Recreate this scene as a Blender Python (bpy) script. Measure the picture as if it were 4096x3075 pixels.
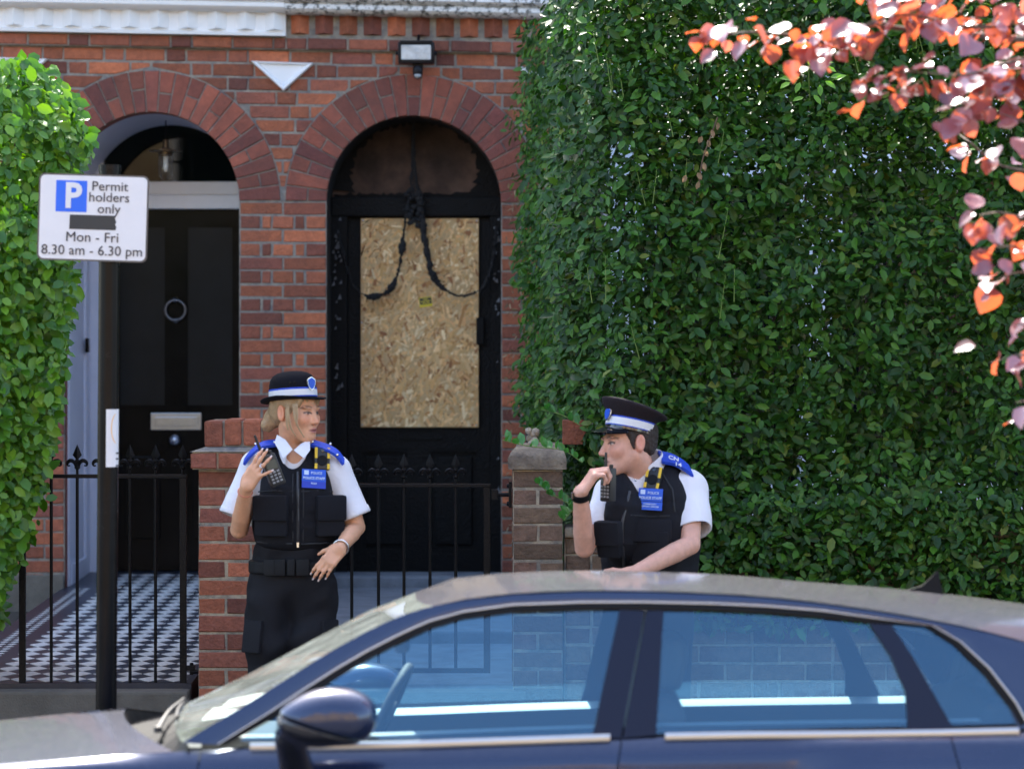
import bpy, bmesh, math, random, zlib
import numpy as np
from mathutils import Vector, Matrix, Euler

for o in list(bpy.data.objects):
    bpy.data.objects.remove(o)
scene = bpy.context.scene
COL = scene.collection
R = math.radians
rng = random.Random(7)
nrg = np.random.default_rng(7)

# ------------------------------------------------------------------ camera
F, CXP, HYP, CAMH, CAMY = 11484.0, 2048.0, 1400.0, 1.846, -15.7
cam_d = bpy.data.cameras.new("camera")
cam = bpy.data.objects.new("camera", cam_d)
COL.objects.link(cam)
cam.location = (0, CAMY, CAMH)
cam.rotation_euler = (R(90), 0, 0)
cam_d.sensor_width = 36.0
cam_d.lens = F / 4096.0 * 36.0
cam_d.shift_y = -(1537.5 - HYP) / 4096.0
cam_d.clip_end = 2000
cam_d.dof.use_dof = True
cam_d.dof.focus_distance = 12.3
cam_d.dof.aperture_fstop = 2.5
scene.camera = cam

# ------------------------------------------------------------------ sky + sun
SUN_EL, SUN_AZ = 52.0, -14.0
world = bpy.data.worlds.new("World")
scene.world = world
world.use_nodes = True
wn = world.node_tree.nodes
sky = wn.new("ShaderNodeTexSky")
sky.sky_type = 'NISHITA'
sky.sun_disc = False
sky.sun_elevation = R(SUN_EL)
sky.sun_rotation = R(SUN_AZ)
sky.dust_density = 2.0
sky.ozone_density = 0.5
bg = wn["Background"]
world.node_tree.links.new(sky.outputs[0], bg.inputs[0])
bg.inputs[1].default_value = 0.15
sun_d = bpy.data.lights.new("sun", 'SUN')
sun_d.energy = 4.2
sun_d.angle = R(0.53)
sun_d.color = (1.0, 0.95, 0.87)
sun = bpy.data.objects.new("sun", sun_d)
COL.objects.link(sun)
sdir = Vector((math.sin(R(SUN_AZ)) * math.cos(R(SUN_EL)), math.cos(R(SUN_AZ)) * math.cos(R(SUN_EL)), math.sin(R(SUN_EL))))
sun.rotation_euler = sdir.to_track_quat('Z', 'Y').to_euler()
sun.location = (0, 10, 20)
scene.view_settings.view_transform = 'Standard'
scene.view_settings.look = 'None'
scene.view_settings.gamma = 1.0
scene.view_settings.exposure = 2.3
scene.render.engine = 'CYCLES'
scene.cycles.use_denoising = True
scene.cycles.max_bounces = 8
scene.cycles.transparent_max_bounces = 16
scene.cycles.caustics_reflective = False
scene.cycles.caustics_refractive = False
scene.cycles.sample_clamp_indirect = 6.0

# ------------------------------------------------------------------ helpers
def at(px, py, Y):
    """photograph pixel + depth plane -> world point"""
    d = Y - CAMY
    return Vector(((px - CXP) * d / F, Y, CAMH - (py - HYP) * d / F))

ORG = {}
def org(p):
    return ORG.get(p.name, Vector((0, 0, 0))) if p else Vector((0, 0, 0))

def tag(o, label=None, cat=None, group=None, kind=None):
    if label: o["label"] = label
    if cat: o["category"] = cat
    if group: o["group"] = group
    if kind: o["kind"] = kind
    return o

def empty(name, loc, label=None, cat=None, group=None):
    o = bpy.data.objects.new(name, None)
    COL.objects.link(o)
    o.location = loc
    o.empty_display_size = 0.1
    ORG[o.name] = Vector(loc)
    return tag(o, label, cat, group)

def link(name, me, parent=None, world_loc=None, rot=None, scale=None):
    """object from mesh data; world_loc given: mesh is local around that point"""
    o = bpy.data.objects.new(name, me)
    COL.objects.link(o)
    po = org(parent)
    if parent: o.parent = parent
    if world_loc is not None:
        o.location = Vector(world_loc) - po
        ORG[o.name] = Vector(world_loc)
    else:
        ORG[o.name] = po.copy()
    if rot is not None: o.rotation_euler = rot
    if scale is not None: o.scale = scale
    return o

class MB:
    """mesh builder in world coordinates"""
    def __init__(self):
        self.v, self.f, self.mi = [], [], []
    def add(self, vs, fs, mi=0):
        b = len(self.v)
        self.v += [tuple(p) for p in vs]
        for f in fs:
            self.f.append(tuple(i + b for i in f)); self.mi.append(mi)
        return self
    def box(self, lo, hi, mi=0, bev=0.0):
        x0, y0, z0 = lo; x1, y1, z1 = hi
        if bev <= 0:
            return self.add([(x0,y0,z0),(x1,y0,z0),(x1,y1,z0),(x0,y1,z0),(x0,y0,z1),(x1,y0,z1),(x1,y1,z1),(x0,y1,z1)],
                            [(0,3,2,1),(4,5,6,7),(0,1,5,4),(1,2,6,5),(2,3,7,6),(3,0,4,7)], mi)
        bm = bmesh.new()
        bmesh.ops.create_cube(bm, size=1.0)
        for v in bm.verts:
            v.co = Vector(((x0+x1)/2 + v.co.x*(x1-x0), (y0+y1)/2 + v.co.y*(y1-y0), (z0+z1)/2 + v.co.z*(z1-z0)))
        bmesh.ops.bevel(bm, geom=bm.edges[:], offset=bev, segments=2, affect='EDGES', profile=0.6)
        bm.verts.index_update()
        self.add([v.co[:] for v in bm.verts], [[v.index for v in f.verts] for f in bm.faces], mi)
        bm.free()
        return self
    def obox(self, c, hx, hy, hz, ax, mi=0, bev=0.0):
        """oriented box: ax = 3x3 columns"""
        t = MB().box((-hx,-hy,-hz), (hx,hy,hz), 0, bev)
        m = Matrix(ax) if not isinstance(ax, Matrix) else ax
        return self.add([Vector(c) + m @ Vector(p) for p in t.v], t.f, mi)
    def tube(self, pts, rad, n=8, mi=0, caps=True):
        pts = [Vector(p) for p in pts]
        if not hasattr(rad, '__len__'): rad = [rad]*len(pts)
        rings, up = [], None
        for i, p in enumerate(pts):
            a = pts[max(i-1,0)]; b = pts[min(i+1,len(pts)-1)]
            t = (b-a).normalized()
            if up is None:
                up = Vector((0,0,1)) if abs(t.z) < .9 else Vector((1,0,0))
            s = t.cross(up)
            if s.length < 1e-5: s = t.orthogonal()
            s.normalize(); u = s.cross(t).normalized(); up = u
            rings.append([p + (s*math.cos(2*math.pi*k/n) + u*math.sin(2*math.pi*k/n))*rad[i] for k in range(n)])
        vs = [p for r in rings for p in r]
        fs = []
        for i in range(len(pts)-1):
            for k in range(n):
                a, b = i*n+k, i*n+(k+1)%n
                fs.append((a, b, b+n, a+n))
        if caps:
            fs.append(tuple(range(n-1,-1,-1))); fs.append(tuple(range((len(pts)-1)*n, len(pts)*n)))
        return self.add(vs, fs, mi)
    def lathe(self, prof, c, n=24, ax=None, mi=0, sx=1.0, sy=1.0):
        """prof: list of (r, h) around local z"""
        m = ax if ax is not None else Matrix.Identity(3)
        vs = []
        for r, h in prof:
            for k in range(n):
                a = 2*math.pi*k/n
                vs.append(Vector(c) + m @ Vector((r*sx*math.cos(a), r*sy*math.sin(a), h)))
        fs = []
        for i in range(len(prof)-1):
            for k in range(n):
                a, b = i*n+k, i*n+(k+1)%n
                fs.append((a, b, b+n, a+n))
        fs.append(tuple(range(n-1,-1,-1))); fs.append(tuple(range((len(prof)-1)*n, len(prof)*n)))
        return self.add(vs, fs, mi)
    def prism(self, poly, y0, y1, mi=0):
        """poly: (x,z) list CCW seen from -Y; extruded from y0 (front) to y1"""
        n = len(poly)
        vs = [(x,y0,z) for x,z in poly] + [(x,y1,z) for x,z in poly]
        fs = [tuple(range(n)), tuple(range(2*n-1,n-1,-1))]
        for i in range(n):
            j = (i+1)%n
            fs.append((j, i, i+n, j+n))
        return self.add(vs, fs, mi)
    def grid(self, rows, mi=0, close=False):
        """rows: list of equal length point lists"""
        n = len(rows[0]); vs = [p for r in rows for p in r]; fs = []
        for i in range(len(rows)-1):
            for k in range(n-1 if not close else n):
                a, b = i*n+k, i*n+(k+1)%n
                fs.append((a, b, b+n, a+n))
        return self.add(vs, fs, mi)
    def mesh(self, name, mats, off=Vector((0,0,0)), smooth=False, angle=None):
        me = bpy.data.meshes.new(name)
        me.from_pydata([(p[0]-off.x, p[1]-off.y, p[2]-off.z) for p in self.v], [], self.f)
        if not isinstance(mats, (list, tuple)): mats = [mats]
        for m in mats: me.materials.append(m)
        if len(mats) > 1: me.polygons.foreach_set("material_index", self.mi)
        if smooth:
            me.polygons.foreach_set("use_smooth", [True]*len(self.f))
        me.update()
        if smooth and angle is not None:
            try: me.set_sharp_from_angle(angle=R(angle))
            except Exception: pass
        return me
    def build(self, name, mats, parent=None, smooth=False, angle=None, loc=None, **kw):
        po = org(parent) if loc is None else Vector(loc)
        o = link(name, self.mesh(name, mats, po, smooth, angle), parent, None if loc is None else loc)
        return tag(o, **kw)

def np_mesh(name, V, Fq, mats, smooth=True, attrs=None):
    """fast mesh from numpy arrays; Fq = (n,k) equal sized polygons"""
    me = bpy.data.meshes.new(name)
    n, k = Fq.shape
    me.vertices.add(len(V)); me.vertices.foreach_set("co", np.ascontiguousarray(V, np.float32).ravel())
    me.loops.add(n*k); me.loops.foreach_set("vertex_index", np.ascontiguousarray(Fq, np.int32).ravel())
    me.polygons.add(n)
    me.polygons.foreach_set("loop_start", np.arange(0, n*k, k, dtype=np.int32))
    try: me.polygons.foreach_set("loop_total", np.full(n, k, np.int32))
    except Exception: pass
    if smooth: me.polygons.foreach_set("use_smooth", np.ones(n, bool))
    for m in (mats if isinstance(mats, (list, tuple)) else [mats]): me.materials.append(m)
    me.update(calc_edges=True)
    for nm, arr in (attrs or {}).items():
        if arr.ndim == 1:
            a = me.attributes.new(nm, 'FLOAT', 'POINT'); a.data.foreach_set("value", arr.astype(np.float32))
        else:
            a = me.attributes.new(nm, 'FLOAT_COLOR', 'POINT')
            a.data.foreach_set("color", np.concatenate([arr, np.ones((len(arr),1))], 1).astype(np.float32).ravel())
    return me

def shifted(me, off):
    c = np.empty(len(me.vertices)*3, np.float32); me.vertices.foreach_get("co", c)
    c = c.reshape(-1,3) - np.array(off, np.float32); me.vertices.foreach_set("co", c.ravel()); me.update()
    return me

def text_mesh(body, size, align='CENTER', extrude=0.0008, bold=0.0):
    cu = bpy.data.curves.new("lettering", 'FONT')
    cu.body = body; cu.size = size; cu.align_x = align; cu.align_y = 'CENTER'
    cu.extrude = extrude; cu.offset = bold; cu.resolution_u = 3
    t = bpy.data.objects.new("lettering", cu)
    COL.objects.link(t)
    dg = bpy.context.evaluated_depsgraph_get(); dg.update()
    me = bpy.data.meshes.new_from_object(t.evaluated_get(dg))
    bpy.data.objects.remove(t); bpy.data.curves.remove(cu)
    return me

def letters(name, body, size, loc, mat, parent, rot=(R(90),0,0), bold=0.0, sx=1.0, align='CENTER'):
    me = text_mesh(body, size, align, bold=bold)
    me.materials.clear(); me.materials.append(mat)
    return link(name, me, parent, loc, rot, (sx,1,1))

# ------------------------------------------------------------------ materials
MATS = {}
def mat(name, col, rough=0.6, metal=0.0, var=0.0, vscale=12.0, bump=0.0, bscale=80.0, objvar=0.0, col2=None,
        coat=0.0, spec=0.5, trans=0.0, attr=None, sheen=0.0, rvar=0.0, spots=None, emis=None, grime=None):
    if name in MATS: return MATS[name]
    m = bpy.data.materials.new(name); m.use_nodes = True
    nt = m.node_tree; N = nt.nodes; L = nt.links.new
    b = N["Principled BSDF"]
    b.inputs["Roughness"].default_value = rough
    b.inputs["Metallic"].default_value = metal
    b.inputs["Specular IOR Level"].default_value = spec
    b.inputs["Coat Weight"].default_value = coat
    b.inputs["Coat Roughness"].default_value = 0.03
    if sheen: b.inputs["Sheen Weight"].default_value = sheen
    tc = N.new("ShaderNodeTexCoord")
    geo = N.new("ShaderNodeNewGeometry")
    src = geo.outputs["Position"]
    rgb = N.new("ShaderNodeRGB"); rgb.outputs[0].default_value = (*col, 1)
    cur = rgb.outputs[0]
    if attr:
        a = N.new("ShaderNodeAttribute"); a.attribute_name = attr
        cur = a.outputs["Color"]
    oi = N.new("ShaderNodeObjectInfo")
    if col2 is not None:
        mx = N.new("ShaderNodeMix"); mx.data_type = 'RGBA'
        mx.inputs["B"].default_value = (*col2, 1)
        L(cur, mx.inputs["A"])
        if objvar:
            mr = N.new("ShaderNodeMapRange"); mr.inputs["From Min"].default_value = 0.25
            L(oi.outputs["Random"], mr.inputs["Value"]); L(mr.outputs[0], mx.inputs["Factor"])
        else:
            nz = N.new("ShaderNodeTexNoise"); nz.inputs["Scale"].default_value = vscale*0.35; nz.inputs["Detail"].default_value = 5
            L(src, nz.inputs["Vector"])
            mr = N.new("ShaderNodeMapRange"); mr.inputs["From Min"].default_value = 0.4; mr.inputs["From Max"].default_value = 0.65
            L(nz.outputs["Fac"], mr.inputs["Value"]); L(mr.outputs[0], mx.inputs["Factor"])
        cur = mx.outputs["Result"]
    if objvar:
        hs = N.new("ShaderNodeHueSaturation")
        m1 = N.new("ShaderNodeMath"); m1.operation = 'MULTIPLY'; m1.inputs[1].default_value = 7.31
        m2 = N.new("ShaderNodeMath"); m2.operation = 'FRACT'
        L(oi.outputs["Random"], m1.inputs[0]); L(m1.outputs[0], m2.inputs[0])
        mr = N.new("ShaderNodeMapRange"); mr.inputs["To Min"].default_value = 1-objvar; mr.inputs["To Max"].default_value = 1+objvar
        L(m2.outputs[0], mr.inputs["Value"]); L(mr.outputs[0], hs.inputs["Value"]); L(cur, hs.inputs["Color"])
        cur = hs.outputs[0]
    if var:
        nz = N.new("ShaderNodeTexNoise"); nz.inputs["Scale"].default_value = vscale; nz.inputs["Detail"].default_value = 8
        nz.inputs["Roughness"].default_value = 0.65
        L(src, nz.inputs["Vector"])
        mr = N.new("ShaderNodeMapRange"); mr.inputs["From Min"].default_value = 0.25; mr.inputs["From Max"].default_value = 0.75
        mr.inputs["To Min"].default_value = 1-var; mr.inputs["To Max"].default_value = 1+var
        L(nz.outputs["Fac"], mr.inputs["Value"])
        hs = N.new("ShaderNodeHueSaturation"); L(mr.outputs[0], hs.inputs["Value"]); L(cur, hs.inputs["Color"])
        cur = hs.outputs[0]
        if rvar:
            mq = N.new("ShaderNodeMapRange"); mq.inputs["To Min"].default_value = max(0.02, rough-rvar); mq.inputs["To Max"].default_value = min(1, rough+rvar)
            L(nz.outputs["Fac"], mq.inputs["Value"]); L(mq.outputs[0], b.inputs["Roughness"])
    if grime:
        gs, gst, gcol = grime
        nz = N.new("ShaderNodeTexNoise"); nz.inputs["Scale"].default_value = gs; nz.inputs["Detail"].default_value = 7; nz.inputs["Roughness"].default_value = 0.6
        L(src, nz.inputs["Vector"])
        mr = N.new("ShaderNodeMapRange"); mr.inputs["From Min"].default_value = 0.42; mr.inputs["From Max"].default_value = 0.72; mr.inputs["To Max"].default_value = gst
        L(nz.outputs["Fac"], mr.inputs["Value"])
        mx = N.new("ShaderNodeMix"); mx.data_type = 'RGBA'; mx.inputs["B"].default_value = (*gcol, 1)
        L(cur, mx.inputs["A"]); L(mr.outputs[0], mx.inputs["Factor"]); cur = mx.outputs["Result"]
    if spots:
        sc_, th, scol = spots
        nz = N.new("ShaderNodeTexNoise"); nz.inputs["Scale"].default_value = sc_; nz.inputs["Detail"].default_value = 6; nz.inputs["Roughness"].default_value = 0.75
        L(src, nz.inputs["Vector"])
        mr = N.new("ShaderNodeMapRange"); mr.inputs["From Min"].default_value = th; mr.inputs["From Max"].default_value = th+0.06
        L(nz.outputs["Fac"], mr.inputs["Value"])
        mx = N.new("ShaderNodeMix"); mx.data_type = 'RGBA'; mx.inputs["B"].default_value = (*scol, 1)
        L(cur, mx.inputs["A"]); L(mr.outputs[0], mx.inputs["Factor"]); cur = mx.outputs["Result"]
    L(cur, b.inputs["Base Color"])
    if bump:
        nz = N.new("ShaderNodeTexNoise"); nz.inputs["Scale"].default_value = bscale; nz.inputs["Detail"].default_value = 5
        L(src, nz.inputs["Vector"])
        bp = N.new("ShaderNodeBump"); bp.inputs["Strength"].default_value = bump; bp.inputs["Distance"].default_value = 0.01
        L(nz.outputs["Fac"], bp.inputs["Height"]); L(bp.outputs[0], b.inputs["Normal"])
    if trans:
        tr = N.new("ShaderNodeBsdfTranslucent"); L(cur, tr.inputs["Color"])
        ms = N.new("ShaderNodeMixShader"); ms.inputs[0].default_value = trans
        L(b.outputs[0], ms.inputs[1]); L(tr.outputs[0], ms.inputs[2])
        L(ms.outputs[0], N["Material Output"].inputs["Surface"])
    if emis:
        b.inputs["Emission Color"].default_value = (*emis[0], 1); b.inputs["Emission Strength"].default_value = emis[1]
    MATS[name] = m
    return m

def leaf_mat(name, c_dark, c_mid, c_light, trans=0.3, rough=0.4, tint=None, spec=0.5, odd=None, coat=0.0):
    """leaf: random per leaf object or per leaf attribute 'rnd'"""
    m = bpy.data.materials.new(name); m.use_nodes = True
    nt = m.node_tree; N = nt.nodes; L = nt.links.new
    b = N["Principled BSDF"]; b.inputs["Roughness"].default_value = rough
    b.inputs["Specular IOR Level"].default_value = spec
    oi = N.new("ShaderNodeObjectInfo"); a = N.new("ShaderNodeAttribute"); a.attribute_name = "rnd"
    ad = N.new("ShaderNodeMath"); ad.operation = 'ADD'; L(oi.outputs["Random"], ad.inputs[0]); L(a.outputs["Fac"], ad.inputs[1])
    fr = N.new("ShaderNodeMath"); fr.operation = 'FRACT'; L(ad.outputs[0], fr.inputs[0])
    cr = N.new("ShaderNodeValToRGB"); L(fr.outputs[0], cr.inputs[0])
    cr.color_ramp.elements[0].color = (*c_dark, 1); cr.color_ramp.elements[1].color = (*c_light, 1)
    e = cr.color_ramp.elements.new(0.55); e.color = (*c_mid, 1)
    b.inputs["Coat Weight"].default_value = coat; b.inputs["Coat Roughness"].default_value = .22
    if odd:
        e = cr.color_ramp.elements.new(0.965); e.color = (*c_light, 1); e = cr.color_ramp.elements.new(0.985); e.color = (*odd, 1)
        cr.color_ramp.elements[-1].color = (*odd, 1)
    L(cr.outputs[0], b.inputs["Base Color"])
    tr = N.new("ShaderNodeBsdfTranslucent")
    hs = N.new("ShaderNodeHueSaturation"); hs.inputs["Value"].default_value = 1.5; hs.inputs["Saturation"].default_value = 1.15
    L(cr.outputs[0], hs.inputs["Color"]); L(hs.outputs[0], tr.inputs["Color"])
    if tint:
        mx = N.new("ShaderNodeMix"); mx.data_type = 'RGBA'; mx.inputs["Factor"].default_value = 0.85
        mx.inputs["B"].default_value = (*tint, 1); L(hs.outputs[0], mx.inputs["A"]); L(mx.outputs["Result"], tr.inputs["Color"])
    ms = N.new("ShaderNodeMixShader"); ms.inputs[0].default_value = trans
    L(b.outputs[0], ms.inputs[1]); L(tr.outputs[0], ms.inputs[2]); L(ms.outputs[0], N["Material Output"].inputs["Surface"])
    MATS[name] = m
    return m

def glass_mat(name, tint, ior=1.5, rough=0.0, dust=0.0, dustcol=(.5,.47,.4), refl=(1,1,1)):
    """thin pane: clear tinted sheet with Fresnel reflection and a film of dust"""
    m = bpy.data.materials.new(name); m.use_nodes = True
    nt = m.node_tree; N = nt.nodes; L = nt.links.new
    N.remove(N["Principled BSDF"])
    t = N.new("ShaderNodeBsdfTransparent"); t.inputs[0].default_value = (*tint, 1)
    g = N.new("ShaderNodeBsdfGlossy"); g.inputs["Roughness"].default_value = rough; g.inputs["Color"].default_value = (*refl, 1)
    fr = N.new("ShaderNodeFresnel")
    gb = N.new("ShaderNodeNewGeometry"); im = N.new("ShaderNodeMapRange")   # same reflectance from either side of the sheet
    im.inputs["To Min"].default_value = ior; im.inputs["To Max"].default_value = 1.0/ior
    L(gb.outputs["Backfacing"], im.inputs["Value"]); L(im.outputs[0], fr.inputs[0])
    ms = N.new("ShaderNodeMixShader"); L(fr.outputs[0], ms.inputs[0]); L(t.outputs[0], ms.inputs[1]); L(g.outputs[0], ms.inputs[2])
    out = ms.outputs[0]
    if dust:
        d = N.new("ShaderNodeBsdfDiffuse"); d.inputs[0].default_value = (*dustcol, 1)
        geo = N.new("ShaderNodeNewGeometry")
        nz = N.new("ShaderNodeTexNoise"); nz.inputs["Scale"].default_value = 9; nz.inputs["Detail"].default_value = 8
        L(geo.outputs["Position"], nz.inputs["Vector"])
        mr = N.new("ShaderNodeMapRange"); mr.inputs["From Min"].default_value = .3; mr.inputs["From Max"].default_value = .7
        mr.inputs["To Min"].default_value = dust*.5; mr.inputs["To Max"].default_value = dust*1.4
        L(nz.outputs["Fac"], mr.inputs["Value"])
        m2 = N.new("ShaderNodeMixShader"); L(mr.outputs[0], m2.inputs[0]); L(out, m2.inputs[1]); L(d.outputs[0], m2.inputs[2])
        out = m2.outputs[0]
    L(out, N["Material Output"].inputs["Surface"])
    MATS[name] = m
    return m

# ------------------------------------------------------------------ signed-distance bodies
class Sdf:
    def __init__(self, lo, hi, h):
        self.lo = np.array(lo, float); self.h = h
        self.n = np.ceil((np.array(hi)-self.lo)/h).astype(int)+1
        self.V = np.full(self.n, 0.08, np.float32)
    def _blk(self, lo, hi):
        a = np.clip(np.floor((lo-self.lo)/self.h).astype(int), 0, self.n); b = np.clip(np.ceil((hi-self.lo)/self.h).astype(int)+1, 0, self.n)
        if np.any(b <= a): return None
        sl = tuple(slice(a[i], b[i]) for i in range(3))
        g = [(np.arange(a[i], b[i])*self.h + self.lo[i]) for i in range(3)]
        return sl, g[0][:,None,None], g[1][None,:,None], g[2][None,None,:]
    def _put(self, sl, d, k, sub):
        A = self.V[sl]
        d = d.astype(np.float32)
        if sub:
            d = -d
            if k > 0:
                h = np.clip(0.5 - 0.5*(A-d)/k, 0, 1) ; self.V[sl] = A*(1-h) + d*h + k*h*(1-h)
            else: self.V[sl] = np.maximum(A, d)
        else:
            if k > 0:
                h = np.clip(0.5 + 0.5*(A-d)/k, 0, 1); self.V[sl] = A*(1-h) + d*h - k*h*(1-h)
            else: self.V[sl] = np.minimum(A, d)
    def cap(self, a, b, ra, rb=None, k=0.02, sub=False):
        rb = ra if rb is None else rb
        a = np.array(a, float); b = np.array(b, float); mg = max(ra, rb)+0.045+k
        B = self._blk(np.minimum(a,b)-mg, np.maximum(a,b)+mg)
        if B is None: return self
        sl, X, Y, Z = B; e = b-a; L2 = max(e@e, 1e-9)
        t = np.clip(((X-a[0])*e[0]+(Y-a[1])*e[1]+(Z-a[2])*e[2])/L2, 0, 1)
        d = np.sqrt((X-a[0]-t*e[0])**2+(Y-a[1]-t*e[1])**2+(Z-a[2]-t*e[2])**2) - (ra+(rb-ra)*t)
        self._put(sl, d, k, sub); return self
    def chain(self, pts, rads, k=0.02):
        for i in range(len(pts)-1): self.cap(pts[i], pts[i+1], rads[i], rads[i+1], k)
        return self
    def ell(self, c, r, M=None, k=0.02, sub=False):
        c = np.array(c, float); r = np.array(r, float); mg = r.max()+0.045+k
        B = self._blk(c-mg, c+mg)
        if B is None: return self
        sl, X, Y, Z = B
        P = [X-c[0], Y-c[1], Z-c[2]]
        if M is not None:
            Q = np.array(M).T
            P = [Q[i][0]*P[0]+Q[i][1]*P[1]+Q[i][2]*P[2] for i in range(3)]
        k0 = np.sqrt((P[0]/r[0])**2+(P[1]/r[1])**2+(P[2]/r[2])**2)
        k1 = np.sqrt((P[0]/r[0]**2)**2+(P[1]/r[1]**2)**2+(P[2]/r[2]**2)**2)
        d = k0*(k0-1)/np.maximum(k1, 1e-6)
        self._put(sl, d, k, sub); return self
    def box(self, c, hs, M=None, rnd=0.01, k=0.0, sub=False):
        c = np.array(c, float); hs = np.array(hs, float); mg = np.linalg.norm(hs)+0.03+k
        B = self._blk(c-mg, c+mg)
        if B is None: return self
        sl, X, Y, Z = B
        P = [X-c[0], Y-c[1], Z-c[2]]
        if M is not None:
            Q = np.array(M).T
            P = [Q[i][0]*P[0]+Q[i][1]*P[1]+Q[i][2]*P[2] for i in range(3)]
        q = [np.abs(P[i])-hs[i]+rnd for i in range(3)]
        d = np.sqrt(sum(np.maximum(t,0)**2 for t in q)) + np.minimum(np.maximum(q[0],np.maximum(q[1],q[2])),0) - rnd
        self._put(sl, d, k, sub); return self
    def cut(self, p, n, k=0.0):
        """remove the half space on the side n points to"""
        n = np.array(n, float); n /= np.linalg.norm(n); p = np.array(p, float)
        sl, X, Y, Z = self._blk(self.lo, self.lo+self.n*self.h)
        d = ((X-p[0])*n[0]+(Y-p[1])*n[1]+(Z-p[2])*n[2]).astype(np.float32)
        self.V = np.maximum(self.V, d); return self
    def func(self, fn):
        sl, X, Y, Z = self._blk(self.lo, self.lo+self.n*self.h)
        self.V = fn(self.V, X, Y, Z).astype(np.float32); return self
    def mesh(self):
        V = self.V; ins = V < 0
        nx, ny, nz = V.shape
        cnt = np.zeros((nx-1,ny-1,nz-1), np.int8)
        for dx in (0,1):
            for dy in (0,1):
                for dz in (0,1):
                    cnt += ins[dx:nx-1+dx, dy:ny-1+dy, dz:nz-1+dz]
        act = (cnt > 0) & (cnt < 8)
        ids = np.full(act.shape, -1, np.int64); cells = np.argwhere(act); ids[act] = np.arange(len(cells))
        acc = np.zeros((len(cells),3)); num = np.zeros(len(cells))
        I, J, K = cells.T
        cs = [(0,0,0),(1,0,0),(0,1,0),(1,1,0),(0,0,1),(1,0,1),(0,1,1),(1,1,1)]
        val = [V[I+c[0],J+c[1],K+c[2]].astype(float) for c in cs]
        for a in range(8):
            for b in range(a+1,8):
                dd = [abs(cs[a][q]-cs[b][q]) for q in range(3)]
                if sum(dd) != 1: continue
                m = (val[a] < 0) != (val[b] < 0)
                t = np.where(m, val[a]/np.where(m, val[a]-val[b], 1), 0)
                pt = np.stack([cs[a][q]+(cs[b][q]-cs[a][q])*t for q in range(3)], 1)
                acc[m] += pt[m]; num[m] += 1
        P = (cells + acc/np.maximum(num,1)[:,None])*self.h + self.lo
        quads = []
        for ax in range(3):
            s0 = [slice(None)]*3; s1 = [slice(None)]*3
            s0[ax] = slice(0,-1); s1[ax] = slice(1,None)
            a, b = ins[tuple(s0)], ins[tuple(s1)]
            e = np.argwhere(a != b)
            o1, o2 = (ax+1)%3, (ax+2)%3
            ok = (e[:,o1] > 0) & (e[:,o2] > 0) & (e[:,o1] < V.shape[o1]-1) & (e[:,o2] < V.shape[o2]-1)
            e = e[ok]; flip = a[tuple(e.T)]
            def cid(d1, d2):
                q = e.copy(); q[:,o1] += d1; q[:,o2] += d2
                return ids[q[:,0],q[:,1],q[:,2]]
            q = np.stack([cid(-1,-1), cid(0,-1), cid(0,0), cid(-1,0)], 1)
            q[~flip] = q[~flip][:, ::-1]
            quads.append(q)
        Q = np.concatenate(quads)
        return P, Q[(Q >= 0).all(1)]

def smooth_pts(P, Q, it=2, lam=0.5):
    n = len(P)
    for _ in range(it):
        S = np.zeros_like(P); c = np.zeros(n)
        for a, b in ((0,1),(1,2),(2,3),(3,0)):
            np.add.at(S, Q[:,a], P[Q[:,b]]); np.add.at(S, Q[:,b], P[Q[:,a]])
            np.add.at(c, Q[:,a], 1); np.add.at(c, Q[:,b], 1)
        P = P + lam*(S/np.maximum(c,1)[:,None]-P)
    return P

def sdf_obj(name, S, mt, parent, it=2, wr=None, color=None, **kw):
    P, Q = S.mesh()
    P = smooth_pts(P, Q, it)
    if wr is not None: P = wr(P, Q)
    at_ = {"col": color(P)} if color else None
    me = np_mesh(name, P - np.array(org(parent)), Q, mt, True, at_)
    return tag(link(name, me, parent), **kw)

def fold_noise(P, freq, seed, n=10, stretch=(1,1,1)):
    r = np.random.default_rng(seed); out = np.zeros(len(P)); s = np.array(stretch)
    for i in range(n):
        d = r.normal(size=3); d /= np.linalg.norm(d)
        f = freq*(0.6+1.4*r.random())
        out += np.sin((P*s)@d*f + r.random()*6.28 + 1.5*np.sin((P*s)@r.normal(size=3)*f*0.4))
    return out/math.sqrt(n)

def normals(P, Q):
    fn = np.cross(P[Q[:,2]]-P[Q[:,0]], P[Q[:,3]]-P[Q[:,1]]); N = np.zeros_like(P)
    for a in range(4): np.add.at(N, Q[:,a], fn)
    return N/np.maximum(np.linalg.norm(N,axis=1,keepdims=True),1e-9)
# ================================================================== materials of the place
m_brick = mat("red_brick", (.40,.118,.050), .82, var=.34, vscale=28, bump=.8, bscale=95, objvar=.36, col2=(.21,.064,.043), spots=(55,.67,(.10,.05,.045)), grime=(2.6,.55,(.10,.045,.035)))
m_vouss = mat("rubbed_red_brick", (.285,.078,.044), .8, var=.28, vscale=22, bump=.5, bscale=90, objvar=.26, col2=(.16,.046,.036), spots=(34,.69,(.42,.30,.26)), grime=(3.0,.6,(.09,.04,.032)))
m_pier = mat("orange_red_pillar_brick", (.33,.105,.055), .85, var=.34, vscale=30, bump=.7, bscale=80, objvar=.34, col2=(.19,.065,.045), spots=(30,.7,(.09,.055,.045)))
m_stock = mat("brown_stock_brick", (.17,.11,.07), .9, var=.4, vscale=24, bump=.8, bscale=75, objvar=.3, col2=(.15,.08,.06), spots=(26,.66,(.06,.05,.045)))
m_mortar = mat("grey_mortar", (.29,.25,.20), .95, var=.35, vscale=40, bump=.6, bscale=140, col2=(.17,.16,.15))
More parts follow.
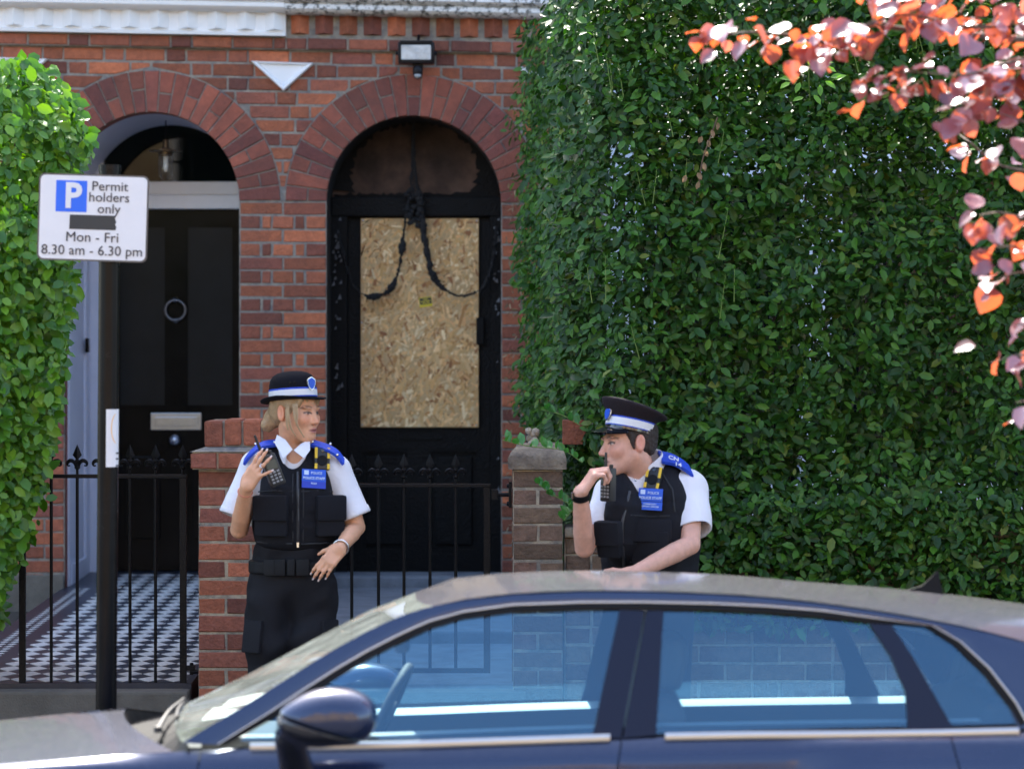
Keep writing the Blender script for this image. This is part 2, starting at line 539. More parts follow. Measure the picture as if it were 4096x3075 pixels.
m_mortar_b = mat("buff_mortar", (.42,.345,.245), .95, var=.3, vscale=40, bump=.6, bscale=140, col2=(.22,.2,.17))
m_white = mat("white_gloss_paint", (.78,.77,.76), .45, var=.06, vscale=5, spots=(70,.72,(.5,.46,.4)))
m_porch = mat("pale_lilac_porch_paint", (.62,.64,.74), .4, var=.06, vscale=4)
m_stone = mat("weathered_white_stone", (.70,.69,.67), .7, var=.15, vscale=9, bump=.25, bscale=60, spots=(28,.50,(.13,.13,.12)))
m_black = mat("black_door_gloss", (.004,.0042,.005), .22, var=.3, vscale=7, rvar=.08, spec=.12)
m_char = mat("charred_black_paint", (.005,.005,.0055), .55, spec=.15, var=.5, vscale=16, bump=.6, bscale=70, rvar=.2, spots=(26,.70,(.035,.035,.04)))
m_soot = mat("soot_covered_brick_lining", (.012,.011,.011), .85, var=.5, vscale=18, bump=.6, bscale=60)
m_frost = mat("frosted_dark_glass", (.012,.0135,.015), .3, var=.25, vscale=5, spec=.14)
m_dglass = mat("dark_fanlight_glass", (.003,.006,.007), .03, spec=.16)
m_sglass = mat("smoke_stained_glass", (.125,.075,.055), .55, var=.6, vscale=5, col2=(.012,.010,.010), spec=.1, grime=(2.2,.95,(.010,.009,.009)))
m_iron = mat("black_painted_iron", (.005,.005,.006), .38, spec=.16, var=.3, vscale=30, bump=.3, bscale=150, spots=(60,.73,(.10,.07,.05)))
m_steel = mat("brushed_steel", (.42,.44,.48), .3, metal=1.0, var=.1, vscale=30)
m_asph = mat("asphalt", (.055,.055,.058), .9, var=.3, vscale=30, bump=.6, bscale=300)
m_slab = mat("paving_stone", (.13,.115,.095), .9, var=.3, vscale=9, bump=.4, bscale=120, objvar=.15, spots=(14,.64,(.09,.085,.075)))
m_kerb = mat("granite_kerb", (.30,.29,.28), .85, var=.25, vscale=60, objvar=.12)
m_conc = mat("blue_grey_step_concrete", (.20,.215,.24), .8, var=.3, vscale=8, bump=.3, bscale=90, spots=(22,.64,(.10,.10,.10)))
m_soil = mat("garden_soil", (.05,.038,.028), 1.0, var=.4, vscale=20, bump=.8, bscale=60)
m_tilew = mat("white_floor_tile", (.56,.56,.55), .35, var=.12, vscale=18, objvar=.08)
m_tileb = mat("blue_black_floor_tile", (.022,.026,.04), .35, var=.35, vscale=14)
m_wood = mat("pale_wood", (.5,.35,.2), .7)
m_roof = mat("grey_slate", (.07,.075,.085), .7, var=.3, vscale=12)
m_ybrick = mat("yellow_stock_brick_facade", (.42,.31,.17), .9, var=.25, vscale=7, col2=(.33,.22,.12))
m_wall_up = mat("upper_brick_facade", (.30,.085,.05), .85, var=.3, vscale=14)

# ================================================================== ground
def sheet(name, x0, x1, y0, y1, z, m, kind="structure"):
    return MB().add([(x0,y0,z),(x1,y0,z),(x1,y1,z),(x0,y1,z)], [(0,1,2,3)]).build(name, m, kind=kind)
ROAD_Z = -0.17
sheet("ground", -400, 400, -400, 400, -0.26, m_soil)
sheet("road", -60, 60, -13.6, -5.5, ROAD_Z, m_asph)
pv = MB().box((-40,-5.36,-.25),(40,-3.55,-.012)).build("pavement", m_mortar, kind="structure")
for i in range(-5, 9):
    for j in range(3):
        x0 = -3.3 + i*.6 + (j % 2)*.3; y0 = -5.35 + j*.6
        MB().box((x0+.004,y0+.004,-.05),(x0+.596,y0+.596,rng.uniform(-.003,.003)), bev=.006).build("paving_slab", m_slab, pv)
kb = MB().box((-40,-5.5,-.25),(40,-5.36,-.02)).build("kerb", m_mortar, kind="structure")
for i in range(-4, 6):
    MB().box((i*.9+.005,-5.505,-.24),(i*.9+.895,-5.362,.004), bev=.015).build("kerb_stone", m_kerb, kb)
MB().box((-60,-20,-.25),(60,-13.6,-.02)).build("pavement_opposite", m_slab, kind="structure")
MB().box((.3,-3.3,-.2),(6,-.0,.42)).build("front_garden_right", m_soil, kind="structure")
MB().box((-6,-3.3,-.2),(-2.46,-.0,.42)).build("front_garden_left", m_soil, kind="structure")

# ------------------------------------------------------------------ tiled path (left) and concrete path (right)
Y0P, Y1P = -3.62, .9
def pz(Y): return .445 + (Y-Y0P)/(Y1P-Y0P)*.125
def slab_path(name, x0, x1, y0, y1, m, dz=0):
    vs = [(x0,y0,pz(y0)+dz),(x1,y0,pz(y0)+dz),(x1,y1,pz(y1)+dz),(x0,y1,pz(y1)+dz),(x0,y0,-.2),(x1,y0,-.2),(x1,y1,-.2),(x0,y1,-.2)]
    return MB().add(vs, [(0,1,2,3),(4,7,6,5),(0,4,5,1),(1,5,6,2),(2,6,7,3),(3,7,4,0)]).build(name, m, kind="structure")
tp = slab_path("path_tiled", -2.46, -1.35, Y0P, Y1P, m_tileb)
tw, tl = .108, .160
lz = MB().add([(-tw/2*.96,0,0),(0,-tl/2*.96,0),(tw/2*.96,0,0),(0,tl/2*.96,0),(-tw/2*.96,0,-.006),(0,-tl/2*.96,-.006),(tw/2*.96,0,-.006),(0,tl/2*.96,-.006)],
              [(0,1,2,3),(0,4,5,1),(1,5,6,2),(2,6,7,3),(3,7,4,0)])
lz_me = lz.mesh("tile", m_tilew)
spots_t = []
j = 0
y = Y0P + .12
while y < .75:
    for i in range(26):
        x = -2.185 + i*tw
        if x < -1.40: spots_t.append((x, y))
    y += tl; j += 1
slope = math.atan(.125/(Y1P-Y0P))
vis = [s for s in spots_t if s[1] < .0 or s[0] > -2.3 and s[0] < -1.52]
for (x, y) in vis[:300]:
    link("tile", lz_me, tp, (x, y, pz(y)+.002+rng.uniform(-.0006,.0006)), (slope, 0, 0))
rest = MB()
for (x, y) in vis[300:]:
    rest.add([(x+p[0], y+p[1], pz(y+p[1])+.002+p[2]) for p in lz.v], lz.f)
tag(rest.build("tile", m_tilew, tp), kind="stuff")
# border along the left edge: a white strip of triangles between two dark lines
bd = MB()
y = Y0P + .02
while y < .0:
    for sx in (0, 1):
        xa = -2.372 + sx*.05
        bd.add([(xa-.025,y+.04,pz(y)+.002),(xa,y,pz(y)+.002),(xa+.025,y+.04,pz(y)+.002),(xa,y+.08,pz(y)+.002)], [(0,1,2,3)])
    y += .08
tag(bd.build("border_tile", m_tilew, tp), kind="stuff")
cp = slab_path("path_concrete", -1.09, .06, Y0P, Y1P, m_conc, -.004)
# door steps and nosings across the concrete path
MB().box((-1.05,.05,.5),(-.02,.41,.605), bev=.012).build("door_step", m_conc, cp)
MB().box((-1.08,-2.3,.3),(.05,-.02,.535), bev=.012).build("path_step", m_conc, cp)
for k, (xa, xb) in enumerate(((-2.46,-1.35),(-1.09,.06))):
    st = MB()
    st.box((xa,-3.75,-.1),(xb,Y0P-.002,pz(Y0P)-.02), bev=.012)
    st.build("entrance_step_left" if k == 0 else "entrance_step_right", m_slab, kind="structure")
    MB().box((xa,-3.98,-.1),(xb,-3.752,.27), bev=.012).build("entrance_tread_left" if k == 0 else "entrance_tread_right", m_slab, kind="structure")

# ================================================================== the terrace
S_F = F/15.7
def fx(px): return (px-CXP)/S_F
def fz(py): return CAMH-(py-HYP)/S_F
XP = -1.233                                   # party line
AL, AR, AZ, AW, RING = -1.969, -.537, 2.66, .477, .223
def sag(x, z):
    s = .0175*max(0, z-1.9)/1.6
    return z - s*(max(-2.9, min(x, .5))+1.25), -s
TOPZ, DEP, DEP_R = 7.45, .9, .42
hL = empty("terraced_house", (-2.6, 0, 0), "brick terraced house with white painted dentil frieze, lantern porch and intact black door", "house", "terraced houses side by side")
hR = empty("terraced_house", (.8, 0, 0), "fire damaged brick terraced house with boarded, soot blackened front door", "house", "terraced houses side by side")

def facade(parent, x0, x1, acx, soot):
    b = MB(); Y = .0045
    def q(xa, xb, za, zb):
        b.add([(xa,Y,sag(xa,za)[0]),(xb,Y,sag(xb,za)[0]),(xb,Y,sag(xb,zb)[0]),(xa,Y,sag(xa,zb)[0])], [(0,1,2,3)])
    for xa, xb in ((x0, acx-AW), (acx+AW, x1)):
        n = max(1, int((xb-xa)/.3))
        for i in range(n):
            a, c = xa+(xb-xa)*i/n, xa+(xb-xa)*(i+1)/n
            q(a, c, -.2, 1.9); q(a, c, 1.9, 2.66); q(a, c, 2.66, 3.8)
    n = 36
    for i in range(n):
        a0, a1 = math.pi*(1-i/n), math.pi*(1-(i+1)/n)
        xa, xb = acx+AW*math.cos(a0), acx+AW*math.cos(a1)
        za, zb = AZ+AW*math.sin(a0), AZ+AW*math.sin(a1)
        b.add([(xa,Y,sag(xa,za)[0]),(xb,Y,sag(xb,zb)[0]),(xb,Y,sag(xb,3.8)[0]),(xa,Y,sag(xa,3.8)[0])], [(0,1,2,3)])
    w = b.build("wall", m_mortar, parent)
    # reveal / vault lining
    r = MB()
    pts = [(acx-AW, .2)] + [(acx+AW*math.cos(math.pi*(1-i/n)), AZ+AW*math.sin(math.pi*(1-i/n))) for i in range(n+1)] + [(acx+AW, .2)]
    pts = [(x, sag(x, z)[0]) for x, z in pts]
    r.grid([[(x, .03, z) for x, z in pts], [(x, .13, z) for x, z in pts]], 0)
    r.grid([[(x, .13, z) for x, z in pts], [(x, (DEP_R if soot else DEP)+.1, z) for x, z in pts]], 1)
    r.build("porch_lining", [m_soot if soot else m_vouss, m_soot if soot else m_porch], parent, smooth=True, angle=40)
    # upper storey, roof and party structure above the picture: this is what throws the shade
    u = MB().box((x0+.002,.0,3.82),(x1-.002,.3,TOPZ)).build("upper_wall", m_wall_up, parent)
    MB().add([(x0,-.12,TOPZ),(x1,-.12,TOPZ),(x1,3.6,TOPZ+1.35),(x0,3.6,TOPZ+1.35),(x0,7,TOPZ),(x1,7,TOPZ),(x0,-.12,TOPZ-.12),(x1,-.12,TOPZ-.12),(x0,7,TOPZ-.12),(x1,7,TOPZ-.12)],
             [(0,1,2,3),(3,2,5,4),(6,7,1,0),(0,3,4,8,6),(1,7,9,5,2)]).build("roof", m_roof, parent)
    MB().box((x0,1.01,-.2),(x1,1.3,TOPZ-.2)).build("inner_wall", m_soil, parent)
    for k in range(2):
        cx = x0+(x1-x0)*(.3+.4*k)
        wn_ = MB().box((cx-.5,-.03,4.6),(cx+.5,.0-.002,6.3)).build("window", m_white, parent)
        MB().box((cx-.44,-.04,4.66),(cx+.44,-.032,6.24)).build("pane", m_dglass, wn_)
    return w
wL = facade(hL, -8.0, XP, AL, False)
wR = facade(hR, XP, 8.0, AR, True)

# ---- bricks
BC = {}
def brick_mesh(l, h, m, v, dep=.05):
    key = (round(l,3), round(h,3), m.name, v, dep)
    if key in BC: return BC[key]
    r = random.Random(zlib.crc32(repr(key).encode()) & 0xffff)
    j = lambda s: r.uniform(-s, s)
    ins = .0045
    o = [(-l/2,-h/2),(l/2,-h/2),(l/2,h/2),(-l/2,h/2)]
    vs = []
    o = [(x+j(.0022), z+j(.0022)) for x, z in o]
    for (x, z) in o: vs.append((x, dep, z))
    for (x, z) in o: vs.append((x, .005, z))
    for (x, z) in o: vs.append((x-math.copysign(ins, x)+j(.0012), j(.0012), z-math.copysign(ins, z)+j(.0012)))
    fs = [(8,9,10,11)]
    for a, c in ((0,4),(4,8)):
        for i in range(4):
            k = (i+1) % 4
            fs.append((a+i, a+k, c+k, c+i))
    b = MB().add(vs, fs); BC[key] = b.mesh("brick", m); return BC[key]

def brick(parent, x0, x1, z0, z1, m, y=0.0, wonky=True, dep=.05, face='-y', gap=.0052):
    l, h = x1-x0-2*gap, z1-z0-2*gap
    if l < .012: return
    me = brick_mesh(round(l*200)/200, h, m, rng.randrange(5), dep)
    cx, cz = (x0+x1)/2, (z0+z1)/2
    z, s = sag(cx, cz) if wonky else (cz, 0)
    link("brick", me, parent, (cx, y+rng.uniform(-.003,.003), z), (rng.uniform(-.012,.012), -math.atan(s)*1.0+rng.uniform(-.004,.004), rng.uniform(-.01,.01)))

def cut_brick(parent, x0, x1, z0, z1, m, circles):
    g = .006
    x0 += g; x1 -= g; z0 += g; z1 -= g
    pts = []
    n = 10
    for i in range(n): pts.append((x0+(x1-x0)*i/n, z0))
    for i in range(3): pts.append((x1, z0+(z1-z0)*i/3))
    for i in range(n): pts.append((x1-(x1-x0)*i/n, z1))
    for i in range(3): pts.append((x0, z1-(z1-z0)*i/3))
    moved = False; out = []
    for x, z in pts:
        for cx, rr in circles:
            d = math.hypot(x-cx, z-AZ)
            if d < rr and z >= AZ-.02:
                moved = True
                # slide along the course, away from the ring
                dx = math.sqrt(max(0, rr*rr-(z-AZ)**2))
                x2 = cx+math.copysign(dx, x-cx)
                if x2 < x0 or x2 > x1:
                    x2 = min(max(x2, x0), x1); z = AZ+math.sqrt(max(0, rr*rr-(x2-cx)**2)) if abs(x2-cx) < rr else z
                    z = min(max(z, z0), z1)
                x = x2
        out.append((x, z))
    if not moved: return False
    poly = []
    for p in out:
        if not poly or math.hypot(p[0]-poly[-1][0], p[1]-poly[-1][1]) > .003: poly.append(p)
    if len(poly) > 2 and math.hypot(poly[0][0]-poly[-1][0], poly[0][1]-poly[-1][1]) < .003: poly.pop()
    if len(poly) < 3: return True
    A = .5*sum(poly[i][0]*poly[(i+1)%len(poly)][1]-poly[(i+1)%len(poly)][0]*poly[i][1] for i in range(len(poly)))
    if A < .0012: return True
    cx = sum(p[0] for p in poly)/len(poly); cz = sum(p[1] for p in poly)/len(poly)
    b = MB()
    lo = [(x-cx, z-cz) for x, z in poly]
    k = len(lo)
    ins = [(x*.965, z*.90) for x, z in lo]
    b.add([(x,.05,z) for x, z in lo]+[(x,.005,z) for x, z in lo]+[(x,0,z) for x, z in ins],
          [tuple(range(2*k,3*k))]+[(i,(i+1)%k,(i+1)%k+k,i+k) for i in range(k)]+[(i+k,(i+1)%k+k,(i+1)%k+2*k,i+2*k) for i in range(k)])
    z, s = sag(cx, cz)
    link("brick", b.mesh("brick", m), parent, (cx, rng.uniform(-.003,.003), z), (0, -math.atan(s), 0))
    return True

CH = .0752
ZJ = 2.657
RO = AW+RING+.009
def house_of(x): return wL if x < XP else wR
# rows above the springing: Flemish-like bond clipped by the two rings
for n in range(0, 11):
    z0, z1 = ZJ+n*CH, ZJ+(n+1)*CH
    x = -2.98 - (0 if n % 2 else .163) + rng.uniform(-.02,.02)
    k = 0
    while x < .3:
        l = (.225 if k % 2 == 0 else .112)*rng.uniform(.97,1.03)
        if rng.random() < .18: l = .225
        zm = (z0+z1)/2
        dl, dr = min(math.hypot(min(max(AL, x), x+l)-AL, max(z0,AZ)-AZ), 9), min(math.hypot(min(max(AR, x), x+l)-AR, max(z0,AZ)-AZ), 9)
        ca = [math.hypot(xx-AL, zz-AZ) < RO for xx in (x, x+l) for zz in (z0, z1)]
        cb = [math.hypot(xx-AR, zz-AZ) < RO for xx in (x, x+l) for zz in (z0, z1)]
        w = house_of(x+l/2)
        if all(ca) or all(cb): pass
        elif dl < RO or dr < RO: 
            if not cut_brick(w, x, x+l, z0, z1, m_brick, [(AL, RO), (AR, RO)]): brick(w, x, x+l, z0, z1, m_brick)
        else: brick(w, x, x+l, z0, z1, m_brick)
        x += l; k += 1
# middle pier between the doors, and the two outer jambs
xa, xb = AL+AW, AR-AW
for n in range(1, 30):
    z1 = ZJ-(n-1)*CH; z0 = z1-CH
    if n % 2:
        seq = [.239, .239]
    else:
        seq = [.122,.056,.122,.062,.116]
    x = xa
    for l in seq:
        brick(house_of(x+l/2), x, x+l, z0, z1, m_brick); x += l
    x = AR+AW; k = n
    for l in ((.225,.112,.05) if n % 2 else (.112,.06,.225)):
        brick(wR, x, x+l, z0, z1, m_brick); x += l
    x = AL-AW
    for l in ((.225,.112,.1) if n % 2 else (.112,.225,.1)):
        brick(wL, x-l, x, z0, z1, m_brick); x -= l
# arch rings
for hs, cx, sd in ((hL, AL, 0), (hR, AR, 1)):
    ring = MB()
    nn = 40
    pts = [(math.cos(math.pi*i/nn), math.sin(math.pi*i/nn)) for i in range(nn+1)]
    ring.grid([[(cx+(AW+.004)*c, .0035, sag(cx+AW*c, AZ+AW*s)[0]+.004*s) for c, s in pts], [(cx+(AW+RING+.008)*c, .0035, sag(cx+(AW+RING)*c, AZ+(AW+RING+.008)*s)[0]) for c, s in pts]])
    arch = ring.build("door_arch", m_mortar, hs)
    NV = 25
    da = math.pi/NV
    def wedge(r0, r1, m):
        key = ("w", r0, r1, m.name)
        if key in BC: return BC[key]
        g = .0035
        o = []
        for r_, sg in ((r0,-1),(r0,1),(r1,1),(r1,-1)):
            h = r_*math.tan(da/2)-g
            o.append((sg*h, r_))
        cz = (r0+r1)/2
        lo = [(x, z-cz) for x, z in o]
        ins = [(x*.9, z*.965) for x, z in lo]
        b = MB().add([(x,.12,z) for x, z in lo]+[(x,.004,z) for x, z in lo]+[(x,0,z) for x, z in ins],
            [(8,9,10,11)]+[(i,(i+1)%4,(i+1)%4+4,i+4) for i in range(4)]+[(i+4,(i+1)%4+4,(i+1)%4+8,i+8) for i in range(4)])
        BC[key] = b.mesh("brick", m); return BC[key]
    for i in range(NV):
        th = math.pi-(i+.5)*da
        sp = .105 + (.018 if (i//2) % 2 else 0)
        segs = [(AW, AW+RING)] if i % 2 == sd else ([(AW, AW+sp-.004), (AW+sp+.004, AW+RING)])
        for r0, r1 in segs:
            rc = (r0+r1)/2
            x, z = cx+rc*math.cos(th), AZ+rc*math.sin(th)
            link("brick", wedge(round(r0,4), round(r1,4), m_vouss), arch, (x, -.004+rng.uniform(-.002,.002), sag(x,z)[0]), (0, math.pi/2-th+rng.uniform(-.006,.006), 0))
# string course, projecting
for hs, x0, x1 in ((hL, -2.98, XP), (hR, XP, .3)):
    zz0, zz1 = ZJ+11*CH, ZJ+11*CH+.068
    b = MB()
    xs = [x0+(x1-x0)*i/8 for i in range(9)]
    for i in range(8):
        a, c = xs[i], xs[i+1]
        b.add([(a,-.028,sag(a,zz0)[0]+.002),(c,-.028,sag(c,zz0)[0]+.002),(c,-.028,sag(c,zz1)[0]),(a,-.028,sag(a,zz1)[0]),(a,.02,sag(a,zz0)[0]+.002),(c,.02,sag(c,zz0)[0]+.002),(c,.02,sag(c,zz1)[0]),(a,.02,sag(a,zz1)[0])],
              [(0,1,2,3),(0,4,5,1),(3,2,6,7)])
    sc = b.build("string_course", m_mortar, hs)
    x = x0; k = 0
    while x < x1-.02:
        l = min(.222 if k % 3 else .115, x1-x)
        brick(sc, x, x+l, zz0, zz1, m_brick, y=-.038); x += l; k += 1

# ---- frieze and cornice
def extr(prof, xs, mb, mi=0):
    """profile (y,z) swept along x, following the settled line"""
    mb.grid([[(x, y, sag(x, z)[0]) for y, z in prof] for x in xs], mi)
def xs_(a, b, n=14): return [a+(b-a)*i/n for i in range(n+1)]
zf0, zf1 = ZJ+11*CH+.07, 3.685
fr = MB()
extr([(.0,zf0),(-.075,zf0),(-.078,zf0+.016),(-.05,zf0+.022),(-.05,zf1),(.0,zf1)], xs_(-3.4, XP), fr)
frz = fr.build("frieze", m_white, hL)
extr_end = MB().prism([(XP-.001,sag(XP,zf0)[0]),(XP+.0,sag(XP,zf0)[0]),(XP,sag(XP,zf1)[0]),(XP-.001,sag(XP,zf1)[0])], -.075, .0)
extr_end.build("frieze_end", m_white, frz)
def tooth(mb, x, w, y0, za, zb):
    """dog-tooth: an upright edge pointing at the street, with a small underside"""
    z = sag(x, (za+zb)/2)[0]-(za+zb)/2
    mb.add([(x-w/2,y0,za+z),(x,y0-w*.42,za+z+.006),(x+w/2,y0,za+z),(x-w/2,y0,zb+z),(x,y0-w*.42,zb+z),(x+w/2,y0,zb+z)], [(0,1,4,3),(1,2,5,4),(0,2,1),(3,4,5)])
x = XP-.06
while x > -3.3:
    t = MB(); tooth(t, x, .105, -.05, zf0+.03, zf1); t.build("dentil", m_white, frz)
    x -= .1575
fr2 = MB()
extr([(.0,zf0),(-.012,zf0),(-.012,zf1),(.0,zf1)], xs_(XP, 2.0), fr2)
frz2 = fr2.build("frieze", m_mortar, hR)
x = XP+.075
while x < .3:
    t = MB(); tooth(t, x, .098, -.012, zf0+.018, zf1); t.build("brick", m_brick, frz2)
    t = MB(); zc = sag(x+.066, zf0)[0]
    t.add([(x+.02,-.013,zc+.002),(x+.112,-.013,zc+.002),(x+.066,-.045,zc+.03)], [(0,1,2)])
    x += .132
prof = [(.0,3.68),(-.10,3.68),(-.125,3.69),(-.14,3.705),(-.14,3.725),(-.125,3.735),(-.15,3.74),(-.17,3.755),(-.17,3.775),(-.155,3.785),(-.06,3.86),(-.0,3.93)]
for hs, a, c, m in ((hL, -6, XP-.001, m_white), (hR, XP+.001, 6, m_stone)):
    b = MB(); extr(prof, xs_(a, c, 20), b)
    if hs is hR: b.v = [(p[0], p[1], p[2]-.006) for p in b.v]
    b.build("cornice", m, hs, smooth=True, angle=35)

# ---- white triangular stops between the arches
def stop(parent, x0, x1, xt, ztop, ztip):
    def tri(s, y):
        cx, cz = (x0+x1+xt)/3, (ztop*2+ztip)/3
        return [((p[0]-cx)*s+cx, y, (p[1]-cz)*s+cz) for p in ((xt,ztip),(x1,ztop-.012),(x0,ztop))]
    b = MB()
    rings = [tri(1,.0), tri(1,-.022), tri(.93,-.032), tri(.80,-.03), tri(.72,-.014), tri(.66,-.012)]
    b.grid(rings, close=True)
    b.add(rings[-1], [(0,1,2)])
    b.build("corbel_stop", m_white, parent)
stop(hL, fx(1003), fx(1258), fx(1135), fz(246), fz(366))
stop(hL, fx(-60), fx(196), fx(66), fz(229), fz(349))
stop(hR, fx(2068), fx(2330), fx(2200), fz(270), fz(390))

# ------------------------------------------------------------------ the doors
YB = DEP
def bp(px, py, Y=None): return at(px, py, YB if Y is None else Y)
def panel_box(mb, px0, px1, py0, py1, Yf, Yb, bev=.0, mi=0):
    a, c = at(px0, py1, YB), at(px1, py0, YB)
    return mb.box((a.x, Yf, a.z), (c.x, Yb, c.z), mi, bev)
def door_set(parent, cxp, acx, soot):
    md = m_char if soot else m_black
    zb = .575; zt = bp(0, 838).z if not soot else bp(0, 868).z
    xc = bp(cxp, 0).x
    fr_ = MB()
    mf = m_char if soot else m_porch
    for a, c in ((acx-AW, xc-.40), (xc+.40, acx+AW)):
        fr_.box((a, YB-.05, .3), (c, YB+.08, zt))
    # fanlight backing ring
    n = 30
    frame = fr_.build("door_frame", mf, parent)
    dr = MB()
    dr.box((xc-.398, YB+.02, zb), (xc+.398, YB+.06, zt-.003))
    door = dr.build("door", md, parent)
    st = MB()
    s = F/(YB-CAMY)
    h = .40
    stl = .075
    # stiles and rails as raised members
    mid = (bp(0,1630).z, bp(0,1797).z)
    for a, c in ((xc-h+.002, xc-h+.062), (xc-.053, xc+.053), (xc+h-.062, xc+h-.002)):
        st.box((a, YB-.002, zb), (c, YB+.02, zt-.003))
    for a, c in ((zb, zb+.14), (mid[1]+.002, mid[0]-.002), (zt-.09, zt-.003)):
        for xa_, xb_ in ((xc-h+.062, xc-.053), (xc+.053, xc+h-.062)):
            st.box((xa_, YB-.0018, a), (xb_, YB+.02, c))
    st.build("door_rails", md, door)
    for xa_, xb_ in ((xc-h+.062, xc-.053), (xc+.053, xc+h-.062)):
        if not soot:
            g = MB().box((xa_+.012, YB+.008, mid[0]+.012), (xb_-.012, YB+.019, zt-.102))
            g.build("door_pane", m_frost, door)
        mo = MB()
        def rimf(x0, x1, z0, z1, w=.014):
            mo.box((x0,YB+.002,z0),(x0+w,YB+.019,z1)); mo.box((x1-w,YB+.002,z0),(x1,YB+.019,z1))
            mo.box((x0+w,YB+.002,z0),(x1-w,YB+.019,z0+w)); mo.box((x0+w,YB+.002,z1-w),(x1-w,YB+.019,z1))
        rimf(xa_, xb_, mid[0], zt-.09)
        rimf(xa_, xb_, zb+.14, mid[1])
        mo.build("panel_moulding", md, door)
        MB().box((xa_+.04, YB+.004, zb+.18), (xb_-.04, YB+.0195, mid[1]-.04), bev=.006).build("door_panel", md, door)
    return door, frame, xc, zt
dL, fL, xcL, ztL = door_set(hL, 705, AL, False)
YB = DEP_R
dR, fR, xcR, ztR = door_set(hR, 1676, AR, True)
YB = DEP

# left transom + fanlight
z0, z1 = bp(0,838).z, bp(0,728).z
zm_ = bp(0,782).z
MB().box((AL-AW,YB-.07,z0),(AL+AW,YB+.05,zm_), bev=.008).box((AL-AW,YB-.045,zm_+.001),(AL+AW,YB+.05,z1), bev=.006).build("transom", m_white, hL)
def half_disc(cx, zlow, Y, ztop=None):
    n = 30; pts = []
    for i in range(n+1):
        a = math.pi*i/n
        pts.append((cx+AW*1.02*math.cos(a), max(zlow, sag(cx+AW*math.cos(a), AZ+AW*math.sin(a))[0]+.03)))
    pts = [(cx+AW*1.02, zlow)]+pts+[(cx-AW*1.02, zlow)]
    return MB().prism(list(reversed(pts))[::-1], Y, Y+.02)
half_disc(AL, z1-.01, YB+.03).build("fanlight_pane", m_dglass, hL)
MB().box((AL-AW-.01,YB-.03,z1),(AL-AW+.085,YB+.028,3.2)).build("fanlight_post", m_porch, hL)
# porch side: pilaster strips and skirting on the left reveal
MB().box((AL-AW-.005,.10,.45),(AL-AW+.012,.16,2.66)).box((AL-AW-.005,.70,.45),(AL-AW+.014,.84,2.66)).box((AL-AW-.005,.16,.45),(AL-AW+.016,.70,.66)).build("porch_pilaster", m_porch, hL)
MB().box((AL-AW-.34,-.03,.4),(AL-AW-.001,-.004,.62), bev=.008).build("plinth", m_slab, hL)
# knocker, letter plate, knob, bell
p = bp(704, 1241)
kn = MB()
kn.tube([p+Vector((.058*math.cos(a), -.03-.012*math.sin(a)*0, .058*math.sin(a))) for a in [2*math.pi*i/28 for i in range(29)]], .0075, 8, caps=False)
kn.lathe([(.001,.0),(.016,.0),(.018,.012),(.012,.03),(.001,.036)], p+Vector((0,-.002,.058)), 14, Matrix.Rotation(R(90),3,'X'))
kn.lathe([(.001,.0),(.014,.0),(.014,.014),(.001,.022)], p+Vector((0,-.002,-.06)), 12, Matrix.Rotation(R(90),3,'X'))
kn.build("door_knocker", mat("pewter",(.16,.165,.18),.35,metal=.9), dL, smooth=True, angle=50)
a, c = bp(604,1719), bp(806,1651)
lp = MB().box((a.x,YB-.014,a.z),(c.x,YB-.003,c.z), bev=.003).build("letter_plate", m_steel, dL)
MB().box((a.x+.025,YB-.020,a.z+.022),(c.x-.025,YB-.0145,c.z-.022), bev=.003).build("letter_flap", m_steel, lp)
p = bp(703,1759)
MB().lathe([(.001,0),(.02,0),(.016,.02),(.028,.038),(.032,.055),(.024,.072),(.001,.078)], p, 20, Matrix.Rotation(R(90),3,'X')).build("door_knob", m_steel, dL, smooth=True)
bx_ = AL-AW
bell = MB().box((bx_+.013,.66,at(0,1410,.7).z),(bx_+.032,.72,at(0,1352,.7).z), bev=.004).build("doorbell", m_black, hL)
MB().lathe([(.001,0),(.012,0),(.012,.004),(.001,.005)], (bx_+.033,.69,at(0,1381,.7).z), 14, Matrix.Rotation(R(90),3,'Y')).build("bell_button", m_steel, bell)

# right: transom, burnt fanlight, remains of the frame
YB = DEP_R
z0 = bp(0,868).z; z1 = bp(0,790).z
MB().box((AR-AW,YB-.05,z0),(AR+AW,YB+.05,z1), bev=.01).build("transom", m_char, hR)
half_disc(AR, z1-.01, YB+.03).build("fanlight_pane", m_sglass, hR)
def ragged(side):
    b = MB(); n = 70; inner, outer = [], []
    r = random.Random(5)
    for i in range(n+1):
        a = math.pi*i/n
        w = .055+.03*r.random()
        if a < .75: w += .10*(1-a/.75)*(.7+.4*r.random())
        if a > 2.5: w += .05*(a-2.5)/.64
        ra = AW+.02
        x, z = AR+ra*math.cos(a), AZ+.09+ra*.93*math.sin(a)
        outer.append((x, YB+.015, max(z, z1)))
        xi, zi = AR+(AW-w)*math.cos(a), AZ+.09+(AW-w)*.9*math.sin(a)
        if zi < z1+.06: zi = z1+.012+.03*r.random()
        inner.append((xi, YB+.012, zi))
    b.grid([outer, inner])
    # burnt lower edge
    lowo = [(AR-.46+.92*i/60, YB+.012, z1-.005) for i in range(61)]
    lowi = [(AR-.46+.92*i/60, YB+.010, z1+.012+.018*r.random()+(.05*max(0,(i-44)/16))) for i in range(61)]
    b.grid([lowo, lowi])
    return b
rg = ragged(0)
rg.build("burnt_fanlight_rim", m_char, hR)
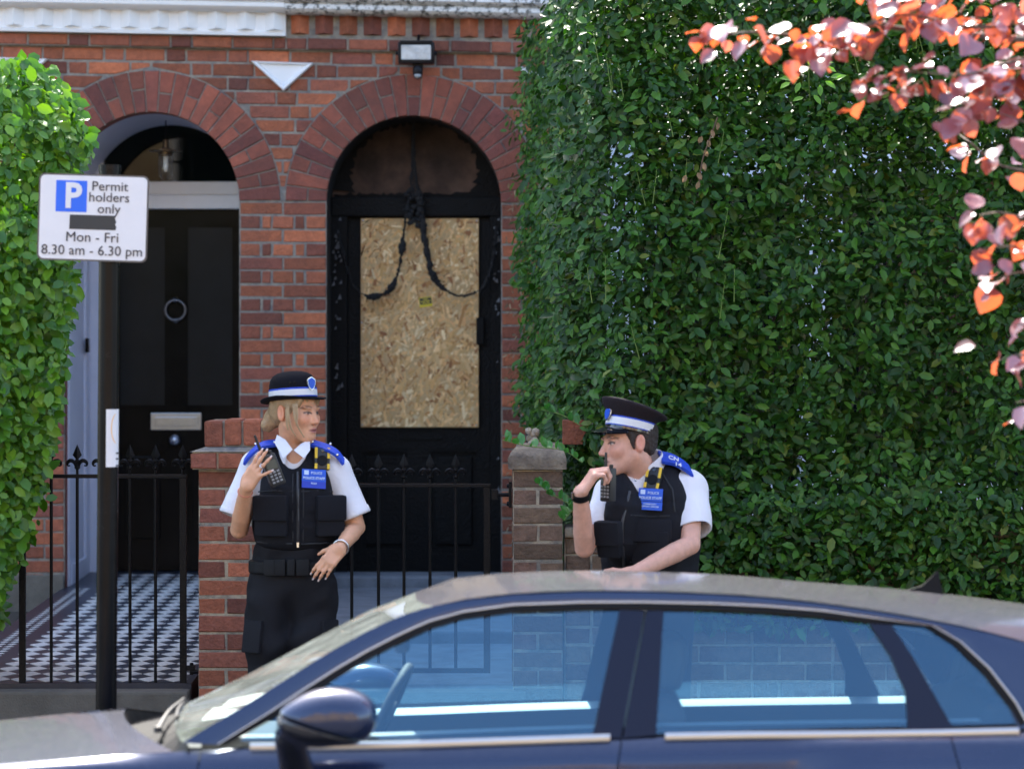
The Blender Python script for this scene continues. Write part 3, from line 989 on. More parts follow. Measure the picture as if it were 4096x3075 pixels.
# burnt letter slot
a, c = bp(1570,1757), bp(1770,1713)
ls = MB()
ls.box((a.x,YB-.012,a.z),(a.x+.03,YB-.003,c.z)).box((c.x-.03,YB-.012,a.z),(c.x,YB-.003,c.z)).box((a.x+.03,YB-.012,a.z),(c.x-.03,YB-.003,a.z+.012)).box((a.x+.03,YB-.012,c.z-.01),(c.x-.03,YB-.003,c.z))
ls.build("letter_slot", m_char, dR)
MB().box((bp(1905,0).x,YB-.03,bp(0,1380).z),(bp(1937,0).x,YB-.002,bp(0,1270).z), bev=.006).build("door_lock", m_char, dR)
# blistered paint flakes on the jambs
fl = MB(); r = random.Random(3)
mfl = mat("blistered_paint_flakes", (.16,.16,.17), .8, var=.5, vscale=40)
for i in range(60):
    x = (AR-AW+.012+r.random()*.05) if r.random() < .6 else (AR+AW-.012-r.random()*.03)
    z = bp(0, r.choice([950,1000,1050,1150,1250,1500,1900])).z+r.uniform(-.1,.1); s = r.uniform(.004,.012)
    y = YB-.058-r.random()*.02
    fl.add([(x-s,y,z-s*r.random()*2),(x+s,y-.006,z-s),(x+s*r.random(),y-.004,z+s*1.6)], [(0,1,2)])
fl.build("paint_flakes", mfl, fR, kind="stuff")

# ------------------------------------------------------------------ boarding on the burnt door
m_osb = mat("oriented_strand_board", (.62,.40,.19), .75, var=.2, vscale=60, bump=.3, bscale=200)
a, c = bp(1444,1708), bp(1915,874)
YO = YB-.022
board = empty("boarding_panel", (a.x+(c.x-a.x)/2, YO, a.z), "pale wood chip board screwed over the burnt front door", "board")
MB().box((a.x,YO,a.z),(c.x,YO+.018,c.z), bev=.002).build("sheet", m_osb, board)
r = np.random.default_rng(11)
NF = 2600
L_ = r.gamma(3.0, .013, NF).clip(.012,.13); W_ = r.uniform(.005,.021, NF)*np.where(r.random(NF)<.3,.4,1)
ang = r.normal(1.2, .75, NF)
cxs = r.uniform(a.x+.004, c.x-.004, NF); czs = r.uniform(a.z+.004, c.z-.004, NF)
V, Fq, Cc = [], [], []
pal = np.array([(.80,.49,.20),(.86,.56,.26),(.70,.40,.145),(.50,.24,.08),(.92,.69,.38),(.38,.15,.055),(.76,.42,.17)])
for i in range(NF):
    d = np.array([math.cos(ang[i]), math.sin(ang[i])]); s = np.array([-d[1], d[0]])
    pts = []
    for (u, w_) in ((-1,-1),(-.3,-1.1),(1,-.8),(.85,.9),(.2,1.05),(-.9,.9)):
        q = np.array([cxs[i],czs[i]])+d*L_[i]/2*(u+r.normal()*.08)+s*W_[i]/2*(w_+r.normal()*.15)
        pts.append((min(max(q[0],a.x+.002),c.x-.002), YO-.0003-i*4e-7, min(max(q[1],a.z+.002),c.z-.002)))
    V += pts; Fq.append(range(6*i,6*i+6))
    col = pal[r.choice(7, p=[.22,.18,.18,.13,.12,.07,.10])]*r.uniform(.78,1.14)
    Cc += [col]*6
me = np_mesh("wood_flakes", np.array(V)-np.array(ORG[board.name]), np.array([list(f) for f in Fq]), mat("wood_flake", (1,1,1), .7, attr="col", var=.14, vscale=160, bump=.2, bscale=260), False, {"col": np.array(Cc)})
tag(link("wood_flakes", me, board), kind="stuff")
for px, py in ((1452,882),(1907,884),(1450,1698),(1905,1700),(1448,1290),(1912,1290)):
    p = bp(px, py); MB().lathe([(.001,0),(.005,0),(.004,.002),(.001,.0025)], (p.x,YO-.001,p.z), 10, Matrix.Rotation(R(90),3,'X')).build("screw", m_steel, board)
m_yel = mat("yellow_label_print", (.75,.58,.03), .5); m_blk = mat("black_label_print", (.02,.02,.02), .5)
p = bp(1703, 1208); rt = Matrix.Rotation(R(-8),3,'Y')
lab = MB().obox((p.x,YO-.004,p.z), .036,.0005,.027, rt).build("contractor_sticker", m_yel, loc=(p.x,YO-.004,p.z), label="small yellow and black sticker on the chip board", cat="sticker")
MB().obox((p.x,YO-.0049,p.z+.005), .033,.0003,.018, rt).build("black_field", m_blk, lab)
tb = MB()
for k, w_ in enumerate((.014,.027,.022)):
    tb.obox(Vector((p.x,YO-.0055,p.z+.005))+rt@Vector((0,0,.010-.010*k)), w_,.0002,.0021, rt)
tb.build("print_lines", m_yel, lab)

# ------------------------------------------------------------------ lantern, floodlight, garland
m_clear = glass_mat("lantern_glass", (.92,.93,.92), 1.45)
m_bulb = mat("milky_bulb", (.75,.72,.66), .3)
lx = at(663, 600, .45)
ln = empty("porch_lantern", (lx.x, .45, lx.z), "clear glass pendant lantern hanging in the left porch", "lantern")
zt = sag(lx.x, AZ+AW)[0]-.005
zc_, zs_, ze_ = at(0,560,.45).z, at(0,600,.45).z, at(0,722,.45).z
MB().tube([(lx.x,.45,AZ+math.sqrt(AW**2-(lx.x-AL)**2)),(lx.x,.45,zc_)], .004, 6).build("chain", m_iron, ln)
MB().lathe([(.001,zc_),(.014,zc_),(.018,zs_+.01),(.045,zs_),(.095,zs_-.004),(.095,zs_-.008),(.04,zs_-.012),(.04,zs_-.03),(.001,zs_-.03)], (lx.x,.45,0), 24).build("cap", mat("aged_brass",(.10,.07,.045),.35,metal=.8), ln, smooth=True, angle=40)
MB().lathe([(.041,zs_-.015),(.042,ze_+.05),(.038,ze_+.025),(.024,ze_+.007),(.002,ze_)], (lx.x,.45,0), 24).build("glass_shade", m_clear, ln, smooth=True)
MB().lathe([(.001,zs_-.02),(.013,zs_-.02),(.014,zs_-.09),(.009,zs_-.12),(.001,zs_-.125)], (lx.x,.45,0), 14).build("bulb", m_bulb, ln, smooth=True)

m_blackp = mat("black_plastic", (.006,.006,.008), .35, spec=.18, var=.2, vscale=20)
m_lens = mat("ribbed_lamp_lens", (.50,.49,.47), .18, var=.35, vscale=22, bump=.5, bscale=45)
a, c = at(1592,257,-.16), at(1738,168,-.16)
fl_ = empty("security_floodlight", ((a.x+c.x)/2, 0, a.z), "black security floodlight with square lens above the boarded door", "floodlight")
cx = (a.x+c.x)/2
b = MB().box((a.x,-.19,a.z),(c.x,-.10,c.z), bev=.012).box((a.x+.01,-.20,c.z-.012),(c.x-.01,-.17,c.z+.004), bev=.004)
b.build("housing", m_blackp, fl_, smooth=True, angle=40)
MB().box((a.x+.018,-.1935,a.z+.02),(c.x-.018,-.188,c.z-.02), bev=.006).build("lens", m_lens, fl_)
MB().tube([(cx+.01,.0,c.z+.05),(cx+.01,-.05,c.z+.045),(cx+.01,-.12,c.z+.0)], .008, 8).build("cable", m_blackp, fl_)
MB().box((cx-.05,-.10,a.z+.02),(cx+.05,.004,c.z-.02)).build("bracket", m_blackp, fl_)
for s in (-1,1):
    MB().lathe([(.001,0),(.012,0),(.010,.012),(.001,.014)], (a.x if s < 0 else c.x, -.14, (a.z+c.z)/2), 12, Matrix.Rotation(R(90*s),3,'Y')).build("clamp_screw", m_blackp, fl_)
sz = at(0,290,-.16).z
sn = MB().lathe([(.001,.035),(.022,.035),(.028,.02),(.028,-.005),(.02,-.03),(.001,-.038)], (cx+.008,-.15,sz), 18).box((cx-.02,-.15,sz+.03),(cx+.035,-.06,sz+.05))
sn.build("motion_sensor", m_blackp, fl_, smooth=True, angle=45)
MB().lathe([(.017,-.012),(.020,-.016),(.016,-.028),(.001,-.034)], (cx+.008,-.168,sz), 14).build("sensor_dome", mat("grey_sensor_dome",(.35,.36,.36),.3), fl_, smooth=True)

# charred garland
def g2(x, y, Y=.32): return at(x*1.8517, y*1.8517, Y)
def smooth_path(pts, n=60):
    P_ = [Vector(p) for p in pts]; out = []
    P_ = [P_[0]*2-P_[1]]+P_+[P_[-1]*2-P_[-2]]
    segs = len(P_)-3
    for i in range(n+1):
        t = i/n*segs; k = min(int(t), segs-1); u = t-k
        a_, b_, c_, d_ = P_[k:k+4]
        out.append(.5*((2*b_)+(c_-a_)*u+(2*a_-5*b_+4*c_-d_)*u*u+(3*b_-a_-3*c_+d_)*u**3))
    return out
m_cinder = mat("charred_cable", (.012,.011,.012), .8, var=.7, vscale=50, bump=1, bscale=120, spots=(70,.68,(.25,.22,.2)))
ga = empty("charred_garland", g2(893,430), "charred cable garland hanging in two loops over the chip board", "garland")
r = random.Random(8)
def rope(pts, rad, n=90, name="strand"):
    P_ = smooth_path(pts, n)
    P_ = [p+Vector((r.uniform(-1,1)*.0045, r.uniform(-1,1)*.004, r.uniform(-1,1)*.0045)) for p in P_]
    ph = r.random()*6
    rr, v_ = [], .8
    for i in range(len(P_)):
        v_ = min(1.5, max(.35, v_+r.uniform(-.42,.42))); rr.append(rad*v_*1.2)
    MB().tube(P_, rr, 7).build(name, m_cinder, ga)
rope([g2(893,262),g2(892,330),g2(889,380),g2(886,415)], .006)
rope([g2(893,262),g2(894,330),g2(898,380),g2(904,418)], .006)
rope([g2(890,330),g2(893,400),g2(894,430)], .004)
rope([g2(886,410),g2(881,440),g2(876,478),g2(871,510),g2(866,560),g2(856,600),g2(838,630),g2(812,640),g2(795,642)], .0125)
rope([g2(904,414),g2(909,440),g2(913,480),g2(918,520),g2(926,565),g2(938,600),g2(958,622),g2(985,638),g2(1010,637),g2(1030,632)], .0125)
rope([g2(800,642),g2(778,632),g2(760,608),g2(748,570),g2(738,530),g2(728,495)], .006)
rope([g2(1025,633),g2(1043,622),g2(1055,600),g2(1066,560),g2(1070,520),g2(1073,490)], .006)
kn = MB()
for i in range(26):
    q = g2(r.uniform(876,912), r.uniform(405,490), .32)
    kn.lathe([(.001,-.02),(r.uniform(.008,.018),-.006),(r.uniform(.01,.018),.008),(.001,.022)], q, 7, Euler((r.random()*3,r.random()*3,0)).to_matrix())
kn.build("charred_knot", m_cinder, ga)

# meter box on the right jamb
a, c = at(2104,1790,0), at(2210,1648,0)
mbx = MB().box((a.x,-.07,a.z),(c.x,-.05,c.z), bev=.004).box((a.x,-.05,a.z),(a.x+.02,-.0,c.z)).box((a.x+.021,-.05,c.z-.02),(c.x,-.0,c.z))
mbx.build("meter_box", mat("dark_grey_metal",(.04,.045,.055),.4,metal=.3), loc=(a.x,0,a.z), label="dark grey meter box fixed to the brick jamb beside the hedge", cat="meter box")

# white bay behind the right hedge (it shows only through the gaps)
bay = empty("bay_window", (1.6,-.4,.4), "white painted bay window glimpsed through the gaps in the dark hedge", "bay window")
MB().box((.5,-.75,.4),(4.4,-.03,1.15)).box((.5,-.75,2.75),(4.4,-.03,3.4)).box((.5,-.75,1.151),(.75,-.03,2.749)).box((1.5,-.75,1.151),(1.72,-.03,2.749)).box((2.7,-.75,1.151),(2.95,-.03,2.749)).build("bay_wall", mat("bluish_white_render",(.72,.76,.82),.6,var=.05), bay)
for xa_, xb_ in ((.75,1.5),(1.72,2.7),(2.95,4.2)):
    MB().box((xa_+.001,-.6,1.152),(xb_-.001,-.58,2.748)).build("pane", m_dglass, bay)
# ================================================================== gate pillars and front wall
YP = -3.7
def pillar_bricks(parent, px0, px1, ztop, zbot, m, yf, ch, depth, rows_short=None, wid=None):
    """courses of a square pier, front and left/right side bricks"""
    x0, x1 = px0, px1
    n = 0; z1 = ztop
    while z1 > zbot:
        z0 = z1-ch
        w = x1-x0
        if n % 2 == 0: seq = [w*.5, w*.5]
        else: seq = [w*.27, w*.46, w*.27]
        x = x0
        for l in seq:
            brick(parent, x, x+l, z0, z1, m, y=yf, wonky=False, dep=.1); x += l
        # side faces
        for sd in (0, 1):
            for k in range(2):
                ya = yf+.11+k*(depth-.11)/2
                l = (depth-.11)/2
                me = brick_mesh(round((l-.01)*200)/200, ch-.01, m, rng.randrange(5), .05)
                link("brick", me, parent, (x1 if sd else x0, ya+l/2, (z0+z1)/2), (0,0,R(90) if sd else R(-90)))
        z1 = z0; n += 1

def at_x(px, Y): return at(px, 0, Y).x
def at_z(py, Y): return at(0, py, Y).z
gp = empty("gate_pillar", (at_x(1000,YP), YP, 0), "square orange red brick gate pillar with stepped cap behind the policewoman", "pillar")
xA, xB = at_x(790,YP), at_x(1215,YP)
zc0 = at_z(1878,YP); 
core = MB().box((xA+.005,YP+.004,-.1),(xB-.005,YP+.44,zc0)).build("core", m_mortar_b, gp)
pillar_bricks(core, xA, xB, zc0-.003, -.1, m_pier, YP, .0755, .45)
# cap: corbelled course, then a narrower one on a mortar slope
zc1, zc2, zc3 = at_z(1795,YP), at_z(1795-72,YP-.03), at_z(1676,YP)
xa2, xb2 = at_x(763,YP), at_x(1240,YP)
cb_ = MB().box((xa2+.01,YP-.028,zc0+.002),(xb2-.01,YP+.47,zc0+.075)).build("corbel_course", m_mortar_b, gp)
x = xa2
for l in (.115,.115,.14,.13): brick(cb_, x, min(x+l,xb2), zc0+.001, zc0+.075, m_pier, y=YP-.04, wonky=False, dep=.1); x += l
zt1 = zc0+.076
MB().add([(xa2,YP-.04,zt1),(xb2,YP-.04,zt1),(xb2,YP+.48,zt1),(xa2,YP+.48,zt1),(xa2+.06,YP+.01,zt1+.018),(xb2-.06,YP+.01,zt1+.018),(xb2-.06,YP+.44,zt1+.018),(xa2+.06,YP+.44,zt1+.018)],
         [(0,1,5,4),(1,2,6,5),(2,3,7,6),(3,0,4,7),(4,5,6,7)]).build("mortar_slope", m_mortar, gp)
xa3 = at_x(812,YP)
top = MB().box((xa3+.01,YP+.02,zt1+.02),(xb2-.06,YP+.42,zt1+.125)).build("cap_course", m_mortar_b, gp)
x = xa3; 
for l in (.085,.078,.082,.08,.08):
    me = MB().box((-l/2+.004,-.012,-.055),(l/2-.004,.2,.055), bev=.012).mesh("brick", m_pier)
    link("brick", me, top, (x+l/2, YP+.02, zt1+.02+.056+rng.uniform(-.004,.004)), (0,rng.uniform(-.02,.02),0)); x += l

rp = empty("gate_pillar", (at_x(2150,YP), YP, 0), "narrow weathered brown brick gate pillar with broken top beside the hedge", "pillar")
xC, xD = at_x(2048,YP), at_x(2256,YP)
zr = at_z(1880,YP)
core = MB().box((xC+.004,YP+.004,-.1),(xD-.006,YP+.3,zr)).build("core", m_mortar_b, rp)
z1 = zr; n = 0
while z1 > -.1:
    z0 = z1-.0755
    for l in ([.218] if n % 2 == 0 else [.105,.113]):
        pass
    x = xC
    for l in ([xD-xC] if n % 2 == 0 else [(xD-xC)*.5]*2):
        brick(core, x, x+l, z0, z1, m_stock, y=YP, wonky=False, dep=.1); x += l
    me = brick_mesh(.18, .0655, m_stock, rng.randrange(5), .05)
    link("brick", me, core, (xC, YP+.21, (z0+z1)/2), (0,0,R(-90)))
    z1 = z0; n += 1
zk = at_z(1795,YP)
cs = MB()
bmv = []
cs.grid([[(xC-.015,YP-.02,zr+.004),(xD+.01,YP-.02,zr+.004)],[(xC-.018,YP-.022,zr+.05),(xD+.01,YP-.022,zr+.05)],[(xC-.005,YP-.005,zr+.075),(xD,YP-.005,zr+.078)],[(xC+.02,YP+.08,zk+.01),(xD,YP+.08,zk+.014)],[(xC+.02,YP+.28,zk+.016),(xD,YP+.28,zk+.02)],[(xC,YP+.3,zr+.004),(xD,YP+.3,zr+.004)]])
cs.add([(xC-.015,YP-.02,zr+.004),(xC-.018,YP-.022,zr+.05),(xC-.005,YP-.005,zr+.075),(xC+.02,YP+.08,zk+.01),(xC+.02,YP+.28,zk+.016),(xC,YP+.3,zr+.004)], [(0,1,2,3,4,5)])
cs.build("coping", mat("worn_buff_coping",(.27,.215,.15),.95,var=.4,vscale=26,bump=.9,bscale=60,col2=(.14,.11,.085)), rp, smooth=True, angle=50)
for k in range(1,2):
    me = MB().box((-.05,-.03,-.052),(.05,.1,.052), bev=.006).mesh("brick", m_pier)
    link("brick", me, rp, (xC+.155+k*.108, YP+.15, zk+.066), (0,0,rng.uniform(-.03,.03)))
rb = MB(); r = random.Random(4)
for i in range(8):
    rb.lathe([(.001,-.018),(r.uniform(.01,.02),-.004),(r.uniform(.01,.02),.008),(.001,.02)], (xC+.075+r.uniform(-.012,.03), YP+.15+r.uniform(-.03,.03), zk+.02+i*.0075), 7, Euler((r.random()*3,r.random()*3,0)).to_matrix())
rb.build("broken_mortar", m_mortar_b, rp)

fw = empty("front_garden_wall", (1.6, YP+.03, 0), "low weathered brown brick wall under the dark hedge", "wall")
zw = at_z(2110,YP)
xw0 = xD+.002
core = MB().box((xw0,YP+.036,-.1),(5.2,YP+.25,zw-.01)).build("core", m_mortar_b, fw)
z1 = zw-.04; n = 0
while z1 > .05:
    z0 = z1-.0755; x = xw0-(0 if n % 2 else .11); k = 0
    while x < 2.25:
        l = .225 if (k+n) % 2 == 0 else .112
        if x+l > xw0+.02: brick(core, max(x,xw0), x+l, z0, z1, m_stock, y=YP+.03, wonky=False, dep=.05)
        x += l; k += 1
    z1 = z0; n += 1
MB().box((xw0,YP+.01,zw-.042),(5.2,YP+.27,zw), bev=.01).build("coping", mat("worn_buff_coping",(.27,.2,.14)), fw)
dv = MB().box((-1.33,YP+.46,.2),(-1.11,-.02,1.02)).build("dividing_wall", m_stock, loc=(-1.2,-2,.2), label="low brick dividing wall between the two front paths", cat="wall")

# ================================================================== iron gates
def finial(parent, x, Y, z0, z1):
    """spear head over two leaf scrolls and a collar"""
    h = z1-z0
    b = MB()
    b.tube([(x,Y,z0),(x,Y,z0+h*.55)], .0055, 8)
    b.lathe([(.006,0),(.012,.006),(.012,.014),(.006,.02)], (x,Y,z0+h*.17), 10)
    b.lathe([(.006,0),(.010,.004),(.010,.010),(.006,.014)], (x,Y,z0+h*.40), 10)
    w, zb = .026, z0+h*.47
    vs = [(x,Y-.004,zb),(x+w*.75,Y,zb+h*.17),(x,Y-.010,zb+h*.20),(x-w*.75,Y,zb+h*.17),(x,Y,z1),(x,Y+.010,zb+h*.20)]
    b.add(vs, [(0,1,2),(0,2,3),(2,1,4),(3,2,4),(0,5,1),(0,3,5),(5,4,1),(3,4,5)])
    for s in (-1, 1):
        pts = [Vector((x+s*.004,Y,z0+h*.22)),Vector((x+s*.012,Y-.004,z0+h*.40)),Vector((x+s*.026,Y-.006,z0+h*.47)),Vector((x+s*.040,Y-.004,z0+h*.40)),Vector((x+s*.040,Y-.002,z0+h*.30)),Vector((x+s*.030,Y,z0+h*.30))]
        b.tube(smooth_path(pts, 14), [.0035+.0055*math.sin(math.pi*min(1,i/11)) for i in range(15)], 7)
    b.build("finial", m_iron, parent, smooth=True, angle=35)

def gate(label, pxl, pxr, bars, pyt, pyb, Y, posts_fin, hinge):
    xl, xr = at_x(pxl,Y), at_x(pxr,Y); zt, zb = at_z(pyt,Y), at_z(pyb,Y)
    g = empty("iron_gate", ((xl+xr)/2,Y,zb), label, "gate", "black iron spear top garden gates")
    for x in (xl, xr): MB().box((x-.014,Y-.010,zb),(x+.014,Y+.010,zt+.008), bev=.002).build("gate_post", m_iron, g)
    MB().box((xl-.016,Y-.013,zt-.008),(xr+.016,Y+.013,zt+.008), bev=.003).build("top_rail", m_iron, g)
    MB().box((xl+.0141,Y-.009,zb),(xr-.0141,Y+.009,zb+.02), bev=.002).build("bottom_rail", m_iron, g)
    for px in bars:
        x = at_x(px,Y)
        MB().tube([(x,Y,zb+.02),(x,Y,zt-.007)], .0068, 8).build("bar", m_iron, g, smooth=True, angle=50)
        finial(g, x, Y, zt+.006, zt+.135)
    for px in posts_fin: finial(g, at_x(px,Y), Y, zt+.006, zt+.135)
    if hinge:
        x0_, zz = at_x(1966,Y), at_z(1978,Y)
        b = MB().box((x0_,Y-.016,zz-.022),(x0_+.028,Y+.016,zz+.022), bev=.003).tube([(x0_+.028,Y,zz),(xC-.012,Y,zz)], .009, 8).box((xC-.014,Y-.02,zz-.055),(xC-.001,Y+.02,zz+.055), bev=.003)
        for s in (-1,1): b.lathe([(.001,0),(.011,0),(.009,.008),(.001,.009)], (xC-.014,Y,zz+s*.038), 8, Matrix.Rotation(R(-90),3,'Y'))
        b.build("hinge", m_iron, g)
    else:
        zz = at_z(2668,Y); b = MB().box((xr+.014,Y-.012,zz-.012),(xr+.05,Y+.012,zz+.008)).tube([(xr+.035,Y,zz-.03),(xr+.035,Y,zz+.02)], .008, 8).tube([(xr+.03,Y,zz-.018),(xA-.004,Y,zz-.018)], .009, 8)
        b.build("hinge", m_iron, g)
    return g
gate("black iron spear topped gate before the black and white tiled path", 90, 733, (205,309,412,520,622), 1904, 2747, -3.6, (731,), False)
gate("black iron spear topped gate before the boarded burnt door", 1300, 1948, (1407,1514,1616,1720,1823), 1941, 2690, -3.6, (), True)

# ================================================================== sign on its post
YS = -5.3
m_sgnw = mat("sign_white", (.74,.72,.73), .4, var=.03); m_sgnb = mat("sign_blue", (.005,.13,.75), .4); m_ink = mat("sign_ink", (.025,.025,.035), .5)
m_pole = mat("black_post_paint", (.005,.005,.006), .25, spec=.14, var=.3, vscale=9, rvar=.1, spots=(24,.74,(.25,.24,.24)))
pt, pb = at(440,672,YS), at(424,2900,YS)
lean = (pt.x-pb.x)/(pt.z-pb.z)
def px_at(z): return pb.x+lean*(z-pb.z)
post = empty("sign_post", (px_at(0),YS,0), "black tubular steel sign post standing at the kerb behind the car bonnet", "post")
MB().tube([(px_at(0),YS,-.0),(px_at(pt.z),YS,pt.z)], .038, 24).build("tube", m_pole, post, smooth=True, angle=50)
MB().tube([(px_at(pt.z),YS,pt.z-.012),(px_at(pt.z+.008),YS,pt.z+.010)], .0405, 24).build("cap", m_pole, post, smooth=True, angle=50)
# curved paper sticker on the post
z0_, z1_ = at_z(1866,YS), at_z(1636,YS)
zc_m = (z0_+z1_)/2
def curved(r_, a0, a1, za, zb, nm, m, par, n=10):
    b = MB(); rows = []
    for z in (za, zb):
        rows.append([(px_at(z)+r_*math.sin(a0+(a1-a0)*i/n), YS-r_*math.cos(a0+(a1-a0)*i/n), z) for i in range(n+1)])
    b.grid(rows); return b.build(nm, m, par, smooth=True) if par else b
stk = curved(.0388, -.05, 1.5, z0_, z1_, "", m_sgnw, None)
so = stk.build("paper_notice", m_sgnw, loc=(px_at(zc_m)+.02,YS-.03,zc_m), smooth=True, label="torn white paper notice stuck round the black sign post", cat="notice")
orr = MB(); pts_o = [(1.02-.62*math.cos(t), zc_m+.035+.055*math.sin(t)) for t in [-1.35+2.7*i/20 for i in range(21)]]
orr.grid([[(px_at(z)+.0391*math.sin(a_), YS-.0391*math.cos(a_), z) for a_, z in pts_o], [(px_at(z)+.0391*math.sin(a_+.09), YS-.0391*math.cos(a_+.09), z) for a_, z in pts_o]])
orr.build("orange_ring", mat("orange_print",(.85,.45,.12),.5), so)
ink = MB()
for i, (za, ln_) in enumerate(((-.055,.5),(-.075,.42),(-.1,.55))):
    z = zc_m+za
    ink.grid([[(px_at(z)+.0391*math.sin(.95+ln_*k/5), YS-.0391*math.cos(.95+ln_*k/5), z+dz) for k in range(6)] for dz in (-.003,.003)])
ink.build("print_lines", m_ink, so)

YG = YS-.052
c4 = [at(150*1.0,690,YG)]
a, c = at(152,1045,YG), at(592,698,YG)
cxs_, czs_ = (a.x+c.x)/2, (a.z+c.z)/2
hw, hh = (c.x-a.x)/2, (c.z-a.z)/2
tilt = R(1.7)
rt = Matrix.Rotation(tilt,3,'Y')
sg = empty("parking_sign", (cxs_,YG,czs_), "white permit holders parking sign with blue P on black post", "sign")
def rrect(hw_, hh_, r_, n=6):
    out = []
    for (sx, sz, a0) in ((1,1,0),(-1,1,90),(-1,-1,180),(1,-1,270)):
        for i in range(n+1):
            t = R(a0+90*i/n); out.append((sx*(hw_-r_)+r_*math.cos(t), sz*(hh_-r_)+r_*math.sin(t)))
    return out
def plate(nm, hw_, hh_, r_, y0, y1, m, ox=0, oz=0):
    b = MB().prism(rrect(hw_,hh_,r_)[::-1][::-1], y0, y1)
    b.v = [Vector((cxs_,YG,czs_))+rt@Vector((p[0]+ox,p[1],p[2]+oz)) for p in b.v]
    return b.build(nm, m, sg)
plate("backing", hw, hh, .022, .0, .006, mat("grey_sign_edge",(.10,.10,.105),.4,metal=.6))
plate("face", hw-.006, hh-.006, .018, -.0012, -.0002, m_sgnw)
def sp(px, py):
    """pixel on the sign -> offset in the untilted sign plane"""
    w_ = at(px,py,YG)-Vector((cxs_,YG,czs_)); q = rt.inverted()@w_
    return q.x, q.z
ox, oz = sp(286,785)
plate("blue_square", .056, .0565, .003, -.0020, -.0013, m_sgnb, ox, oz)
def sgn_text(nm, body, size, px, py, m, bold=.0, sx=1.0, dy=-.0030):
    q = Vector((cxs_,YG,czs_))+rt@Vector((sp(px,py)[0],dy,sp(px,py)[1]))
    letters(nm, body, size, q, m, sg, (R(90),tilt,0), bold, sx)
sgn_text("letter_p", "P", .125, 292, 787, m_sgnw, .004, .95)
sgn_text("lettering", "Permit", .048, 440, 748, m_ink, .0, 1.02)
sgn_text("lettering", "holders", .048, 437, 792, m_ink, .0, 1.02)
sgn_text("lettering", "only", .048, 436, 838, m_ink, .0, 1.02)
sgn_text("lettering", "Mon - Fri", .050, 369, 951, m_ink, .0, 1.02)
sgn_text("lettering", "8.30 am - 6.30 pm", .050, 368, 1004, m_ink, .0, 1.0)
ox, oz = sp(371,890)
tp_ = MB(); r = random.Random(2)
pl = [(-.084,-.026),(.083,-.026),(.086,-.015),(.081,-.006),(.085,.004),(.080,.014),(.083,.026),(-.083,.026)]
b = MB().prism(pl, -.0024, -.0014); b.v = [Vector((cxs_,YG,czs_))+rt@Vector((p[0]+ox,p[1],p[2]+oz)) for p in b.v]
b.build("masking_tape", mat("black_tape",(.03,.03,.03),.55), sg)
MB().box((px_at(czs_)-.05,YS-.044,czs_-.09),(px_at(czs_)+.05,YS-.0385,czs_-.06)).box((px_at(czs_)-.05,YS-.044,czs_+.06),(px_at(czs_)+.05,YS-.0385,czs_+.09)).build("clip", m_steel, sg)
# ================================================================== foliage
LT = np.array([(0,0,0),(0,.35,-.05),(0,.7,-.03),(0,1,-.10),(-.40,.28,.05),(-.40,.66,.04),(.40,.28,.05),(.40,.66,.04)], float)
LF = np.array([(0,1,4),(1,5,4),(1,2,5),(2,3,5),(0,6,1),(1,6,7),(1,7,2),(2,7,3)])
def leaf_frames(n, P, out, up_w, rnd, droop, r, size, ratio):
    """arrays: leaf axis, normal, side"""
    N_ = out*1.0 + np.array([0,0,up_w]) + r.normal(size=(n,3))*rnd
    N_ /= np.linalg.norm(N_,axis=1,keepdims=True)
    D = r.normal(size=(n,3)) + np.array([0,0,-droop]) + out*.35
    D -= N_*np.sum(D*N_,axis=1,keepdims=True); D /= np.linalg.norm(D,axis=1,keepdims=True)
    S_ = np.cross(D, N_)
    return D, N_, S_, size, size*ratio
def leaf_cloud(P, fr, r):
    D, N_, S_, L_, W_ = fr
    n = len(P)
    V = (P[:,None,:] + LT[None,:,0:1]*(S_*W_[:,None])[:,None,:]*1.0 + LT[None,:,1:2]*(D*L_[:,None])[:,None,:] + LT[None,:,2:3]*(N_*L_[:,None])[:,None,:])
    Fq = (LF[None]+ (np.arange(n)*8)[:,None,None]).reshape(-1,3)
    rnd = np.repeat(r.random(n), 8)
    return V.reshape(-1,3), Fq, rnd
def single_leaves(parent, P, fr, idx, m, cnt=300):
    """the leaves that show largest, one object each, sharing one mesh"""
    D, N_, S_, L_, W_ = fr
    base = np_mesh("leaf", LT.copy(), LF, m)
    for i in idx[:cnt]:
        M = Matrix(np.stack([S_[i], D[i], N_[i]],1).tolist())
        link("leaf", base, parent, P[i], M.to_euler(), (W_[i], L_[i], L_[i]))

def foliage(parent, P, fr, m, idx, r, name="foliage"):
    mask = np.ones(len(P), bool); mask[idx] = False
    single_leaves(parent, P, fr, idx, m)
    V, Fq, rn = leaf_cloud(P[mask], tuple(a[mask] for a in fr), r)
    me = np_mesh(name, V-np.array(org(parent)), Fq, m, True, {"rnd": rn})
    tag(link(name, me, parent), kind="stuff")

def lump(P, seed, f): return fold_noise(P, f, seed, 9)

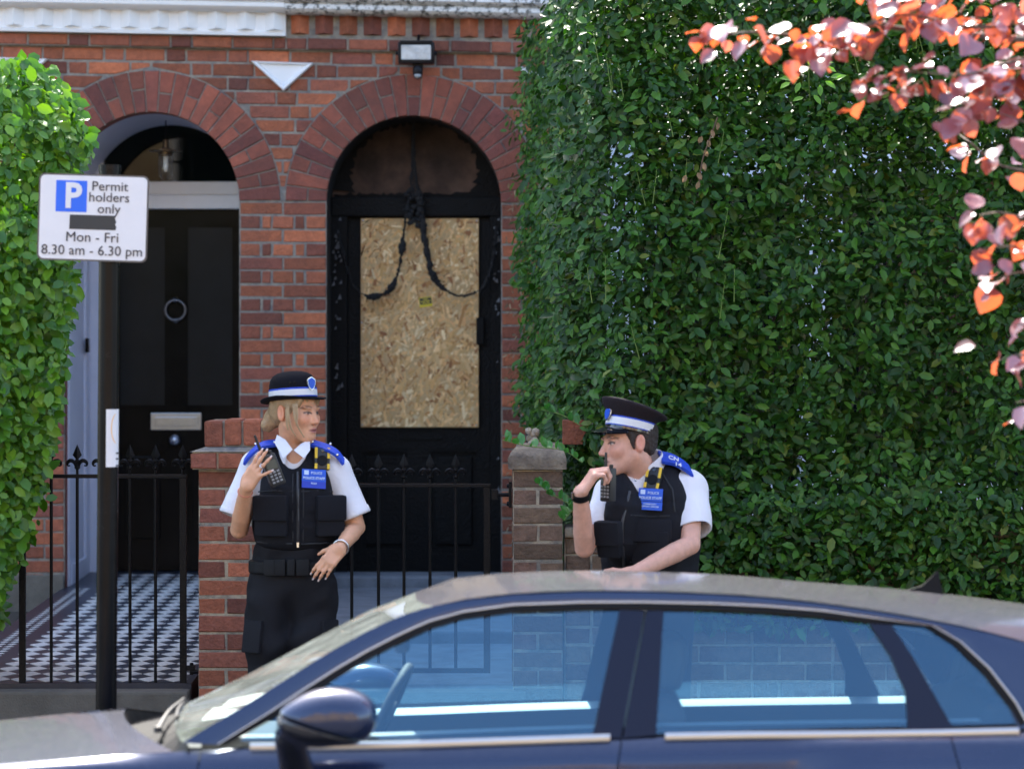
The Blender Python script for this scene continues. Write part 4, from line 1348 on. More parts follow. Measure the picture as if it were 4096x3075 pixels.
m_privet = leaf_mat("privet_leaf", (.010,.042,.005), (.027,.096,.009), (.068,.178,.016), .2, .42, spec=.32, odd=(.12,.17,.02))
m_grise = leaf_mat("glossy_apple_green_leaf", (.035,.12,.006), (.085,.225,.012), (.18,.34,.025), .26, .38)
m_purple = leaf_mat("purple_red_leaf", (.035,.010,.022), (.15,.045,.075), (.38,.22,.26), .30, .36, tint=(1.0,.19,.03), spec=1.0, coat=1.0)  # palest tone has the pinkish sun glare of the leaf tops put in
m_lime = leaf_mat("young_lime_leaf", (.12,.30,.03), (.2,.42,.04), (.3,.55,.06), .4, .35)  # brighter copy of the hedge leaf, its sunlight put into the colour
m_bark = mat("grey_brown_bark", (.13,.095,.07), .9, var=.4, vscale=30, bump=.8, bscale=60)
m_twig = mat("brown_twig", (.10,.06,.035), .85)
m_dry = leaf_mat("withered_leaf", (.14,.09,.05), (.24,.16,.09), (.36,.26,.16), .2, .7)

# ---- tall dark hedge on the right
def hedge_right():
    r = np.random.default_rng(21)
    h = empty("privet_hedge", (1.4,-3.3,.4), "tall dark green clipped hedge filling the right garden behind the policeman", "hedge")
    # front sheet, in several layers of depth
    n = 40000
    x = r.uniform(.15, 2.35, n); z = r.uniform(.68, 3.50, n); dep = r.gamma(1.6, .085, n)
    Pt = np.stack([x, np.zeros(n), z], 1)
    yf = -3.80 + .06*lump(Pt, 3, 7.0) + .03*lump(Pt, 4, 17)
    # rounded near corner on the path side and over the wall
    left = .30+.05*lump(np.stack([np.zeros(n),yf,z],1)*1.0, 8, 6)
    yf = yf + np.maximum(0, (left+.22-x))**2*4.0 + np.maximum(0, z-3.3)**1.5*1.2
    P = np.stack([x, yf+dep, z], 1)
    keep = x > left-.10
    hole = lump(P*np.array([1,.25,1.0]), 12, 9.0)
    keep &= ~((hole > 1.45) & (x > .75) & (z < 2.9))
    # side of the hedge that runs back along the path
    n2 = 17000
    y2 = r.uniform(-3.55, -.45, n2); z2 = r.uniform(.55, 3.5, n2)
    edge = .28 - (y2+3.4)/2.9*.215
    Pb = np.stack([np.zeros(n2), y2, z2], 1)
    edge = edge + .05*lump(Pb, 5, 6) + .028*lump(Pb, 6, 15) + np.maximum(0, z2-3.0)*.10 - .035*np.exp(-((z2-1.75)/.35)**2) - .05*np.clip((z2-1.7)/.6,0,1)
    x2 = edge + r.gamma(1.5, .07, n2)
    P2 = np.stack([x2, y2, z2], 1)
    # inside fill, thinner
    n3 = 12000
    P3 = np.stack([r.uniform(.55,2.4,n3), r.uniform(-3.4,-2.85,n3), r.uniform(.7,3.45,n3)], 1)
    hole3 = lump(P3*np.array([1,.25,1.0]), 12, 9.0)
    P3 = P3[~((hole3 > .95) & (P3[:,2] < 2.85))]
    P = P[keep]
    n4 = 7000
    P4 = np.stack([r.uniform(.3,2.4,n4), -3.78+r.gamma(1.6,.09,n4), r.uniform(2.75,3.5,n4)], 1); P4[:,1] += np.maximum(0,P4[:,2]-3.3)**1.5*1.2
    n5 = 4200
    P5 = np.stack([r.uniform(.45,2.4,n5), -3.86+r.gamma(1.5,.04,n5), r.uniform(.70,1.25,n5)], 1)
    P = np.concatenate([P, P4, P5])
    out1 = np.tile(np.array([0,-1.,0]), (len(P),1)); cx = np.clip((.62-P[:,0])/.4, 0, 1); out1[:,0] = -cx*.9
    out2 = np.tile(np.array([-1.,-.35,0]), (len(P2),1)); out3 = np.tile(np.array([0,-1.,0]), (len(P3),1))
    PP = np.concatenate([P, P2, P3]); OO = np.concatenate([out1, out2, out3])
    N_ = len(PP)
    size = r.gamma(9, .0049, N_).clip(.022,.072)
    fr = leaf_frames(N_, PP, OO, .62, .48, .15, r, size, .56)
    # largest in view: front sheet, outermost
    front = np.arange(len(P)); d = P[:,1]-.02*size[:len(P)]/.045
    vis_ = (P[:,0] < 1.95) & (P[:,0] > .3) & (P[:,2] > 1.1)
    cand = front[vis_]; idx = cand[np.argsort(P[cand,1] - 2.5*size[cand])][:300]
    foliage(h, PP, fr, m_privet, idx, r)
    # upright shoots
    rr = random.Random(5); sh = []; D_, N2, S2, L2, W2 = [], [], [], [], []
    stems = MB()
    for k in range(20):
        if rr.random() < .65: b = Vector((rr.uniform(.33,.95), -3.84+rr.uniform(-.02,.08), rr.uniform(1.5,3.1)))
        else: b = Vector((rr.uniform(.2,2.1), -3.82, rr.uniform(2.5,3.35)))
        lean_ = Vector((rr.uniform(-.3,.2), rr.uniform(-.35,-.05), 1)).normalized(); ln_ = rr.uniform(.10,.20)
        if b.z > 3.0: ln_ *= .6
        stems.tube([b, b+lean_*ln_*.6, b+lean_*ln_+Vector((0,0,.01))], [.0024,.0018,.001], 5)
        m_ = int(ln_/.032)
        for q in range(m_):
            p_ = b+lean_*ln_*(q+1)/m_
            a_ = q*1.57+rr.random()*.4
            for s in (0, math.pi):
                dd = Vector((math.cos(a_+s), math.sin(a_+s)*.8, .35+.4*q/m_)).normalized()
                nn = (Vector((0,0,1))-dd*dd.z).normalized(); ss = dd.cross(nn)
                sh.append(p_); D_.append(dd); N2.append(nn); S2.append(ss); l_ = rr.uniform(.028,.048)*(1.1-.4*q/m_); L2.append(l_); W2.append(l_*.45)
    fr2 = tuple(np.array([list(v) for v in a]) for a in (D_, N2, S2)) + (np.array(L2), np.array(W2))
    V, Fq, rn = leaf_cloud(np.array([list(p) for p in sh]), fr2, r)
    tag(link("shoot_leaves", np_mesh("shoot_leaves", V-np.array(org(h)), Fq, leaf_mat("privet_shoot_leaf", (.035,.11,.015),(.055,.15,.02),(.09,.21,.03),.28,.42), True, {"rnd": rn}), h), kind="stuff")
    stems.build("shoot_stems", mat("green_stem",(.12,.2,.04),.6), h, kind="stuff")
    # bare branches inside
    br = MB()
    for k in range(150):
        b = Vector((rr.uniform(.4,2.3), rr.uniform(-3.3,-2.7), rr.uniform(.6,1.6))); e = b+Vector((rr.uniform(-.35,.35), rr.uniform(-.25,.25), rr.uniform(.7,1.8)))
        mdl = (b+e)/2+Vector((rr.uniform(-.08,.08),0,0)); br.tube(smooth_path([b,mdl,e],8), rr.uniform(.003,.009), 5)
    br.build("branches", m_twig, h, kind="stuff")
    # little withered fringe at the path side and one dead spray
    dr = [];
    for k in range(150):
        z_ = rr.choice([.9,1.15,1.5,1.75,2.0,2.15,2.4,2.6])+rr.uniform(-.1,.1); y_ = rr.uniform(-1.2,-.5)
        dr.append((.02+rr.uniform(-.05,.06), y_, z_))
    dr = np.array(dr); o_ = np.tile(np.array([-1.,-.4,0]), (len(dr),1))
    frd = leaf_frames(len(dr), dr, o_, .1, .8, 1.2, r, np.full(len(dr),.034), .4)
    V, Fq, rn = leaf_cloud(dr, frd, r)
    tag(link("withered_leaves", np_mesh("withered_leaves", V-np.array(org(h)), Fq, m_dry, True, {"rnd": rn}), h), kind="stuff")
    sp_ = [at(2870,470,-3.88), at(2838,560,-3.9), at(2810,640,-3.9), at(2796,735,-3.9)]
    MB().tube(smooth_path(sp_,12), [.003]*13, 5).build("dead_twig", m_twig, h)
    dl = MB()
    for (px, py) in ((2870,490),(2845,520),(2808,545),(2818,600),(2815,650),(2790,690),(2745,700),(2795,725),(2830,560)):
        q = at(px,py,-3.91); base = LT*np.array([.024,.036,.036])
        Mx = Euler((R(70+rr.uniform(-20,20)), rr.uniform(-.6,.6)+math.pi, rr.uniform(-.5,.5))).to_matrix()
        dl.add([q+Mx@Vector(v) for v in base], [tuple(f) for f in LF])
    dl.build("dead_leaves", m_dry, h, kind="stuff")
    # sprays hanging over the pillar
    for k, (pth, nl) in enumerate((([(2330,1850),(2250,1800),(2120,1785),(2010,1760)],14), ([(2340,2040),(2270,2010),(2200,1970),(2150,1930)],12), ([(2330,1990),(2290,2040),(2255,2080)],8), ([(2320,1700),(2250,1660),(2180,1640)],8))):
        pp = smooth_path([at(a_,b_,-3.92+.0*k) for a_, b_ in pth], 20)
        MB().tube(pp, .0022, 5).build("spray_stem", mat("green_stem",(.12,.2,.04)), h)
        ls_ = MB()
        for q in range(nl):
            p_ = pp[min(20, int(20*(q+.6)/nl))]; s_ = 1 if q % 2 else -1
            l_ = rr.uniform(.04,.062)
            Mx = Euler((R(60+rr.uniform(-25,25)), rr.uniform(-.3,.3)+ (0.5*s_), R(100*s_+rr.uniform(-40,40)+ (90 if s_>0 else 90)))).to_matrix()
            ls_.add([p_+Mx@Vector((v[0]*l_*.6, v[1]*l_, v[2]*l_)) for v in LT], [tuple(f) for f in LF])
        ls_.build("spray_leaves", leaf_mat("spray_leaf", (.04,.15,.03),(.06,.21,.045),(.09,.27,.06),.25,.38), h, kind="stuff")
    return h
hedge_right()

# sunlit lime sprig at the hedge top
def lime_sprig():
    h = empty("lime_sprig", at(3225,290,-3.85), "bright lime green sprig catching sun on the hedge face", "sprig")
    rr = random.Random(9)
    MB().tube(smooth_path([at(3240,400,-3.85), at(3235,300,-4.0), at(3235,190,-4.05)],10), .003, 5).build("stem", mat("green_stem",(.12,.2,.04)), h)
    base = np_mesh("leaf", LT.copy(), LF, m_lime)
    for (px, py, l_, a_) in ((3215,195,.05,150),(3245,190,.05,20),(3225,215,.055,200),(3265,215,.055,-20),(3215,235,.05,230),(3175,320,.06,170),(3200,310,.06,190),(3160,330,.05,215),(3200,330,.05,250),(3320,310,.06,10),(3300,325,.055,-40),(3340,320,.05,30),(3280,340,.05,-90),(3240,265,.05,90),(3290,250,.045,0),(3300,270,.05,-25),(3180,270,.05,190),(3255,380,.05,-60),(3215,390,.05,200)):
        q = at(px, py, -4.05+rr.uniform(-.04,.03)); t = R(a_)
        D = Vector((math.cos(t), -.25, math.sin(t)*.8)).normalized(); N_ = (Vector((0,-.75,.7))-D*D.dot(Vector((0,-.75,.7)))).normalized(); S_ = D.cross(N_)
        M = Matrix((S_,D,N_)).transposed()
        link("leaf", base, h, q, M.to_euler(), (l_*.55,l_,l_))
lime_sprig()

# ---- bright rounded-leaf hedge at the left edge
def hedge_left():
    r = np.random.default_rng(33)
    h = empty("griselinia_hedge", (-2.6,-3.5,.4), "bright apple green glossy hedge bulging over the left gate", "hedge")
    prof_py = np.array([262,300,420,560,640,760,1000,1100,1250,1500,1700,1900,2050,2200,2300,2400])
    prof_px = np.array([180,235,330,385,340,300,325,330,290,275,235,205,165,130,70,20])
    Y0 = -3.75
    zz = np.array([at(0,p,Y0).z for p in prof_py])[::-1]; xx = np.array([at(p,0,Y0).x for p in prof_px])[::-1]
    n = 9000
    z = r.uniform(zz[0]-.1, zz[-1]+.02, n); y = r.uniform(-4.12, -3.0, n)
    xe = np.interp(z, zz, xx)
    Pq = np.stack([np.zeros(n), y, z],1)
    xe = xe - .55*((y+3.75)/.75)**2*np.where(y < -3.75, 2.6, .5) + .03*lump(Pq, 2, 9) - .02
    topz = zz[-1]
    dep = r.gamma(1.5,.06,n)
    x = xe - dep
    # front face leaves too
    n2 = 9000
    z2 = r.uniform(zz[0]-.12, topz, n2); xe2 = np.interp(z2, zz, xx)
    x2 = r.uniform(-3.15, -1.72, n2); ok = x2 < xe2-.01
    Pq2 = np.stack([x2, np.zeros(n2), z2],1)
    y2 = -4.12 + .06*lump(Pq2, 4, 8) + np.maximum(0,(x2-xe2+.3))**2*2.6 + np.maximum(0, z2-topz+.3)**2*2.0 + r.gamma(1.5,.06,n2)
    P = np.concatenate([np.stack([x,y,z],1)[x > -3.2], np.stack([x2,y2,z2],1)[ok]])
    sl = (x > -3.2).sum()
    O_ = np.concatenate([np.tile(np.array([.8,-.75,0]),(sl,1)), np.tile(np.array([.15,-1,0]),(ok.sum(),1))])
    N_ = len(P)
    size = r.gamma(10,.0052,N_).clip(.03,.074)
    fr = leaf_frames(N_, P, O_, .55, .42, .75, r, size, .70)
    vis_ = np.where((P[:,0] > -2.18) & (P[:,1] < -3.6))[0]
    idx = vis_[np.argsort(P[vis_,1]-1.5*size[vis_])][:300]
    foliage(h, P, fr, m_grise, idx, r)
    rr = random.Random(5); br = MB()
    for k in range(40):
        b = Vector((rr.uniform(-3,-2.3), rr.uniform(-3.8,-3.2), .5)); e = Vector((rr.uniform(-2.9,-2.05), rr.uniform(-4.0,-3.3), rr.uniform(1.2,2.8)))
        br.tube(smooth_path([b,(b+e)/2+Vector((-.1,0,.1)),e],8), [.009-.0007*i for i in range(9)], 5)
    br.build("branches", m_twig, h, kind="stuff")
hedge_left()

def oval_leaf(wid, curl, cup):
    """rounded leaf with a midrib fold, curled along its length"""
    us = (0,.12,.3,.5,.7,.87,1.0); ws = (.02,.30,.46,.5,.42,.24,.02); V, Fq = [], []
    for u, w_ in zip(us, ws):
        zc = -curl*u*u*1.6+.03*math.sin(u*9)
        for s in (-1,-.5,0,.5,1):
            V.append((s*w_*wid*1.5, u, zc+cup*(s*s)*w_*1.6+.012*math.sin(u*14+s*3)))
    for i in range(6):
        for k in range(4):
            a = i*5+k; Fq.append((a,a+1,a+6,a+5))
    return np_mesh("leaf", np.array(V), np.array(Fq), m_purple)

# ---- purple-leaved tree whose twigs reach in from the right
def purple_tree():
    rr = random.Random(14)
    tx, ty = 3.1, -5.15
    t = empty("purple_leaf_tree", (tx,ty,0), "purple leaved street tree, sunlit red twigs hanging in from the right", "tree")
    MB().tube(smooth_path([(tx,ty,-.02),(tx-.02,ty,1.2),(tx+.03,ty-.05,2.4),(tx-.1,ty-.2,3.4),(tx-.2,ty-.4,4.4)],24), [.11-.0028*i for i in range(25)], 12).build("trunk", m_bark, t, smooth=True)
    def P(px, py, Y): return at(px, py, Y)
    twigs = [  # px path from the right, Y
        ([(4500,-150),(4150,60),(3900,110),(3600,60),(3350,150),(3230,165)], -6.75, 70),
        ([(3480,100),(3300,170),(3150,140),(2990,130),(2880,150),(2850,190)], -6.75, 26),
        ([(4500,150),(4200,210),(4000,260),(3850,300),(3600,290),(3430,350)], -6.9, 64),
        ([(4200,200),(4060,330),(3900,380),(3820,460)], -6.9, 26),
        ([(4500,520),(4250,560),(4080,480),(4000,455)], -6.85, 10),
        ([(4500,760),(4200,700),(4000,660),(3880,570),(3840,540)], -6.4, 14),
        ([(4500,800),(4250,860),(4100,870),(4000,850),(3920,860)], -6.9, 18),
        ([(4500,1000),(4250,1000),(4060,985),(3900,1000)], -6.9, 20),
        ([(4500,1080),(4300,1110),(4080,1090),(3960,1130)], -6.8, 16),
        ([(4500,1180),(4300,1280),(4150,1290),(4060,1300)], -6.8, 5),
        ([(4500,1330),(4250,1420),(4080,1420),(3960,1450)], -6.9, 16),
        ([(4500,1560),(4300,1620),(4150,1600),(4060,1610)], -6.9, 7),
        ([(4500,-60),(4300,-40),(4000,-30),(3700,-60),(3450,-40)], -6.7, 50),
    ]
    base = [oval_leaf(.55+.06*k, .10+.07*k, .06+.05*k) for k in range(4)]
    for pth, Y, nl in twigs:
        pp = smooth_path([P(a_,b_,Y+.12*math.sin(i*1.7)) for i, (a_,b_) in enumerate(pth)], 40)
        MB().tube(pp, [.0075-.00015*i for i in range(41)], 6).build("branch", m_bark, t, smooth=True)
        nl = int(nl*(1.45 if pth[0][1] < 300 else 1.15))
        for q in range(nl):
            u = (q+rr.random())/nl; p_ = pp[min(40,int(40*u))]
            a_ = rr.uniform(0,6.28)
            D = Vector((math.cos(a_)*.8-.35, math.sin(a_)*.9, rr.uniform(-1.0,.25))).normalized()
            U = Vector((rr.gauss(-.05,.32), rr.gauss(-.30,.45), 1.0)); N_ = (U-D*U.dot(D)).normalized(); S_ = D.cross(N_)
            l_ = rr.uniform(.036,.082); M = Matrix((S_,D,N_)).transposed()
            off = D*.02+Vector((rr.gauss(0,.03),rr.gauss(0,.05),rr.gauss(0,.03)))
            link("leaf", base[rr.randrange(4)], t, p_+off, M.to_euler(), (l_,l_,l_))
    # limbs that carry the twigs back to the trunk, and the crown outside the picture
    for pth, Y, nl in twigs:
        e = P(pth[0][0], pth[0][1], Y)
        zt_ = min(4.2, max(1.6, e.z-.5)); s_ = Vector((tx-.05, ty-.1, zt_))
        MB().tube(smooth_path([s_, (s_+e)/2+Vector((0,0,.2)), e], 12), [.022-.0012*i for i in range(13)], 7).build("limb", m_bark, t, smooth=True)
    r = np.random.default_rng(3)
    n = 2600
    d = r.normal(size=(n,3)); d /= np.linalg.norm(d,axis=1,keepdims=True)
    Pn = np.array([tx+.2, ty-.7, 4.3])+d*np.array([1.3,1.35,1.2])*(r.random(n)**.4)[:,None]
    # keep what would hang in front of the picture out of it: only the twigs above do
    px_ = CXP+Pn[:,0]*F/(Pn[:,1]-CAMY); py_ = HYP-(Pn[:,2]-CAMH)*F/(Pn[:,1]-CAMY)
    Pn = Pn[(px_ > 4250) | (py_ < -160)]
    O_ = (Pn-np.array([tx,ty,4.0])); O_ /= np.linalg.norm(O_,axis=1,keepdims=True)
    fr = leaf_frames(len(Pn), Pn, O_, .6, .5, .4, r, r.uniform(.05,.085,len(Pn)), .7)
    V, Fq, rn = leaf_cloud(Pn, fr, r)
    tag(link("crown", np_mesh("crown", V-np.array(org(t)), Fq, m_purple, True, {"rnd": rn}), t), kind="stuff")
purple_tree()

# ================================================================== houses across the street (seen only in the car's glass and paint)
def far_house(x0, x1, label, gable):
    h = empty("opposite_house", ((x0+x1)/2,-22,0), label, "house", "yellow brick houses across the street")
    y1 = -21.0
    MB().box((x0,-29,-.1),(x1,y1,6.2)).build("wall", m_ybrick, h)
    ym = -25
    if gable:
        xm = (x0+x1)/2
        MB().add([(x0-.2,y1+.2,6.2),(x1+.2,y1+.2,6.2),(xm,y1+.2,8.4),(x0-.2,-29,6.2),(x1+.2,-29,6.2),(xm,-29,8.4)], [(0,1,2),(1,4,5,2),(0,2,5,3),(3,5,4)]).build("roof", m_ybrick, h)
    else:
        MB().add([(x0,y1+.2,6.2),(x1,y1+.2,6.2),(x1,ym,8.6),(x0,ym,8.6),(x1,-29,6.2),(x0,-29,6.2)], [(0,1,2,3),(3,2,4,5),(0,3,5),(1,4,2)]).build("roof", m_roof, h)
    for k, xx in enumerate((x0+(x1-x0)*.28, x0+(x1-x0)*.72)):
        for zz in (.9, 3.7):
            if k == 1 and zz < 1:
                MB().box((xx-.48,y1,0.05),(xx+.48,y1+.04,2.2)).build("door", mat("blue_door",(.03,.06,.14),.4), h); continue
            w = MB().box((xx-.6,y1,zz),(xx+.6,y1+.05,zz+1.6)).build("window", m_white, h)
            MB().box((xx-.52,y1+.051,zz+.08),(xx+.52,y1+.056,zz+1.52)).build("pane", m_dglass, w)
    MB().box(((x0+x1)/2-.5,-25.6,8.0),((x0+x1)/2+.5,-25.0,9.8)).build("chimney", m_ybrick, h)
far_house(-13.2,-7.9, "yellow brick house across the street reflected at the car's bonnet end", False)
far_house(-7.8,-2.5, "yellow brick house with gabled front across the street", True)
far_house(-2.4,2.9, "yellow brick house with slate roof directly across the street", False)
far_house(3.0,8.3, "yellow brick gabled house across the street toward the car's boot", True)
far_house(8.4,13.7, "yellow brick house across the street farthest from the bonnet", False)
# ================================================================== parked car
YC = -6.65
def car_paint():
    m = mat("dark_blue_metallic_paint", (.012,.022,.065), .24, spec=.3, metal=.35, coat=1.0, var=.1, vscale=300)
    nt = m.node_tree; N = nt.nodes; L = nt.links.new
    b = N["Principled BSDF"]; out = N["Material Output"]
    b.inputs["Coat Roughness"].default_value = .09
    geo = N.new("ShaderNodeNewGeometry"); sx = N.new("ShaderNodeSeparateXYZ"); L(geo.outputs["Normal"], sx.inputs[0])
    mr = N.new("ShaderNodeMapRange"); mr.inputs["From Min"].default_value = .45; mr.inputs["From Max"].default_value = .95
    L(sx.outputs["Z"], mr.inputs["Value"])
    nz = N.new("ShaderNodeTexNoise"); nz.inputs["Scale"].default_value = 45; nz.inputs["Detail"].default_value = 10; L(geo.outputs["Position"], nz.inputs["Vector"])
    m2 = N.new("ShaderNodeMapRange"); m2.inputs["From Min"].default_value = .3; m2.inputs["From Max"].default_value = .7; m2.inputs["To Min"].default_value = .07; m2.inputs["To Max"].default_value = .14
    L(nz.outputs["Fac"], m2.inputs["Value"])
    mu = N.new("ShaderNodeMath"); mu.operation = 'MULTIPLY'; L(mr.outputs[0], mu.inputs[0]); L(m2.outputs[0], mu.inputs[1])
    d = N.new("ShaderNodeBsdfDiffuse"); d.inputs[0].default_value = (.30,.28,.25,1)
    ms = N.new("ShaderNodeMixShader"); L(mu.outputs[0], ms.inputs[0]); L(b.outputs[0], ms.inputs[1]); L(d.outputs[0], ms.inputs[2]); L(ms.outputs[0], out.inputs["Surface"])
    return m
m_paint = car_paint()
m_trim = mat("satin_aluminium_trim", (.50,.49,.47), .32, metal=1.0)
m_rub = mat("black_rubber_trim", (.006,.006,.007), .5, spec=.15)
m_gblack = mat("gloss_black_trim", (.008,.009,.016), .12, coat=.6)
m_post = mat("dark_navy_door_frame", (.007,.010,.028), .3, spec=.25)
m_int = mat("charcoal_interior", (.035,.036,.04), .7, bump=.2, bscale=200)
m_intl = mat("grey_interior_trim", (.32,.34,.34), .6)
m_tyre = mat("tyre_rubber", (.02,.02,.021), .85)
m_side = glass_mat("car_side_glass", (.66,.87,.95), 2.15, dust=.006, refl=(.42,.74,1.0))
m_wind = glass_mat("car_windscreen_glass", (.80,.88,.86), 1.7, dust=.13, dustcol=(.50,.54,.49))

car = empty("parked_car", (at_x(2300,YC), YC, ROAD_Z), "dark blue dusty hatchback car parked in the foreground", "car")
def mir(p): return Vector((p[0], 2*YC-p[1], p[2]))
def mirror_mb(b):
    q = MB(); q.v = [tuple(mir(p)) for p in b.v]; q.f = [tuple(reversed(f)) for f in b.f]; q.mi = list(b.mi); return q
def both(b, name, m, **kw):
    b.build(name, m, car, **kw); return mirror_mb(b).build(name, m, car, **kw)
def on_side(px, py, off=0.0):
    Y = -7.4
    for _ in range(8):
        z = at(px, py, Y).z; Y = -7.45+(z-.73)*.38+off
    return at(px, py, Y)
def curve(pts, Y):
    return [at(p[0], p[1], Y if not callable(Y) else Y(p[0])) for p in pts]
def interp(pts, X):
    xs = [p.x for p in pts]; zs = [p.z for p in pts]
    return float(np.interp(X, xs, zs))
def spl(xs, ys, x):
    """smooth monotone-ish interpolation (Catmull-Rom on uneven knots)"""
    xs = list(xs); ys = list(ys)
    if x <= xs[0]: return ys[0]+(ys[1]-ys[0])/(xs[1]-xs[0])*(x-xs[0])
    if x >= xs[-1]: return ys[-1]+(ys[-1]-ys[-2])/(xs[-1]-xs[-2])*(x-xs[-1])
    i = max(k for k in range(len(xs)-1) if xs[k] <= x)
    h = xs[i+1]-xs[i]; t = (x-xs[i])/h
    def sl(k):
        if k == 0: return (ys[1]-ys[0])/(xs[1]-xs[0])
        if k == len(xs)-1: return (ys[-1]-ys[-2])/(xs[-1]-xs[-2])
        return (ys[k+1]-ys[k-1])/(xs[k+1]-xs[k-1])
    m0, m1 = sl(i)*h, sl(i+1)*h
    return (2*t**3-3*t*t+1)*ys[i]+(t**3-2*t*t+t)*m0+(-2*t**3+3*t*t)*ys[i+1]+(t**3-t*t)*m1

# --- windscreen edge, roof rail, crown line
edge_px = [(730,2969),(860,2890),(999,2807),(1153,2709),(1307,2613),(1430,2544),(1537,2490),(1620,2456),(1700,2430),(1860,2400),(2051,2378),(2320,2366),(2570,2367),(2850,2377),(3067,2391),(3300,2416),(3518,2447),(3700,2478),(3800,2497),(3950,2530),(4096,2568),(4250,2612),(4420,2670)]
inner_px = [(905,2978),(1000,2925),(1110,2862),(1230,2786),(1370,2698),(1480,2634),(1600,2572),(1665,2542),(1730,2514),(1850,2478),(2051,2451),(2320,2441),(2560,2440),(2850,2446),(3067,2456),(3290,2474),(3470,2493),(3600,2497),(3700,2506),(3810,2575),(3930,2690),(4040,2830),(4080,2905)]
edge = [on_side(*p) for p in edge_px]
inner = [on_side(*p) for p in inner_px]
rail = edge[9:]
rx = [p.x for p in rail]; rzs = [p.z for p in rail]; rys = [p.y for p in rail]
crown = curve([(1790,2350),(1860,2334),(1938,2318),(2100,2302),(2277,2293),(2450,2290),(2615,2292),(2954,2307),(3293,2331),(3500,2347),(3744,2370),(4096,2414),(4300,2446),(4480,2482)], YC)
cxs_ = [p.x for p in crown]; czs_ = [p.z for p in crown]
NA = 17
rows = []
X_f, X_r = rail[0].x, rail[-1].x
for i in range(41):
    X = X_f+(X_r-X_f)*i/40
    zr_, yr_ = spl(rx, rzs, X), spl(rx, rys, X)
    row = []
    for k in range(NA):
        t = -1+2*k/(NA-1)
        xo = X - (1-t*t)*.05*(1-i/40) + (1-t*t)*.05*(i/40)
        zc_ = spl(cxs_, czs_, xo)
        z = zr_+.004+(max(zc_, zr_+.012)-zr_-.004)*(1-abs(t)**3.0)
        row.append(Vector((xo, YC+(yr_-YC)*-t*-1 if False else YC+(YC-yr_)*t, z)))
    rows.append(row)
MB().grid(rows).build("roof", m_paint, car, smooth=True)
front_row = rows[0]
# --- windscreen
wc_top = front_row[NA//2]
wc = curve([(735,2818),(810,2782),(999,2692),(1230,2569),(1430,2464),(1537,2416)], YC)+[wc_top]
wcp = smooth_path(wc, 12)
we = smooth_path(edge[:10], 12)
wr_ = []
for i in range(13):
    a_, c_ = we[i], wcp[i]; row = []
    for k in range(NA):
        t = -1+2*k/(NA-1); s = 1-abs(t)**2.2
        row.append(Vector((a_.x+(c_.x-a_.x)*s, YC+(YC-a_.y)*t, a_.z+(c_.z-a_.z)*s)))
    wr_.append(row)
wr_[-1] = [p.copy() for p in front_row]
wsg = MB().grid(wr_[0:12]).build("windscreen", m_wind, car, smooth=True)
MB().grid(wr_[11:13]).build("roof_header", m_paint, car, smooth=True)
bd_ = MB().grid([[p+Vector((0,0,-.002)) for p in wr_[11]], [p+Vector((0,0,-.004)) for p in wr_[10]]]); bd_.build("windscreen_shade_band", m_rub, wsg, smooth=True)
# --- side frame: painted pillar, bright strip, black seal
def strip(w0, w1, name, m, off=0.0):
    """band of the side frame between two distances (m) from the glass edge; None = out to the roof edge"""
    n_ = Vector((0,-1,.5)).normalized()*off
    def pt(i, w_):
        e = edge[i]-inner[i]; L_ = e.length
        return inner[i]+e*(1.0 if w_ is None else min(.96, w_/L_))
    b = MB()
    b.grid([[pt(i,w1)+n_ for i in range(len(edge))], [(pt(i,w0)+pt(i,w1))/2+n_*1.5+Vector((0,-.003,0)) for i in range(len(edge))], [pt(i,w0)+n_ for i in range(len(edge))]])
    both(b, name, m, smooth=True)
strip(.0265,None,"roof_side",m_paint)
strip(.0205,.0268,"window_trim",m_trim,.003)
strip(0,.0208,"window_seal",m_rub,.002)
# --- side glass
def pane(pts, name, off=.0):
    P_ = [on_side(p[0],p[1],off) for p in pts]
    b = MB().add(P_, [tuple(range(len(P_)))]); return both(b, name, m_side)
pane([(960,2962),(2372,2950),(2478,2440),(2320,2441),(2051,2451),(1850,2478),(1730,2514),(1600,2572),(1480,2634),(1370,2698),(1230,2786),(1110,2862),(1000,2925)], "front_window", .006)
pane([(2621,2938),(3636,2930),(3620,2764),(3560,2620),(3478,2494),(3290,2474),(3067,2456),(2850,2446),(2652,2443)], "rear_window", .006)
pane([(3806,2905),(4075,2900),(4040,2830),(3930,2690),(3810,2575),(3700,2506),(3565,2500),(3660,2640)], "quarter_window", .006)
def panel(pts, name, m, off=0.0):
    P_ = [on_side(p[0],p[1],off) for p in pts]; Q_ = [p+Vector((0,.02,0)) for p in P_]
    n = len(P_); b = MB().add(P_+Q_, [tuple(range(n))]+[(i,i+n,(i+1)%n+n,(i+1)%n) for i in range(n)])
    return both(b, name, m)
panel([(2367,2952),(2484,2950),(2578,2443),(2478,2438)], "door_pillar", m_post, -.003)
panel([(2492,2950),(2625,2938),(2655,2441),(2586,2443)], "door_pillar", m_post, -.003)
panel([(3633,2930),(3812,2908),(3660,2640),(3568,2498),(3475,2493),(3560,2620),(3620,2764)], "rear_door_pillar", m_post, -.003)
panel([(4075,2912),(4420,2900),(4420,2670),(4250,2612),(4096,2568),(3950,2530),(3930,2690),(4040,2830)], "rear_pillar", m_paint, -.001)
